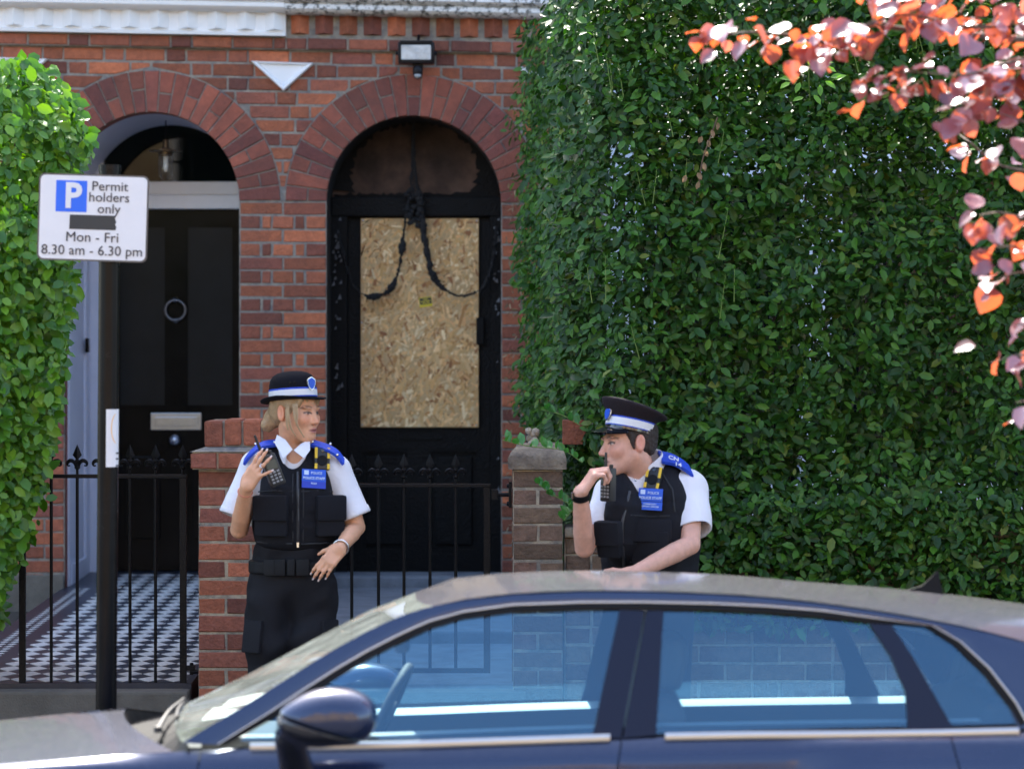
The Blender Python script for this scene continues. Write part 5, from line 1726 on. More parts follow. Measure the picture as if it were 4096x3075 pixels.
# --- belt line and lower body
belt_px = [(-760,3150),(-600,3115),(-300,3080),(37,3052),(350,3030),(670,3010),(900,2998),(1300,2992),(1600,2986),(2000,2970),(2412,2956),(3000,2943),(3744,2933),(4096,2928),(4600,2930),(4900,2960)]
belt = [at(p[0],p[1],-7.46) for p in belt_px]
bxs = [p.x for p in belt]; bzs = [p.z for p in belt]
XF, XR = at_x(-900,-7.46), at_x(4980,-7.46)
wf, wr2 = at_x(90,-7.5), at_x(3720,-7.5)
def half_w(X):
    e0 = max(0, (at_x(-250,-7.46)-X))/(at_x(-250,-7.46)-XF); e1 = max(0, (X-at_x(4300,-7.46)))/(XR-at_x(4300,-7.46))
    return 1-.30*e0**2-.16*e1**2
def zlow(X):
    z = .03
    for wx in (wf, wr2):
        d = abs(X-wx)
        if d < .36: z = max(z, .13+math.sqrt(.36**2-d**2))
    return z
def side_row(X):
    zb = spl(bxs, bzs, X); zl = min(zlow(X), zb-.10); hw = half_w(X)
    out = []
    for u, w_ in ((0,.795),(.04,.825),(.10,.845),(.18,.852),(.22,.862),(.45,.885),(.7,.885),(.9,.87),(1.0,.85)):
        out.append(Vector((X+0, YC-w_*hw, zb+(zl-zb)*u)))
    return out
def side_part(name, X0, X1, sl0=0.0, sl1=0.0, n=16):
    b = MB(); rows_ = []
    for i in range(n+1):
        X = X0+(X1-X0)*i/n
        rw = side_row(X); s_ = sl0+(sl1-sl0)*i/n
        zb = rw[0].z
        rows_.append([Vector((p.x-(zb-p.z)*s_, p.y, p.z)) for p in rw])
    b.grid(rows_); both(b, name, m_paint, smooth=True)
xA_, xB_, xC_ = at_x(800,-7.47), at_x(2488,-7.47), at_x(3800,-7.47)
side_part("front_wing", XF, xA_-.002, 0, .1, 30)
side_part("front_door_panel", xA_+.002, xB_-.002, .1, .18)
side_part("rear_door_panel", xB_+.002, xC_-.002, .18, -.2)
side_part("rear_wing", xC_+.002, XR, -.2, 0, 24)
b = MB().grid([[p+Vector((0,.012,0)) for p in side_row(XF+.05+(XR-XF-.1)*i/40)] for i in range(41)]); both(b, "inner_body", m_rub)
b = MB(); pp = [at(x_,y_,-7.455) for x_, y_ in ((1000,2984),(1300,2981),(1600,2976),(2000,2963),(2412,2949),(2440,2948))]
b.grid([[p+Vector((0,0,.010)) for p in pp],[p+Vector((0,-.010,.003)) for p in pp],[p+Vector((0,-.006,-.010)) for p in pp]]); both(b, "belt_trim", m_trim, smooth=True)
b = MB(); pp = [at(x_,y_,-7.455) for x_, y_ in ((2660,2944),(3000,2938),(3400,2935),(3760,2930),(4075,2922))]
b.grid([[p+Vector((0,0,.010)) for p in pp],[p+Vector((0,-.010,.003)) for p in pp],[p+Vector((0,-.006,-.010)) for p in pp]]); both(b, "belt_trim", m_trim, smooth=True)
b = MB(); pp = [spl(bxs,bzs,xA_+(XR-.4-xA_)*i/20) for i in range(21)]
b.grid([[Vector((xA_+(XR-.4-xA_)*i/20, -7.445, pp[i]+.004)) for i in range(21)],[Vector((xA_+(XR-.4-xA_)*i/20, -7.42, pp[i]+.03)) for i in range(21)]]); both(b, "window_sill_seal", m_rub)
# --- bonnet
bon = curve([(-880,3010),(-700,2965),(-450,2925),(-200,2898),(37,2875),(307,2848),(470,2834),(560,2826)], YC)
bcx = [p.x for p in bon]; bcz = [p.z for p in bon]
X0_, X1_ = XF+.02, at_x(640,-7.3)
rows = []
for i in range(31):
    u = i/30
    row = []
    for k in range(NA):
        t = -1+2*k/(NA-1)
        xe = at_x(700,-7.4)
        xr_ = X0_+(xe-X0_)*u; xm = X0_-.02+(at_x(505,YC)-X0_+.02)*u
        X = xm+(xr_-xm)*abs(t)**1.8
        ze = spl(bxs, bzs, xr_)+.001; zc_ = spl(bcx, bcz, xm)
        s = 1-abs(t)**2.6
        row.append(Vector((X, YC+.795*half_w(xr_)*t, ze+(max(zc_,ze+.004)-ze)*s)))
    rows.append(row)
MB().grid(rows).build("bonnet", m_paint, car, smooth=True)
last = rows[-1]
MB().grid([[p+Vector((0,0,-.004)) for p in last], [p+Vector((.02,0,-.045)) for p in last]]).build("bonnet_edge", m_rub, car)
cw = MB().grid([[p+Vector((.02,0,-.045)) for p in last], [Vector((p.x+.02,p.y,p.z-.012)) for p in wr_[0]]]); cw.build("scuttle", m_rub, car)
# wipers
for (a0, a1, a2) in (((520,2880,-7.15),(700,2868,-7.05),(1010,2842,-6.85)), ((640,2840,-6.75),(740,2826,-6.6),(830,2815,-6.45))):
    pass
wp = MB()
base_r = wr_[0]; up1 = wr_[1]
for k0, k1 in ((3,8),(9,14)):
    pv_ = base_r[k0]+Vector((-.05,0,-.006)); e_ = up1[k1]*.6+base_r[k1]*.4+Vector((-.012,0,.014))
    wp.tube(smooth_path([pv_, (pv_+e_)/2+Vector((-.008,0,.006)), e_],10), [.008-.0004*i for i in range(11)], 6)
    wp.lathe([(.001,-.01),(.014,-.01),(.012,.008),(.001,.010)], pv_, 10)
    bl = [base_r[k]+(up1[k]-base_r[k])*.35+Vector((-.006,0,.008)) for k in range(k0+1,k1+3) if k < NA]
    wp.tube(bl, .006, 5)
wp.build("wiper", mat("black_wiper_arm",(.02,.02,.022),.5), car, smooth=True, angle=50)
# --- tail, nose, floor (outside the picture, closing the shell)
b = MB()
tl_ = [side_row(XR)[i] for i in range(9)]
b.grid([tl_, [mir(p) for p in tl_]])
b.grid([[side_row(XR)[0], mir(side_row(XR)[0])], [Vector((rail[-1].x+.05, rail[-1].y+.04, rail[-1].z-.02)), mir(Vector((rail[-1].x+.05, rail[-1].y+.04, rail[-1].z-.02)))]])
b.build("tailgate", m_paint, car)
b = MB(); nl_ = side_row(XF); b.grid([nl_, [mir(p) for p in nl_]]); b.build("front_bumper", m_paint, car)
MB().box((XF+.1,YC-.8,.0),(XR-.1,YC+.8,.05)).build("floor_pan", m_rub, car)
for wx in (wf, wr2):
    for sd in (-1, 1):
        c_ = Vector((wx, YC+sd*.78, ROAD_Z+.312)); ax_ = Matrix.Rotation(R(90),3,'X')
        w_ = MB().lathe([(.19,-.1),(.29,-.1),(.312,-.08),(.312,.08),(.29,.1),(.19,.1)], c_, 36, ax_).build("wheel", m_tyre, car, smooth=True, angle=40)
        rm = MB().lathe([(.001,-.085),(.06,-.085),(.07,-.07),(.185,-.06),(.19,-.09)] if sd > 0 else [(.001,.085),(.06,.085),(.07,.07),(.185,.06),(.19,.09)], c_, 36, ax_)
        rm.build("rim", m_trim, w_, smooth=True, angle=30)
# --- shark fin
p0 = at(3690,2362,YC); fin = MB()
pr = [(-.07,0),(.065,-.006),(.055,.028),(.052,.064),(.045,.068),(.030,.050),(.0,.022),(-.04,.010)]
rows = []
fl_b = [Vector((p0.x+x_, YC, p0.z+z_)) for x_, z_ in pr]
for s in (-1, 1):
    fin.add([Vector((p0.x+x_, YC+s*(.016*(1-z_/.07)+.002), p0.z+z_-.004)) for x_, z_ in pr], [tuple(range(len(pr))) if s < 0 else tuple(reversed(range(len(pr))))])
n = len(pr); fin.f += [(i,(i+1)%n,(i+1)%n+n,i+n) for i in range(n)]; fin.mi += [0]*n
fin.build("shark_fin_aerial", m_rub, car)
# --- mirrors
def mirror_side(sd):
    def P(px, py, Y): 
        q = at(px, py, Y); return np.array(q if sd < 0 else mir(q))
    c0 = P(1300,2868,-7.66)
    lo = c0-np.array([.22,.16,.17]); hi = c0+np.array([.22,.16,.17])
    def shape():
        S = Sdf(lo, hi, .006)
        S.ell(P(1270,2880,-7.66), (.115,.085,.075), k=0); S.ell(P(1350,2850,-7.66), (.105,.08,.07), k=.04); S.ell(P(1410,2880,-7.66), (.06,.07,.06), k=.04)
        return S
    n_ = np.array([-.32,0,-1.0])
    pl = P(1290,2905,-7.66)
    cap_ = sdf_obj("mirror_cap", shape().cut(pl, n_), m_paint, car, it=3)
    S = shape().cut(pl-np.array([0,0,.004]), -n_)
    S.cap(P(1160,2950,-7.62), P(1190,3090,-7.5), .045, .05, k=.03)
    sdf_obj("mirror_base", S, m_gblack, car, it=3)
mirror_side(-1); mirror_side(1)
# --- cabin
def cabin():
    # inner door ledges (they catch the sun) and trims
    b = MB(); X0c, X1c = xA_+.1, xC_+.1
    zz = lambda X: spl(bxs, bzs, X)
    n = 20
    pr_ = [Vector((X0c+(X1c-X0c)*i/n, 0, zz(X0c+(X1c-X0c)*i/n))) for i in range(n+1)]
    for sgn in (-1, 1):
        bb = MB()
        bb.grid([[Vector((p.x, YC+sgn*.775, p.z+.022)) for p in pr_], [Vector((p.x, YC+sgn*.72, p.z+.030)) for p in pr_], [Vector((p.x, YC+sgn*.685, p.z+.005)) for p in pr_]][::(1 if sgn < 0 else -1)])
        bb.build("door_ledge", m_intl, car, smooth=True)
        bb = MB(); bb.grid([[Vector((p.x, YC+sgn*.684, p.z+.004)) for p in pr_], [Vector((p.x, YC+sgn*.70, .1)) for p in pr_]]); bb.build("door_lining", m_int, car)
    # dashboard
    xd0, xd1 = at_x(800,YC), at_x(1150,YC)
    zd = zz(xd1)+.02
    MB().box((xd0,YC-.66,.3),(xd1,YC+.66,zd-.03), bev=.03).build("dashboard", m_int, car, smooth=True, angle=40)
    # steering wheel, driver on the far side
    cw_ = Vector((at_x(1540,YC+.36), YC+.36, at_z(2800,YC+.36))); tl__ = Matrix.Rotation(R(-64),3,'Y')
    pts = [cw_+tl__@Vector((.18*math.cos(t),.18*math.sin(t),0)) for t in [2*math.pi*i/32 for i in range(33)]]
    sw = MB().tube(pts, .016, 8, caps=False).build("steering_wheel", m_int, car, smooth=True)
    b = MB()
    for t in (R(90),R(-90),R(180)): b.tube([cw_, cw_+tl__@Vector((.17*math.cos(t),.17*math.sin(t),0))], .016, 6)
    b.lathe([(.001,-.02),(.06,-.015),(.065,.01),(.001,.025)], cw_, 16, tl__); b.build("wheel_spokes", m_int, sw, smooth=True, angle=50)
    # seats
    def seat(xp, dy, back_h):
        xs = at_x(xp, YC); s = Sdf((xs-.75,YC+dy-.33,.05),(xs+.45,YC+dy+.33,1.15), .016)
        s.box((xs-.25,YC+dy,.24),(.27,.24,.09), rnd=.07); 
        s.box((xs+.12,YC+dy,.52),(.075,.23,.31), M=Matrix.Rotation(R(14),3,'Y'), rnd=.06, k=.05)
        sdf_obj("front_seat", s, m_int, car, it=2)
        h_ = Sdf((xs-.1,YC+dy-.2,.7),(xs+.5,YC+dy+.2,1.15), .012); h_.box((xs+.215,YC+dy,.905),(.045,.125,.085), M=Matrix.Rotation(R(10),3,'Y'), rnd=.04)
        sdf_obj("headrest", h_, m_int, car, it=2)
    seat(2380, -.36, .9); seat(2380, .36, .9)
    xs = at_x(3640, YC); s = Sdf((xs-.75,YC-.68,.05),(xs+.5,YC+.68,1.12), .018)
    s.box((xs-.25,YC,.26),(.27,.62,.09), rnd=.06); s.box((xs+.13,YC,.53),(.08,.62,.29), M=Matrix.Rotation(R(18),3,'Y'), rnd=.05, k=.05)
    for dy in (-.38,0,.38): s.box((xs+.24,YC+dy,.86),(.04,.12,.07), M=Matrix.Rotation(R(12),3,'Y'), rnd=.035)
    sdf_obj("rear_seat", s, m_int, car, it=2)
    # seat belts on the far B pillar and a pale pillar lining
    for sgn in (-1,1):
        MB().tube([(at_x(2470,YC+sgn*.66),YC+sgn*.645,.73),(at_x(2575,YC+sgn*.6),YC+sgn*.585,1.06)], .018, 6).build("belt_webbing", m_intl, car)
    # headlining
    hl = MB(); rws = []
    for i in range(21):
        X = X_f+.06+(X_r-.3-X_f-.06)*i/20; rws.append([Vector((X, YC+(YC-spl(rx,rys,X)-.03)*(-1+2*k/8), spl(rx,rzs,X)-.035+.015*(1-abs(-1+2*k/8)**3))) for k in range(9)])
    hl.grid(rws); hl.build("headlining", mat("grey_headlining",(.30,.32,.33),.9), car, smooth=True)
    # rear view mirror
    q = at(1610,2560,YC); MB().box((q.x-.02,YC-.11,q.z-.03),(q.x+.02,YC+.11,q.z+.03), bev=.012).build("rear_view_mirror", m_int, car, smooth=True, angle=40)
cabin()
# permit papers lying on the dashboard
q = at(950,2800,-6.95)
pap = MB().add([(q.x-.09,-7.15,q.z-.035),(q.x+.06,-7.18,q.z-.01),(q.x+.07,-6.92,q.z-.005),(q.x-.08,-6.9,q.z-.03)], [(0,1,2,3)])
pap.add([(q.x-.05,-7.0,q.z-.02),(q.x+.10,-7.03,q.z+.012),(q.x+.11,-6.8,q.z+.015),(q.x-.04,-6.78,q.z-.018)], [(0,1,2,3)])
pap.build("parking_papers", mat("white_paper",(.8,.8,.78),.8), loc=(q.x,-7,q.z-.03), label="white papers lying on the dashboard behind the car windscreen", cat="papers")

# the road falls to the kerb: the far side of the shell sits lower
for o in car.children_recursive:
    if o.type == 'MESH' and o.name.split('.')[0] not in ('wheel','rim','floor_pan'):
        off = ORG[o.name]; me = o.data
        c_ = np.empty(len(me.vertices)*3, np.float32); me.vertices.foreach_get("co", c_); c_ = c_.reshape(-1,3)
        c_[:,2] -= .13*np.maximum(0, (c_[:,1]+off.y-YC)/.87); me.vertices.foreach_set("co", c_.ravel()); me.update()
# ================================================================== people
m_skinw = mat("warm_skin", (.6,.36,.26), .48, attr="col", var=.10, vscale=38, bump=.16, bscale=220, rvar=.08)
m_skinm = mat("pink_skin", (.6,.36,.28), .5, attr="col", var=.13, vscale=42, bump=.18, bscale=220, rvar=.08)
for m_ in (m_skinw, m_skinm):
    b_ = m_.node_tree.nodes["Principled BSDF"]; b_.inputs["Subsurface Weight"].default_value = .12; b_.inputs["Subsurface Radius"].default_value = (.012,.005,.003)
m_shirt = mat("white_shirt_cotton", (.74,.74,.78), .8, bump=.25, bscale=45)
m_vest = mat("navy_black_vest_fabric", (.0065,.007,.011), .78, var=.25, vscale=90, bump=.4, bscale=420, spec=.25)
m_trou = mat("black_trouser_cloth", (.0055,.0055,.0085), .78, var=.25, vscale=60, bump=.3, bscale=240, spec=.3)
m_web = mat("black_webbing", (.004,.004,.005), .6, spec=.3, bump=.4, bscale=500)
m_blue = mat("royal_blue_cloth", (.012,.06,.50), .6, var=.12, vscale=60, bump=.2, bscale=200)
m_plate = mat("blue_badge_plate", (.010,.085,.55), .4)
m_plate2 = mat("deep_blue_badge_plate", (.010,.035,.42), .4)
m_btxt = mat("pale_badge_print", (.55,.66,.85), .5)
m_felt = mat("black_hat_felt", (.004,.004,.007), .9, bump=.2, bscale=300, spec=.2)
m_capc = mat("brown_black_cap_cloth", (.014,.009,.012), .85, var=.15, vscale=60, bump=.3, bscale=350, spec=.3)
m_band = mat("white_hat_band", (.70,.71,.73), .5); m_peak = mat("patent_black_peak", (.008,.009,.012), .08, coat=1)
m_blond = mat("blonde_hair", (.37,.245,.13), .5, var=.28, vscale=40, bump=.5, bscale=110)
m_dark = mat("dark_brown_hair", (.028,.018,.013), .6, var=.4, vscale=90, bump=.7, bscale=200)
m_cam = mat("camera_plastic", (.012,.012,.013), .4); m_camy = mat("camera_yellow", (.80,.52,.02), .45)
m_silver = mat("silver_jewellery", (.7,.7,.7), .25, metal=1.0); m_gold = mat("rose_gold_chain", (.65,.25,.16), .35, metal=.6)
m_boot = mat("black_boot_leather", (.012,.012,.013), .4)
m_nail = mat("pale_nail_varnish", (.78,.62,.58), .25)

def A(v): return np.array(v, float)
def nrm(v): v = A(v); return v/np.linalg.norm(v)
def rotz(a): return A(Matrix.Rotation(R(a),3,'Z'))
def head_frame(yaw, pitch, roll):
    """columns: face-right-as-seen, back, up"""
    return A(Matrix.Rotation(R(yaw),3,'Z') @ Matrix.Rotation(R(roll),3,'Y') @ Matrix.Rotation(R(pitch),3,'X'))

def add_head(S, c, M, s=1.0, man=False):
    T = lambda p: c+M@(A(p)*s)
    e = lambda p, r, k=.02, sub=False: S.ell(T(p), A(r)*s, M, k*s, sub)
    e((0,.014,.036),(.072,.092,.084),.0)
    e((0,-.030,-.025),(.062,.062,.082),.03)
    e((0,-.050,-.075),(.040,.036,.036),.03)
    e((0,-.072,-.100 if man else -.097),(.017 if not man else .026,.018,.016),.022)
    for x in (-1,1):
        S.cap(T((x*(.055 if man else .050),.0,-.050)), T((x*(.022 if man else .015),-.066,-.098)), (.018 if man else .016)*s, .015*s, .028*s)
        e((x*(.043 if man else .041),-.066,-.028),(.022,.020,.022),.024)
        e((x*.031,-.0905,-.003),(.0145,.012,.010),.012,True)
        e((x*.031,-.0735,-.003),(.0135,.0135,.0125),.004)
        e((x*.029,-.082 if man else -.079,.019),(.024,.013,.0075),.012)
    if man:
        S.cap(T((0,-.086,.008)), T((0,-.108,-.034)), .0085*s, .0115*s, .012*s)
        e((0,-.108,-.038),(.012,.011,.009),.010)
        for x in (-1,1): e((x*.0125,-.096,-.041),(.0085,.011,.008),.007)
        e((0,-.089,-.0645),(.024,.011,.0065),.009); e((0,-.0865,-.0755),(.020,.011,.0065),.009)
    else:
        S.cap(T((0,-.084,.004)), T((0,-.104,-.034)), .0072*s, .0088*s, .014*s)
        e((0,-.1055,-.0365),(.0098,.010,.0082),.010)
        for x in (-1,1): e((x*.0105,-.095,-.039),(.0070,.010,.0065),.008)
        e((0,-.0900,-.0640),(.021,.0115,.0066),.008); e((0,-.0885,-.0755),(.0185,.0125,.0075),.008)
    e((0,-.104,-.0700),(.022,.012,.0022),.004,True)
    for x in (-1,1):
        Me = M@A(Matrix.Rotation(R(18*x),3,'Z'))@A(Matrix.Rotation(R(-12),3,'X'))
        S.ell(T((x*.074,.016,-.008)), A((.011,.021,.034))*s, Me, .006*s)
        S.ell(T((x*.086,.013,-.004)), A((.008,.012,.022))*s, Me, .005*s, True)

def face_paint(c, M, s, skin, man):
    skin = A(skin)
    def fn(P):
        q = (P-c)@M/s
        col = np.tile(skin, (len(P),1)); x, y, z = np.abs(q[:,0]), q[:,1], q[:,2]
        front = (y < -.045) & (np.abs(q[:,2]) < .14)
        def mix(m_, cc, f=1.0):
            m_ = np.clip(m_,0,1)[:,None]*f
            col[:] = col*(1-m_)+A(cc)*m_
        soft = lambda v, a, b: np.clip((b-v)/(b-a),0,1)
        # blush on cheeks, nose tip, ears
        mix(soft(np.hypot(x-.044, z+.03),.008,.03)*front, skin*A((1.05,.74,.70)), .5)
        mix(soft(np.hypot(x, z+.036),.006,.018)*front, skin*A((1.04,.76,.72)), .6)
        mix(((np.hypot(y-.016, z+.008) < .034) & (x > .068))*1.0, skin*A((1.05,.72,.66)), .6)
        if man:
            mix(soft(np.abs(z+.085),.03,.055)*(y < -.0)*soft(-z,-.2,.2)*1.0, skin*A((.62,.58,.60)), .42*1.0)
        lipd = np.hypot(x/.025, (z+.0695)/.0115)
        mix(soft(lipd,.75,1.05)*front, (.42,.15,.14) if not man else (.45,.21,.19), .85)
        mix(soft(np.hypot(x/.022,(z+.0700)/.0022),.7,1.2)*front, (.10,.035,.035), .9)
        bz = z-((.0175 if man else .0205)+.006*np.clip((x-.012)/.03,0,1)-.010*np.clip((x-.036)/.016,0,1))
        mix(soft(np.abs(bz),.0018 if not man else .0025,.0046 if not man else .0052)*((x > .013) & (x < .053))*front, (.17,.10,.06) if not man else (.06,.04,.03), .75)
        ed = np.hypot((x-.0315)/.0145, (z+.003)/.0058)
        mix(soft(ed,.85,1.1)*front, (.42,.36,.33), .9 if man else .55)
        mix(soft(np.hypot(x-.0315, z+.003),.0045,.006)*front, (.035,.025,.02), .95)
        mix(soft(np.abs(z-(.003-.0035*((x-.0315)/.0145)**2)),.0016,.0042)*(np.abs(x-.0315) < .018)*front, (.02,.013,.011), .95)
        mix(soft(np.hypot((x-.0315)/.02,(z+.011)/.006),.5,1.2)*front, skin*A((.85,.72,.72)), .4)
        mix(soft(np.hypot((x-.010)/.005,(z+.0465)/.003),.6,1.2)*front, (.10,.045,.04), .7)
        return col
    return fn

def add_hand(S, w, d, n, s, sc=1.0, curl=(.3,.4,.3), spread=(.10,.03,-.04,-.12), thumb=(.5,.75,.25), tcurl=.3, k=.014, fcurl=None):
    """w wrist, d towards the fingers, n towards the palm side, s towards the thumb"""
    w, d, n = A(w), nrm(d), A(n); n = nrm(n-d*(n@d)); s_ = np.cross(n, d); s_ = s_ if s_@A(s) > 0 else -s_
    M = np.stack([s_, d, n],1); tips = []
    S.box(w+d*.048*sc+n*.002, A((.037,.046,.0135))*sc, M, rnd=.0125*sc, k=k)
    S.ell(w+d*.030*sc+s_*.026*sc+n*.010*sc, A((.016,.030,.015))*sc, M, .012)
    S.ell(w+d*.012*sc, A((.026,.024,.017))*sc, M, .016)
    offs = (.0285,.0098,-.0095,-.0275); dd = (.088,.093,.089,.079)
    ls = ((.043,.026,.020),(.047,.030,.021),(.043,.028,.020),(.034,.021,.018))
    for i in range(4):
        p = w+d*dd[i]*sc+s_*offs[i]*sc; a = 0
        v0 = nrm(d*math.cos(spread[i])+s_*math.sin(spread[i])); r0 = (.0088,.0090,.0086,.0076)[i]*sc
        cc = curl if fcurl is None else fcurl[i]
        for j in range(3):
            a += cc[j]; v = v0*math.cos(a)+n*math.sin(a); q = p+v*ls[i][j]*sc
            S.cap(p, q, r0*(1-.10*j), r0*(.92-.10*j), .006 if j else .010); p = q
        tips.append((p, v, n*math.cos(a)-v0*math.sin(a)))
    p = w+d*.026*sc+s_*.031*sc+n*.006*sc; v = nrm(d*thumb[0]+s_*thumb[1]+n*thumb[2])
    q = p+v*.043*sc; S.cap(p, q, .0115*sc, .0098*sc, .010)
    v2 = nrm(v*math.cos(tcurl)+(d*.6+n*.6-s_*.3)*math.sin(tcurl)); q2 = q+v2*.031*sc; S.cap(q, q2, .0096*sc, .0078*sc, .006)
    tips.append((q2, v2, -s_))
    return tips

CAMP = A((0,CAMY,CAMH))
def hit(S, px, py, y0=-5.2):
    """first surface point of the field along the ray through a pixel, with its outward normal"""
    a = A(at(px,py,y0)); b = A(at(px,py,y0+1.6)); n = 900
    t = np.linspace(0,1,n)[:,None]; P = a+(b-a)*t
    I = np.rint((P-S.lo)/S.h).astype(int); ok = ((I >= 1) & (I < S.n-1)).all(1)
    v = np.full(n, 1.0); J = I[ok]; v[ok] = S.V[J[:,0],J[:,1],J[:,2]]
    k = np.where(v < 0)[0]
    if len(k) == 0: return None
    p = P[k[0]]; i = np.clip(np.rint((p-S.lo)/S.h).astype(int), 3, S.n-4)
    g = A([S.V[i[0]+3,i[1],i[2]]-S.V[i[0]-3,i[1],i[2]], S.V[i[0],i[1]+3,i[2]]-S.V[i[0],i[1]-3,i[2]], S.V[i[0],i[1],i[2]+3]-S.V[i[0],i[1],i[2]-3]])
    return p, nrm(g)
def frame_n(n, tilt=0.0, flat=0.0):
    n = nrm(A(n)*(1-flat)+A((0,-1,0))*flat); up = nrm(A((0,0,1))-n*n[2]); right = np.cross(up, n)
    c_, s_ = math.cos(tilt), math.sin(tilt)
    r2, u2 = right*c_+up*s_, up*c_-right*s_
    return np.stack([r2, n, u2],1)   # columns: right, outward, up
def stick(parent, name, m, S, px, py, hw, hh, th, tilt=0.0, lift=0.0, bev=.0, flat=0.0, out=None):
    """box of real thickness lying on a garment"""
    p, n = hit(S, px, py); M = frame_n(n, tilt, flat)
    c = p+M[:,1]*(th*.5+lift)
    o = MB().obox(c, hw, th*.5, hh, Matrix(M.tolist()), bev=bev).build(name, m, parent, smooth=bev > 0, angle=40)
    if out is not None: out.append((c+M[:,1]*th*.5, M))
    return o, c, M
def plate_text(parent, body, size, c, M, dx, dz, m, bold=0.0, sx=1.0):
    q = A(c)+M[:,0]*dx+M[:,2]*dz+M[:,1]*.0012
    R3 = Matrix(np.stack([M[:,0], M[:,2], M[:,1]],1).tolist())
    letters("lettering", body, size, q, m, parent, R3.to_euler(), bold, sx)

m_seam = mat("grey_black_seam", (.014,.015,.018), .7)
def seam(parent, S, pts, r_=.0028, name="seam", m=None):
    out = []
    for i in range(len(pts)-1):
        for k in range(8):
            u = k/8; h_ = hit(S, pts[i][0]+(pts[i+1][0]-pts[i][0])*u, pts[i][1]+(pts[i+1][1]-pts[i][1])*u)
            if h_ is not None and (not out or (Vector(h_[0])-out[-1]).length < .05): out.append(Vector(h_[0]+h_[1]*.002))
    if len(out) > 3: MB().tube(out, r_, 6).build(name, m or m_seam, parent)

def wrinkle(amp, freq, seed, stretch=(1,1,1), mask=None):
    def fn(P, Q):
        d = fold_noise(P, freq, seed, 12, stretch)*amp
        if mask is not None: d = d*mask(P)
        return P+normals(P,Q)*d[:,None]
    return fn

def body_camera(parent, S, px, py, tilt, sc=1.0):
    o, c, M = stick(parent, "body_camera", m_cam, S, px, py, .031*sc, .045*sc, .026*sc, tilt, .002, .006, flat=.35)
    f = c+M[:,1]*.0135*sc; Mx = Matrix(M.tolist())
    for sx, z0, hh in ((-1,.021,.022),(1,.021,.022),(-1,-.033,.011),(1,-.033,.011)):
        MB().obox(f+M[:,0]*sx*.025*sc+M[:,2]*z0*sc, .0055*sc, .0025, hh*sc, Mx, bev=.002).build("yellow_flash", m_camy, o)
    ax = Matrix(np.stack([M[:,0], M[:,2], M[:,1]],1).tolist())
    MB().lathe([(.019,0),(.021,.002),(.019,.004),(.012,.003),(.001,.002)], Vector(f-M[:,2]*.010*sc), 24, ax, sx=sc, sy=sc).build("lens_ring", m_rub, o, smooth=True, angle=40)
    MB().lathe([(.008,0),(.008,.003),(.001,.004)], Vector(f+M[:,2]*.032*sc), 14, ax, sx=sc, sy=sc).build("lens", m_gblack, o, smooth=True, angle=40)
    return o

def hand_radio(c, up, out, label, ant=.09, sc=1.0, hw=.029, hh=.062):
    up = nrm(up); out = A(out); out = nrm(out-up*(out@up)); rt_ = np.cross(up, out)
    M = np.stack([rt_, out, up],1); Mx = Matrix(M.tolist()); c = A(c)
    e = empty("handheld_radio", Vector(c), label, "radio", "police radios")
    body = MB().obox(c, hw*sc, .017*sc, hh*sc, Mx, bev=.007).build("radio_body", m_cam, e, smooth=True, angle=40)
    f = c+M[:,1]*.0175*sc
    MB().obox(f+M[:,2]*.022*sc, .020*sc, .0012, .017*sc, Mx).build("screen", mat("dim_radio_screen",(.05,.075,.07),.15), e)
    ks = MB()
    for i in range(3):
        for j in range(4): ks.obox(f+M[:,0]*(i-1)*.015*sc-M[:,2]*(.006+j*.0125)*sc, .0048*sc, .0018, .0036*sc, Mx, bev=.001)
    ks.build("keypad", mat("grey_radio_keys",(.30,.31,.32),.5), e)
    MB().tube([Vector(c+M[:,2]*hh*sc-M[:,0]*hw*.55*sc), Vector(c+M[:,2]*(hh+ant)*sc-M[:,0]*hw*.55*sc)], [.0065*sc,.0045*sc], 10).build("aerial", m_cam, e, smooth=True, angle=50)
    MB().lathe([(.001,0),(.008,0),(.008,.012),(.001,.014)], Vector(c+M[:,2]*hh*sc+M[:,0]*hw*.5*sc), 10, Mx@Matrix.Rotation(0,3,'X') if False else Matrix(np.stack([M[:,0],-M[:,1],M[:,2]],1).tolist())).build("volume_knob", m_cam, e)
    return e

def collar(parent, c, M, r1, r2, zt, zb, gap, m):
    """folded shirt collar round the neck, open at the front; c neck centre, M frame"""
    b = MB(); inn, top, out_, low = [], [], [], []
    n = 36
    for i in range(n+1):
        a = gap+(2*math.pi-2*gap)*i/n
        t = min(i, n-i)/n
        front = math.exp(-(t*2/.28)**2)
        d = A((math.sin(a), -math.cos(a), 0))
        drop = .038*front
        P = lambda r_, z_: Vector(c+M@(d*r_+A((0,0,z_))))
        inn.append(P(r1*.98, zb-.01)); top.append(P(r1, zt-drop*.9)); 
        out_.append(P(r1+.006, zt-drop*.9+.002)); low.append(P(r2+.022*front, zb-.014-.036*front))
    b.grid([inn, top, out_, low]); b.grid([low, [p+Vector((0,.002,.002)) for p in out_]])
    return b.build("collar", m, parent, smooth=True, angle=50)

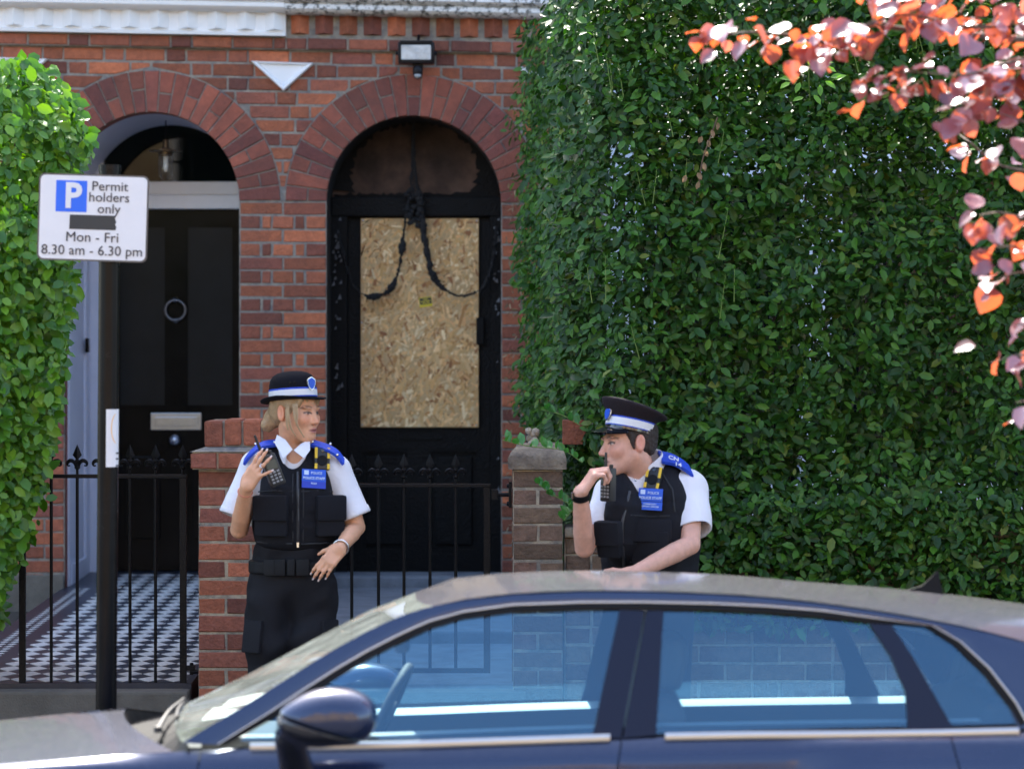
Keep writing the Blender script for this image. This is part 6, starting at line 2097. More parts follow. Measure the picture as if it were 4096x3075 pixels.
def ribbon(parent, name, pts, wv, m, th=.004, n=16):
    pp = smooth_path([Vector(p) for p in pts], n); wv = Vector(wv)
    up = [ (pp[min(i+1,n)]-pp[max(i-1,0)]).cross(wv).normalized() for i in range(n+1)]
    up = [u if u.z > 0 or abs(u.z) < .2 and u.y < 0 else -u for u in up]
    b = MB()
    rows = [[p-wv+u*th for p, u in zip(pp, up)], [p+wv+u*th for p, u in zip(pp, up)], [p+wv-u*th for p, u in zip(pp, up)], [p-wv-u*th for p, u in zip(pp, up)], [p-wv+u*th for p, u in zip(pp, up)]]
    b.grid(rows)
    for k in (0, n):
        b.add([rows[j][k] for j in range(4)], [(0,1,2,3)])
    return b.build(name, m, parent, smooth=True, angle=40)

def hat_rows(c, M, prof, sx, sy, fz_=None, n=48):
    rows = []
    for r_, z_ in prof:
        row = []
        for k in range(n):
            a = 2*math.pi*k/n; zz = z_+(fz_(a, r_) if fz_ else 0)
            row.append(Vector(c+M@A((r_*sx*math.sin(a), -r_*sy*math.cos(a), zz))))
        rows.append(row)
    return rows

def shield(parent, p, M, w, h, m, rim):
    pts = [(-w,.6*h),(-.45*w,.85*h),(0,h),(.45*w,.85*h),(w,.6*h),(w*.95,-.1*h),(.6*w,-.65*h),(0,-h),(-.6*w,-.65*h),(-w*.95,-.1*h)]
    def mk(sc, d0, d1):
        b = MB(); n = len(pts)
        b.add([Vector(p+M[:,0]*x*sc+M[:,2]*z*sc+M[:,1]*d1) for x, z in pts]+[Vector(p+M[:,0]*x*sc+M[:,2]*z*sc+M[:,1]*d0) for x, z in pts], [tuple(range(n))]+[(i,i+n,(i+1)%n+n,(i+1)%n) for i in range(n)])
        return b
    o = mk(1.0,-.002,.003).build("hat_badge", rim, parent); mk(.86,.003,.0045).build("badge_enamel", m, o); return o

# ------------------------------------------------------------------ policewoman
def woman():
    YW = -4.3
    w = lambda px, py, dy=0.0: A(at(px, py, YW+dy))
    base = at(1165, 0, YW); base.z = 0
    p = empty("person", base, "woman in police staff uniform and round black hat, hand on radio, looking right", "person", "two uniformed police staff")
    lo, hi = w(830,1480,-.32), w(1510,3300,.25); lo, hi = np.minimum(lo,hi), np.maximum(lo,hi); lo[2] = -.01; hi[2] = 1.80; lo[1] = YW-.34; hi[1] = YW+.22
    S = Sdf(lo, hi, .0036)
    hc = w(1182,1645,-.0); HM = head_frame(58,3,1)
    add_head(S, hc, HM, 1.0)
    nb = w(1176,1835,.035)
    S.cap(hc+HM@A((0,.022,-.07)), nb, .046, .052, .03); S.ell(nb+A((0,.0,-.02)), (.10,.06,.05), None, .04)
    S.ell(w(1182,1960,.04),(.145,.095,.17),None,.04); S.ell(w(1175,2140,.04),(.12,.08,.14),None,.05); S.ell(w(1165,2320,.04),(.155,.10,.13),None,.05)
    S.cap(w(1040,1866,.04), w(1325,1872,.04), .042, .042, .04)
    sL, eL, wL_ = w(1012,1872,.03), w(957,2118,-.03), w(984,1946,-.20)
    sR, eR, wR_ = w(1352,1878,.03), w(1424,2108,.02), w(1362,2190,-.155)
    S.chain([sL,eL],[.045,.036],.03); S.chain([eL, eL+(wL_-eL)*.3, eL+(wL_-eL)*.68, wL_],[.034,.0355,.0295,.0235],.003)
    S.chain([sR,eR],[.045,.037],.03); S.chain([eR, eR+(wR_-eR)*.3, eR+(wR_-eR)*.68, wR_],[.034,.0355,.0295,.0235],.003)
    for hx, kx in ((1085,1078),(1250,1248)):
        S.chain([w(hx,2380,.04), w(kx,2770,.02), w(kx-2,3160,.06)], [.085,.055,.042], .03); S.cap(w(kx-2,3215,.06), w(kx-2,3225,-.09), .04, .038, .02)
    t1 = add_hand(S, wL_, w(1042,1858,-.235)-wL_, (.25,.9,-.2), (-.6,-.3,.7), .88, fcurl=((.15,.35,.25),(.05,.2,.15),(.05,.2,.15),(-.05,.1,.1)), spread=(.22,.10,-.06,-.50), thumb=(.7,.4,.6))
    t2 = add_hand(S, wR_, w(1300,2262,-.185)-wR_, (-.1,.75,-.35), (-.8,0,.5), .86, curl=(.28,.38,.3), spread=(.07,.02,-.04,-.10), thumb=(.6,.5,.5))
    body = sdf_obj("body", S, m_skinw, p, it=1, color=face_paint(hc, HM, 1.0, (.70,.365,.215), False))
    nl = MB()
    for tp_, v, up in t1[:4]+t2[:4]:
        M = np.stack([np.cross(v, -up), -up, v],1) if True else None
        nl.obox(Vector(tp_-up*.0058+v*.004), .0034, .0010, .0052, Matrix(M.tolist()), bev=.001)
    nl.build("finger_nails", m_nail, p)
    # shirt
    lo2, hi2 = lo.copy(), hi.copy(); lo2[2] = .95; hi2[2] = 1.55; lo2[1] = YW-.16
    def shirt_field():
        T = Sdf(lo2, hi2, .005)
        T.ell(w(1182,1975,.04),(.155,.105,.17),None,.03); T.cap(w(1035,1868,.04), w(1330,1874,.04), .060, .060, .04); T.ell(nb+A((0,0,-.03)),(.10,.07,.05),None,.04)
        hL_ = w(940,2065,.0); hR_ = w(1418,2066,.02)
        T.cap(w(1016,1874,.035), hL_, .061, .066, .035); T.cap(w(1347,1882,.03), hR_, .061, .068, .035)
        T.ell(w(1180,2120,.04),(.14,.10,.14),None,.04)
        return T, hL_, hR_
    T, hL_, hR_ = shirt_field()
    dL = nrm(hL_-w(1018,1872,.035)); dR = nrm(hR_-w(1345,1880,.03))
    def hem(V, X, Y, Z):
        a = (X-hL_[0])*dL[0]+(Y-hL_[1])*dL[1]+(Z-hL_[2])*dL[2]; b = (X-hR_[0])*dR[0]+(Y-hR_[1])*dR[1]+(Z-hR_[2])*dR[2]
        mL = (X < at_x(1003,YW)); mR = (X > at_x(1372,YW))
        V = np.where(mL, np.maximum(V, a), V); V = np.where(mR, np.maximum(V, b), V)
        # open sleeves
        return V
    T.func(hem)
    T.cap(hL_-dL*.025, hL_+dL*.05, .054, .056, 0, sub=True); T.cap(hR_-dR*.025, hR_+dR*.05, .056, .058, 0, sub=True)
    T.ell(w(1172,1808,-.06),(.036,.09,.05),None,.01,True)
    sdf_obj("shirt", T, m_shirt, p, it=2, wr=wrinkle(.0042, 30, 5, (1,1,.55)))
    collar(p, nb+A((.0,-.002,.022)), rotz(8), .060, .072, .045, .012, .45, m_shirt)
    fl = MB()
    for pts in ([(1108,1738,-.03),(1098,1770,-.05),(1133,1834,-.118),(1170,1797,-.095),(1142,1758,-.062)], [(1240,1756,-.045),(1204,1774,-.07),(1175,1800,-.097),(1216,1832,-.118),(1240,1800,-.085)]):
        q = [Vector(w(*a)) for a in pts]; n_ = len(q); fl.add(q+[a+Vector((0,.004,-.001)) for a in q], [tuple(range(n_)), tuple(range(2*n_-1,n_-1,-1))]+[(i,(i+1)%n_,(i+1)%n_+n_,i+n_) for i in range(n_)])
    fl.build("collar_flap", m_shirt, p)
    # turned-up sleeve hems
    for h_, d_, r_ in ((hL_, dL, .066),(hR_, dR, .068)):
        ax = Vector(d_).to_track_quat('Z','Y').to_matrix()
        MB().lathe([(r_-.004,-.028),(r_,-.026),(r_+.0015,-.002),(r_-.002,.0015),(r_-.005,-.001)], Vector(h_), 30, ax).build("sleeve_hem", m_shirt, p, smooth=True, angle=60).data.polygons
    # vest
    lo3, hi3 = lo2.copy(), hi2.copy(); lo3[2] = 1.0; hi3[2] = 1.52; lo3[1] = YW-.2
    V = Sdf(lo3, hi3, .0045)
    V.ell(w(1184,2000,.03),(.158,.128,.22),None,0); V.box(w(1180,2105,.03),(.162,.118,.105),None,.085,.05); V.ell(w(1130,1990,-.02),(.075,.078,.075),None,.05); V.ell(w(1245,1990,-.02),(.075,.078,.075),None,.05)
    V.cap(w(1085,1822,.03), w(1075,1900,.02), .045, .05, .04); V.cap(w(1285,1826,.03), w(1300,1900,.02), .045, .05, .04)
    V.ell(w(1172,1775,-.06),(.060,.16,.098),None,.012,True)
    V.ell(w(995,1900,.02),(.050,.25,.115),None,.02,True); V.ell(w(1385,1905,.02),(.055,.25,.115),None,.02,True)
    V.cut(w(1180,2212,0),(0,0,-1))
    vest = sdf_obj("vest", V, m_vest, p, it=2, wr=wrinkle(.0032, 34, 9, (.5,1,1.4)))
    for px, hw_ in ((1087,.066),(1316,.058)):
        stick(vest, "pocket", m_vest, V, px, 2070, hw_, .072, .034, 0, -.006, .009, flat=.55)
        stick(vest, "pocket_flap", m_vest, V, px, 2030, hw_+.004, .050, .046, 0, -.006, .010, flat=.55)
    zs = []
    for py in range(1888, 2200, 24):
        h_ = hit(V, 1192, py)
        if h_: zs.append(Vector(h_[0]+h_[1]*.003))
    if len(zs) > 3:
        MB().tube(zs, .006, 6).build("zip", mat("grey_zip",(.05,.05,.055),.4,metal=.5), vest)
        MB().obox(zs[-1]+Vector((0,-.006,.0)), .004,.003,.010, Matrix.Identity(3)).build("zip_pull", m_silver, vest)
    seam(vest, V, [(1015,1968),(1100,1962),(1180,1966)]); seam(vest, V, [(1205,1966),(1280,1962),(1360,1968)])
    seam(vest, V, [(1172,1895),(1170,2000),(1172,2200)]); seam(vest, V, [(1212,1895),(1214,2000),(1212,2200)])
    seam(vest, V, [(1018,2165),(1100,2172),(1180,2174)], .004); seam(vest, V, [(1204,2174),(1280,2172),(1350,2165)], .004)
    o, c, M = stick(vest, "name_plate", m_plate, V, 1253, 1905, .0475, .0245, .003, R(-4), .014, .0, flat=.4)
    f = c+M[:,1]*.0016
    plate_text(o, "POLICE", .0135, f, M, .010, .009, m_btxt, .0002); plate_text(o, "POLICE STAFF", .0140, f, M, 0, -.0125, m_btxt, .0003)
    MB().obox(f+M[:,0]*-.030+M[:,2]*.010, .009,.0006,.009, Matrix(M.tolist())).build("crest", m_btxt, o)
    o2 = MB().obox(c-M[:,2]*.0385, .0475,.0015,.0138, Matrix(M.tolist())).build("name_plate", m_plate2, vest)
    plate_text(o2, "PCSO", .0095, c-M[:,2]*.034+M[:,1]*.0016, M, 0, 0, m_btxt, .0002)
    body_camera(vest, V, 1286, 1838, R(-3))
    ribbon(p, "epaulette", [w(1106,1772,-.005), w(1050,1780,-.02), w(1006,1812,-.03), w(978,1848,-.03)], (0,-.022,-.010), m_blue, .0055)
    ribbon(p, "epaulette", [w(1238,1770,-.01), w(1300,1788,-.02), w(1345,1812,-.03), w(1374,1848,-.03)], (0,-.022,-.010), m_blue, .0055)
    bt = MB()
    for q in (w(1098,1768,-.035), w(1022,1775,-.045), w(1250,1766,-.04), w(1322,1775,-.05), w(1350,1818,-.06)): bt.lathe([(.001,0),(.006,0),(.004,.004),(.001,.005)], Vector(q), 10, Matrix.Rotation(R(70),3,'X'))
    bt.build("epaulette_studs", m_silver, p)
    # trousers, belt, boots
    lo4, hi4 = lo.copy(), hi.copy(); lo4[2] = .03; hi4[2] = 1.09; lo4[1] = YW-.16; lo4[0] = at_x(955,YW); hi4[0] = at_x(1372,YW)
    G = Sdf(lo4, hi4, .006)
    G.ell(w(1165,2325,.045),(.172,.125,.125),None,0); G.box(w(1172,2215,.042),(.148,.103,.10),None,.08,.04)
    for hx, kx, ax_ in ((1078,1070,1078),(1252,1246,1240)):
        G.chain([w(hx,2390,.04), w((hx+kx)/2,2580,.03), w(kx,2780,.02), w(ax_,3150,.06)], [.100,.092,.074,.066], .03)
    G.cut(w(1170,2150),(0,0,1)); 
    tr = sdf_obj("trousers", G, m_trou, p, it=2, wr=wrinkle(.0065, 30, 3, (.8,1,1.1)))
    for px in (1012, 1322): stick(tr, "cargo_pocket", m_trou, G, px, 2545, .045, .065, .018, 0, -.006, .006)
    Bt = Sdf(lo4, hi4, .006); Bt.box(w(1168,2265,.045),(.172,.128,.2),None,.11,0); Bt.cut(w(1170,2240),(0,0,1)); Bt.cut(w(1170,2292),(0,0,-1))
    belt_ = sdf_obj("belt", Bt, m_web, p, it=1)
    for px, hw_ in ((1080,.022),(1118,.024),(1165,.016),(1212,.026)): stick(belt_, "belt_keeper", m_web, Bt, px, 2267, hw_, .033, .022, 0, 0, .005)
    for kx in (1076,1242):
        Bo = Sdf(w(kx,3240,-.2)-A((.12,.02,.02)), w(kx,3050,.2)+A((.12,.02,.02)), .008); Bo.lo[2] = 0
        Bo.cap(w(kx,3160,.06), w(kx,3215,.06), .055,.052,.02); c0 = w(kx,3222,.06); Bo.ell((c0[0],c0[1]-.07,.035),(.048,.13,.045),None,.03); Bo.cut((0,0,.004),(0,0,-1))
        sdf_obj("boot", Bo, m_boot, p, it=1)
    # hair
    H = Sdf(hc-.2, hc+.2, .004)
    T_ = lambda q: hc+HM@A(q)
    H.ell(T_((0,.018,.036)),(.080,.098,.090),HM,0); H.ell(T_((0,.058,-.010)),(.060,.050,.052),HM,.03)
    H.ell(T_((.0,.108,-.035)),(.042,.036,.042),HM,.02); H.ell(T_((-.02,.118,-.062)),(.030,.028,.026),HM,.01); H.ell(T_((.018,.122,-.018)),(.026,.024,.03),HM,.01)
    for x in (-1,1): H.cap(T_((x*.064,-.028,.045)), T_((x*.070,-.018,-.002)), .014,.009,.012)
    H.cap(T_((.058,-.062,.050)), T_((.066,-.048,.018)), .012,.007,.012); H.cap(T_((-.058,-.062,.050)), T_((-.066,-.048,.018)), .012,.007,.012)
    # face and ears stay clear
    H.ell(T_((0,-.085,-.030)),(.066,.062,.066),HM,.01,True)
    for x in (-1,1): H.ell(T_((x*.082,.012,-.012)),(.024,.026,.034),HM,.004,True)
    H.cut(hc+head_frame(58,-5,2)@A((0,.012,.049)), head_frame(58,-5,2)@A((0,0,1)))
    hair = sdf_obj("hair", H, m_blond, p, it=1, wr=wrinkle(.0022, 150, 2, (1,1,.3)))
    st = MB()
    for pts in ([(1150,1630,-.085),(1156,1680,-.09),(1166,1715,-.088),(1183,1745,-.08)], [(1176,1622,-.10),(1180,1672,-.108),(1195,1712,-.105),(1217,1749,-.095)], [(1184,1622,-.105),(1188,1660,-.110),(1186,1700,-.106)], [(1146,1640,-.08),(1148,1690,-.085),(1152,1720,-.082)]):
        for k in range(3):
            st.tube(smooth_path([w(q[0]+(k-1)*(4-i), q[1]-6*(i == 0), q[2]-.004*k) for i, q in enumerate(pts)], 12), [.0026-.0001*i for i in range(13)], 6)
    st.build("loose_strands", mat("pale_blonde_strand",(.46,.32,.18),.5), hair, smooth=True)
    MB().lathe([(.001,-.004),(.004,0),(.001,.004)], Vector(w(1161,1687,-.075)), 8).build("earring", m_silver, p)
    # round hat
    HT = head_frame(58,-5,2); h0 = hc+HT@A((0,.008,.050))
    crown_ = hat_rows(h0, HT, [(.0915,-.004),(.0925,.004),(.0925,.034),(.0915,.055),(.087,.075),(.076,.092),(.058,.103),(.034,.109),(.001,.110)], .96, 1.06)
    hat = MB(); hat.grid(crown_, close=True)
    fz_ = lambda a, r_: (.012*math.sin(a)**2 - .006*abs(math.cos(a)))*max(0,(r_-.0915)/.038)
    hat.grid(hat_rows(h0, HT, [(.0918,.001),(.103,-.002),(.118,-.003),(.1275,.0),(.1285,-.003),(.1265,-.006),(.115,-.009),(.102,-.008),(.088,-.006)], .96, 1.06, fz_), close=True)
    ho = hat.build("hat", m_felt, p, smooth=True)
    def band(z0, z1, r_, m, nm):
        b = MB(); b.grid(hat_rows(h0, HT, [(r_-.002,z0),(r_,z0),(r_,z1),(r_-.002,z1)], .96, 1.06), close=True); b.build(nm, m, ho, smooth=True, angle=40)
    band(.004,.040,.0936,m_blue,"hat_band"); band(.0085,.033,.0944,m_band,"reflective_band")
    fwd = HT@A((0,-1,0)); up_ = HT@A((0,0,1)); rt_ = HT@A((1,0,0))
    a_ = R(-8); dirn = HT@A((math.sin(a_),-math.cos(a_),0)); rr_ = HT@A((math.cos(a_),math.sin(a_),0))
    shield(ho, h0+HT@A((.0935*.96*math.sin(a_), -.0955*1.06*math.cos(a_), .053)), np.stack([rr_, dirn, up_],1), .022, .027, m_plate, m_silver)
    ey = MB()
    for q in (-62,-52): ey.lathe([(.004,0),(.0055,.001),(.004,.002)], Vector(h0+HT@A((.0915*.96*math.sin(R(q)), -.0915*1.06*math.cos(R(q)), .060))), 10, Vector(HT@A((math.sin(R(q)),-math.cos(R(q)),0))).to_track_quat('Z','Y').to_matrix())
    ey.build("eyelets", m_rub, ho)
    # wrist things
    def ring_at(p0, d, r_, t, m, nm):
        ax = Vector(d).to_track_quat('Z','Y').to_matrix()
        pts = [Vector(p0)+ax@Vector((r_*math.cos(q),r_*math.sin(q),0)) for q in [2*math.pi*i/24 for i in range(25)]]
        MB().tube(pts, t, 6, caps=False).build(nm, m, p, smooth=True)
    d1 = nrm(wL_-eL); ring_at(wL_-d1*.030, d1, .0285, .0024, m_gold, "bracelet"); d2 = nrm(wR_-eR); ring_at(wR_-d2*.004, d2+A((.1,0,.1)), .030, .0045, m_silver, "bracelet")
    for tip, v, up in t1[2:3]: ring_at(tip-v*.052, v, .0098, .0022, m_silver, "finger_ring")
    # radio clipped at the shoulder, held in her hand
    rc = w(1091,1880,-.165); hand_radio(rc, w(1066,1822,-.165)-w(1112,1940,-.150), (.25,-1,.1), "black handheld radio with keypad held against the woman's chest", .085, 1.05)
woman()

# ------------------------------------------------------------------ policeman
def man():
    YM = -4.4
    w = lambda px, py, dy=0.0: A(at(px, py, YM+dy))
    base = at(2600,0,YM); base.z = 0
    p = empty("person", base, "man in police staff uniform and peaked cap speaking into shoulder radio by the hedge", "person", "two uniformed police staff")
    lo = A((at_x(2250,YM-.2), YM-.38, -.01)); hi = A((at_x(2860,YM), YM+.30, 1.72))
    S = Sdf(lo, hi, .0038)
    hs = 1.06
    hc = w(2515,1768,-.03); HM = head_frame(-70,2,-4)
    add_head(S, hc, HM, hs, True)
    nb = w(2575,1925,.04)
    S.cap(hc+HM@A((0,.022,-.07)), nb, .062, .066, .03); S.ell(nb+A((0,.01,-.02)),(.11,.075,.05),None,.04)
    TM = rotz(-30)
    S.ell(w(2620,2070,.06),(.17,.11,.18),TM,.04); S.ell(w(2605,2260,.05),(.16,.115,.18),TM,.05); S.ell(w(2600,2430,.06),(.165,.115,.13),TM,.05)
    S.cap(w(2470,1968,-.03), w(2740,1952,.08), .048,.048,.04)
    sL, eL, wL_ = w(2447,1972,-.04), w(2338,2192,-.14), w(2322,1970,-.27)
    sR, eR, wR_ = w(2758,1960,.03), w(2762,2178,-.115), w(2540,2290,-.27)
    S.chain([sL,eL],[.046,.037],.03); S.chain([eL, eL+(wL_-eL)*.28, eL+(wL_-eL)*.65, wL_],[.038,.0395,.034,.028],.003)
    S.chain([sR,eR],[.050,.038],.03); S.chain([eR, eR+(wR_-eR)*.28, eR+(wR_-eR)*.65, wR_],[.038,.0395,.034,.028],.003)
    for hx, kx in ((2535,2530),(2665,2672)):
        S.chain([w(hx,2480,.06), w(kx,2850,.04), w(kx,3200,.07)], [.085,.058,.045], .03); S.cap(w(kx,3235,.07), w(kx-30,3240,-.07), .042,.04,.02)
    add_hand(S, wL_, w(2392,1868,-.275)-wL_, (.75,.25,-.45), (-.1,.5,.8), 1.06, curl=(.85,1.25,.8), spread=(.03,.01,-.02,-.05), thumb=(.95,.15,.35), tcurl=.5)
    add_hand(S, wR_, w(2475,2345,-.29)-wR_, (.1,.8,-.3), (-.6,-.2,.6), 1.06, curl=(.4,.5,.4))
    sdf_obj("body", S, m_skinm, p, it=1, color=face_paint(hc, HM, hs, (.66,.36,.26), True))
    # shirt
    lo2 = lo.copy(); hi2 = hi.copy(); lo2[2] = .95; hi2[2] = 1.55
    T = Sdf(lo2, hi2, .005)
    T.ell(w(2620,2075,.06),(.182,.122,.19),TM,.0); T.cap(w(2462,1966,-.03), w(2748,1950,.07), .069,.069,.05); T.ell(nb+A((0,0,-.035)),(.11,.08,.05),None,.04); T.ell(w(2605,2250,.05),(.17,.125,.16),TM,.05)
    hL_ = w(2392,2140,-.085); hR_ = w(2772,2122,-.055); sl0, sr0 = w(2450,1972,-.04), w(2756,1958,.04)
    T.cap(sl0, hL_, .069,.070,.035); T.cap(sr0, hR_, .072,.076,.035)
    dL = nrm(hL_-sl0); dR = nrm(hR_-sr0+A((.02,0,0)))
    def hem(V, X, Y, Z):
        a = (X-hL_[0])*dL[0]+(Y-hL_[1])*dL[1]+(Z-hL_[2])*dL[2]; b = (X-hR_[0])*dR[0]+(Y-hR_[1])*dR[1]+(Z-hR_[2])*dR[2]
        near = lambda h_, r_: ((X-h_[0])**2+(Y-h_[1])**2+(Z-h_[2])**2) < r_*r_
        V = np.where((X < hL_[0]+.13) & near(hL_,.22) & (a > -.05), np.maximum(V, a), V); return np.where((X > hR_[0]-.06) & near(hR_,.17) & (b > -.05), np.maximum(V, b), V)
    T.func(hem)
    T.cap(hL_-dL*.025, hL_+dL*.06, .058,.060,0,sub=True); T.cap(hR_-dR*.025, hR_+dR*.06, .062,.064,0,sub=True)
    T.ell(w(2545,1880,-.10),(.030,.08,.045),None,.01,True)
    sdf_obj("shirt", T, m_shirt, p, it=2, wr=wrinkle(.0046, 28, 15, (1,1,.55)))
    collar(p, nb+A((.004,.0,.028)), rotz(-38)@A(Matrix.Rotation(R(20),3,"X")), .080,.094,.072,.014,.26,m_shirt)
    MB().lathe([(.001,0),(.005,0),(.004,.002),(.001,.003)], Vector(w(2543,1920,-.10)), 10, Matrix.Rotation(R(90),3,'X')).build("shirt_button", m_silver, p)
    # vest
    lo3 = lo2.copy(); hi3 = hi2.copy(); lo3[2] = .88; hi3[2] = 1.50
    V = Sdf(lo3, hi3, .0048)
    V.ell(w(2610,2100,.05),(.190,.142,.24),TM,0); V.box(w(2598,2260,.05),(.185,.135,.18),TM,.10,.06)
    V.cap(w(2490,1935,-.06), w(2480,2010,-.07), .045,.06,.05); V.cap(w(2672,1915,.03), w(2690,2000,.0), .05,.06,.05)
    V.ell(w(2552,1880,-.10),(.058,.16,.125),None,.012,True)
    V.ell(w(2490,2090,-.06),(.088,.105,.17),TM,.05); V.ell(w(2400,2010,-.09),(.034,.12,.075),TM,.02,True); V.ell(w(2785,2020,.08),(.060,.13,.115),TM,.02,True)
    vest = sdf_obj("vest", V, m_vest, p, it=2, wr=wrinkle(.0034, 32, 19, (.5,1,1.4)))
    stick(vest, "pocket", m_vest, V, 2605, 2190, .075, .065, .032, 0, -.008, .009, flat=.1); stick(vest, "pocket_flap", m_vest, V, 2605, 2125, .080, .045, .040, 0, -.006, .010, flat=.1)
    stick(vest, "pocket", m_vest, V, 2440, 2160, .050, .065, .038, 0, -.010, .009); stick(vest, "pocket_flap", m_vest, V, 2440, 2130, .054, .048, .046, 0, -.010, .010)
    zs = []
    for k in range(16):
        py = 1965+k*22; px = 2518-30*min(1,k/6.)+(10*max(0,k-7)/9.)
        h_ = hit(V, px, py)
        if h_: zs.append(Vector(h_[0]+h_[1]*.003))
    zs = [z_ for i_, z_ in enumerate(zs) if i_ == 0 or (z_-zs[i_-1]).length < .045]
    if len(zs) > 3: MB().tube(smooth_path(zs[::3]+[zs[-1]], 24), .006, 6).build("zip", mat("grey_zip",(.05,.05,.055),.4,metal=.5), vest)
    seam(vest, V, [(2520,2060),(2600,2066),(2690,2062)])
    seam(vest, V, [(2640,1880),(2690,1960),(2700,2060)], .004); seam(vest, V, [(2520,2245),(2600,2255),(2700,2245)], .004)
    o, c, M = stick(vest, "name_plate", m_plate, V, 2604, 1984, .047, .0255, .003, R(-3), .020, flat=.2)
    f = c+M[:,1]*.0016
    plate_text(o, "POLICE", .0135, f, M, .010, .007, m_btxt, .0002); plate_text(o, "POLICE STAFF", .0142, f, M, 0, -.0135, m_btxt, .0003)
    MB().obox(f+M[:,0]*-.031+M[:,2]*.010, .009,.0006,.009, Matrix(M.tolist())).build("crest", m_btxt, o)
    o2 = MB().obox(c-M[:,2]*.0445, .048,.0015,.0165, Matrix(M.tolist())).build("name_plate", m_plate, vest)
    for k, tx in enumerate(("COMMUNITY","SUPPORT OFFICER")): plate_text(o2, tx, .0085, c-M[:,2]*(.0385+.0095*k)+M[:,1]*.0016, M, 0, 0, m_btxt, .0001)
    body_camera(vest, V, 2617, 1919, R(-5), 1.02)
    ep = ribbon(p, "epaulette", [w(2640,1828,.0), w(2690,1838,.01), w(2735,1862,.02), w(2762,1885,.02)], (0.008,-.034,-.020), m_blue, .006)
    ribbon(p, "epaulette", [w(2520,1905,-.03), w(2480,1915,-.06), w(2440,1940,-.08)], (0,-.022,-.012), m_blue, .006)
    fnE = nrm((.32,-.62,.72)); ME = frame_n(fnE, R(-24))
    plate_text(ep, "CN", .030, w(2694,1838,-.040), ME, 0, .006, m_band, .0004); plate_text(ep, "14", .030, w(2712,1858,-.044), ME, 0, 0, m_band, .0004)
    # trousers and boots (hidden behind the car)
    G = Sdf(A((lo[0]+.06,YM-.16,.03)), A((hi[0],YM+.28,1.05)), .009)
    G.ell(w(2600,2440,.06),(.180,.135,.14),TM,0)
    for hx, kx in ((2535,2530),(2668,2674)): G.chain([w(hx,2500,.06), w(kx,2850,.04), w(kx,3200,.07)], [.105,.08,.072], .03)
    G.cut(w(2600,2340),(0,0,1)); sdf_obj("trousers", G, m_trou, p, it=2, wr=wrinkle(.004, 24, 4))
    for kx in (2530,2674):
        c0 = w(kx,3250,.07); Bo = Sdf(c0-A((.12,.28,.03)), c0+A((.12,.14,.16)), .009); Bo.cap(c0+A((0,0,.03)), c0+A((0,0,.10)), .056,.058,.02); Bo.ell((c0[0],c0[1]-.08,.036),(.05,.14,.046),None,.03); Bo.cut((0,0,.004),(0,0,-1)); sdf_obj("boot", Bo, m_boot, p, it=1)
    # hair: short, below the cap
    H = Sdf(hc-.2, hc+.2, .0042); T_ = lambda q: hc+HM@(A(q)*hs)
    H.ell(T_((0,.020,.034)), A((.0765,.096,.086))*hs, HM, 0); H.ell(T_((0,.055,-.018)), A((.058,.046,.045))*hs, HM, .03)
    for x in (-1,1): H.cap(T_((x*.070,-.020,.030)), T_((x*.071,-.008,-.022)), .011,.007,.012)
    H.ell(T_((0,-.080,-.030)), A((.080,.058,.075))*hs, HM, .006, True)
    for x in (-1,1): H.ell(T_((x*.084,.014,-.012)), A((.024,.025,.036))*hs, HM, .003, True)
    sdf_obj("hair", H, m_dark, p, it=1, wr=wrinkle(.0015, 220, 6))
    # peaked cap, tipped back
    HT = head_frame(-70,-13,-3); h0 = hc+HM@A((0,.006,.046))
    capo = MB()
    slant = lambda a, r_: 0.0
    lean_ = lambda z_: z_
    rows = []
    n = 48
    prof_ = [(.0935,-.008,0),(.0955,.0,0),(.0955,.040,0),(.0975,.046,0),(.112,.062,.3),(.128,.078,.8),(.1335,.086,1),(.1325,.092,1),(.118,.097,1),(.075,.101,1),(.035,.102,1),(.001,.102,1)]
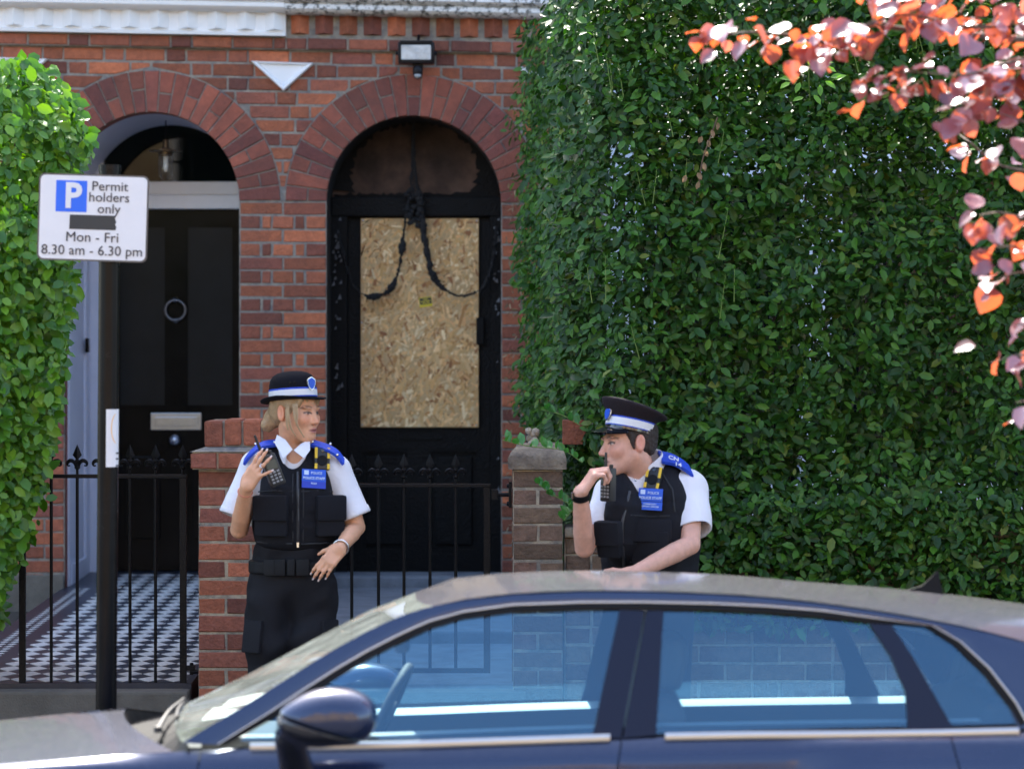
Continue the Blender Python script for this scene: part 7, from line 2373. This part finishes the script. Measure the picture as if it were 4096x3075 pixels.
    for r_, z_, f_ in prof_:
        row = []
        for k in range(n):
            a = 2*math.pi*k/n; fr_ = math.cos(a)
            zz = z_+f_*(.016*fr_)*(r_/.133); rr_ = r_
            row.append(Vector(h0+HT@A((rr_*.92*math.sin(a), -rr_*1.02*math.cos(a)+f_*.004, zz))))
        rows.append(row)
    capo.grid(rows, close=True)
    co = capo.build("peaked_cap", m_capc, p, smooth=True)
    def band(z0, z1, r_, m, nm):
        b = MB(); b.grid(hat_rows(h0, HT, [(r_-.002,z0),(r_,z0),(r_,z1),(r_-.002,z1)], .92, 1.02), close=True); b.build(nm, m, co, smooth=True, angle=40)
    band(.003,.042,.0968,m_blue,"cap_band"); band(.008,.036,.0976,m_band,"reflective_band"); band(-.006,.004,.0982,m_peak,"chin_strap")
    pk = MB(); prs = []
    for j in range(7):
        u = j/6; row = []
        for k in range(25):
            a = R(-68+136*k/24); fl = (math.cos(a*1.25)**.8 if abs(a) < 1.25 else 0)
            ext = .062*u*max(0,fl); r_ = .096+ext
            row.append(Vector(h0+HT@A((r_*.92*math.sin(a), -(.096*1.02+ext)*math.cos(a), -.003-ext*.62-.010*u*abs(math.sin(a))))))
        prs.append(row)
    pk.grid(prs); pk.grid([[q-Vector((0,0,.004)) for q in r_] for r_ in reversed(prs)])
    pk.build("peak", m_peak, co, smooth=True)
    up_ = HT@A((0,0,1)); a_ = R(6); dirn = HT@A((math.sin(a_),-math.cos(a_),.0)); rr_ = HT@A((math.cos(a_),math.sin(a_),0))
    shield(co, h0+HT@A((.1*.92*math.sin(a_), -.104*1.02*math.cos(a_), .043)), np.stack([rr_, dirn, up_],1), .023, .027, m_plate, m_silver)
    # watch
    d1 = nrm(wL_-eL); q0 = wL_-d1*.014; ax = Vector(d1).to_track_quat('Z','Y').to_matrix()
    wt = MB().lathe([(.031,-.012),(.0355,-.012),(.0355,.012),(.031,.012)], Vector(q0), 26, ax).build("watch", m_rub, p, smooth=True, angle=40)
    MB().obox(Vector(q0)+Vector((-.034,-.012,.0)), .005,.014,.015, Matrix.Identity(3), bev=.004).build("watch_case", m_gblack, wt)
    hand_radio(w(2433,1938,-.20), (.02,-.02,1), (-.72,-.7,0), "black handheld radio with aerial clipped to the man's vest near his mouth", .055, 1.06, .026, .062)
man()
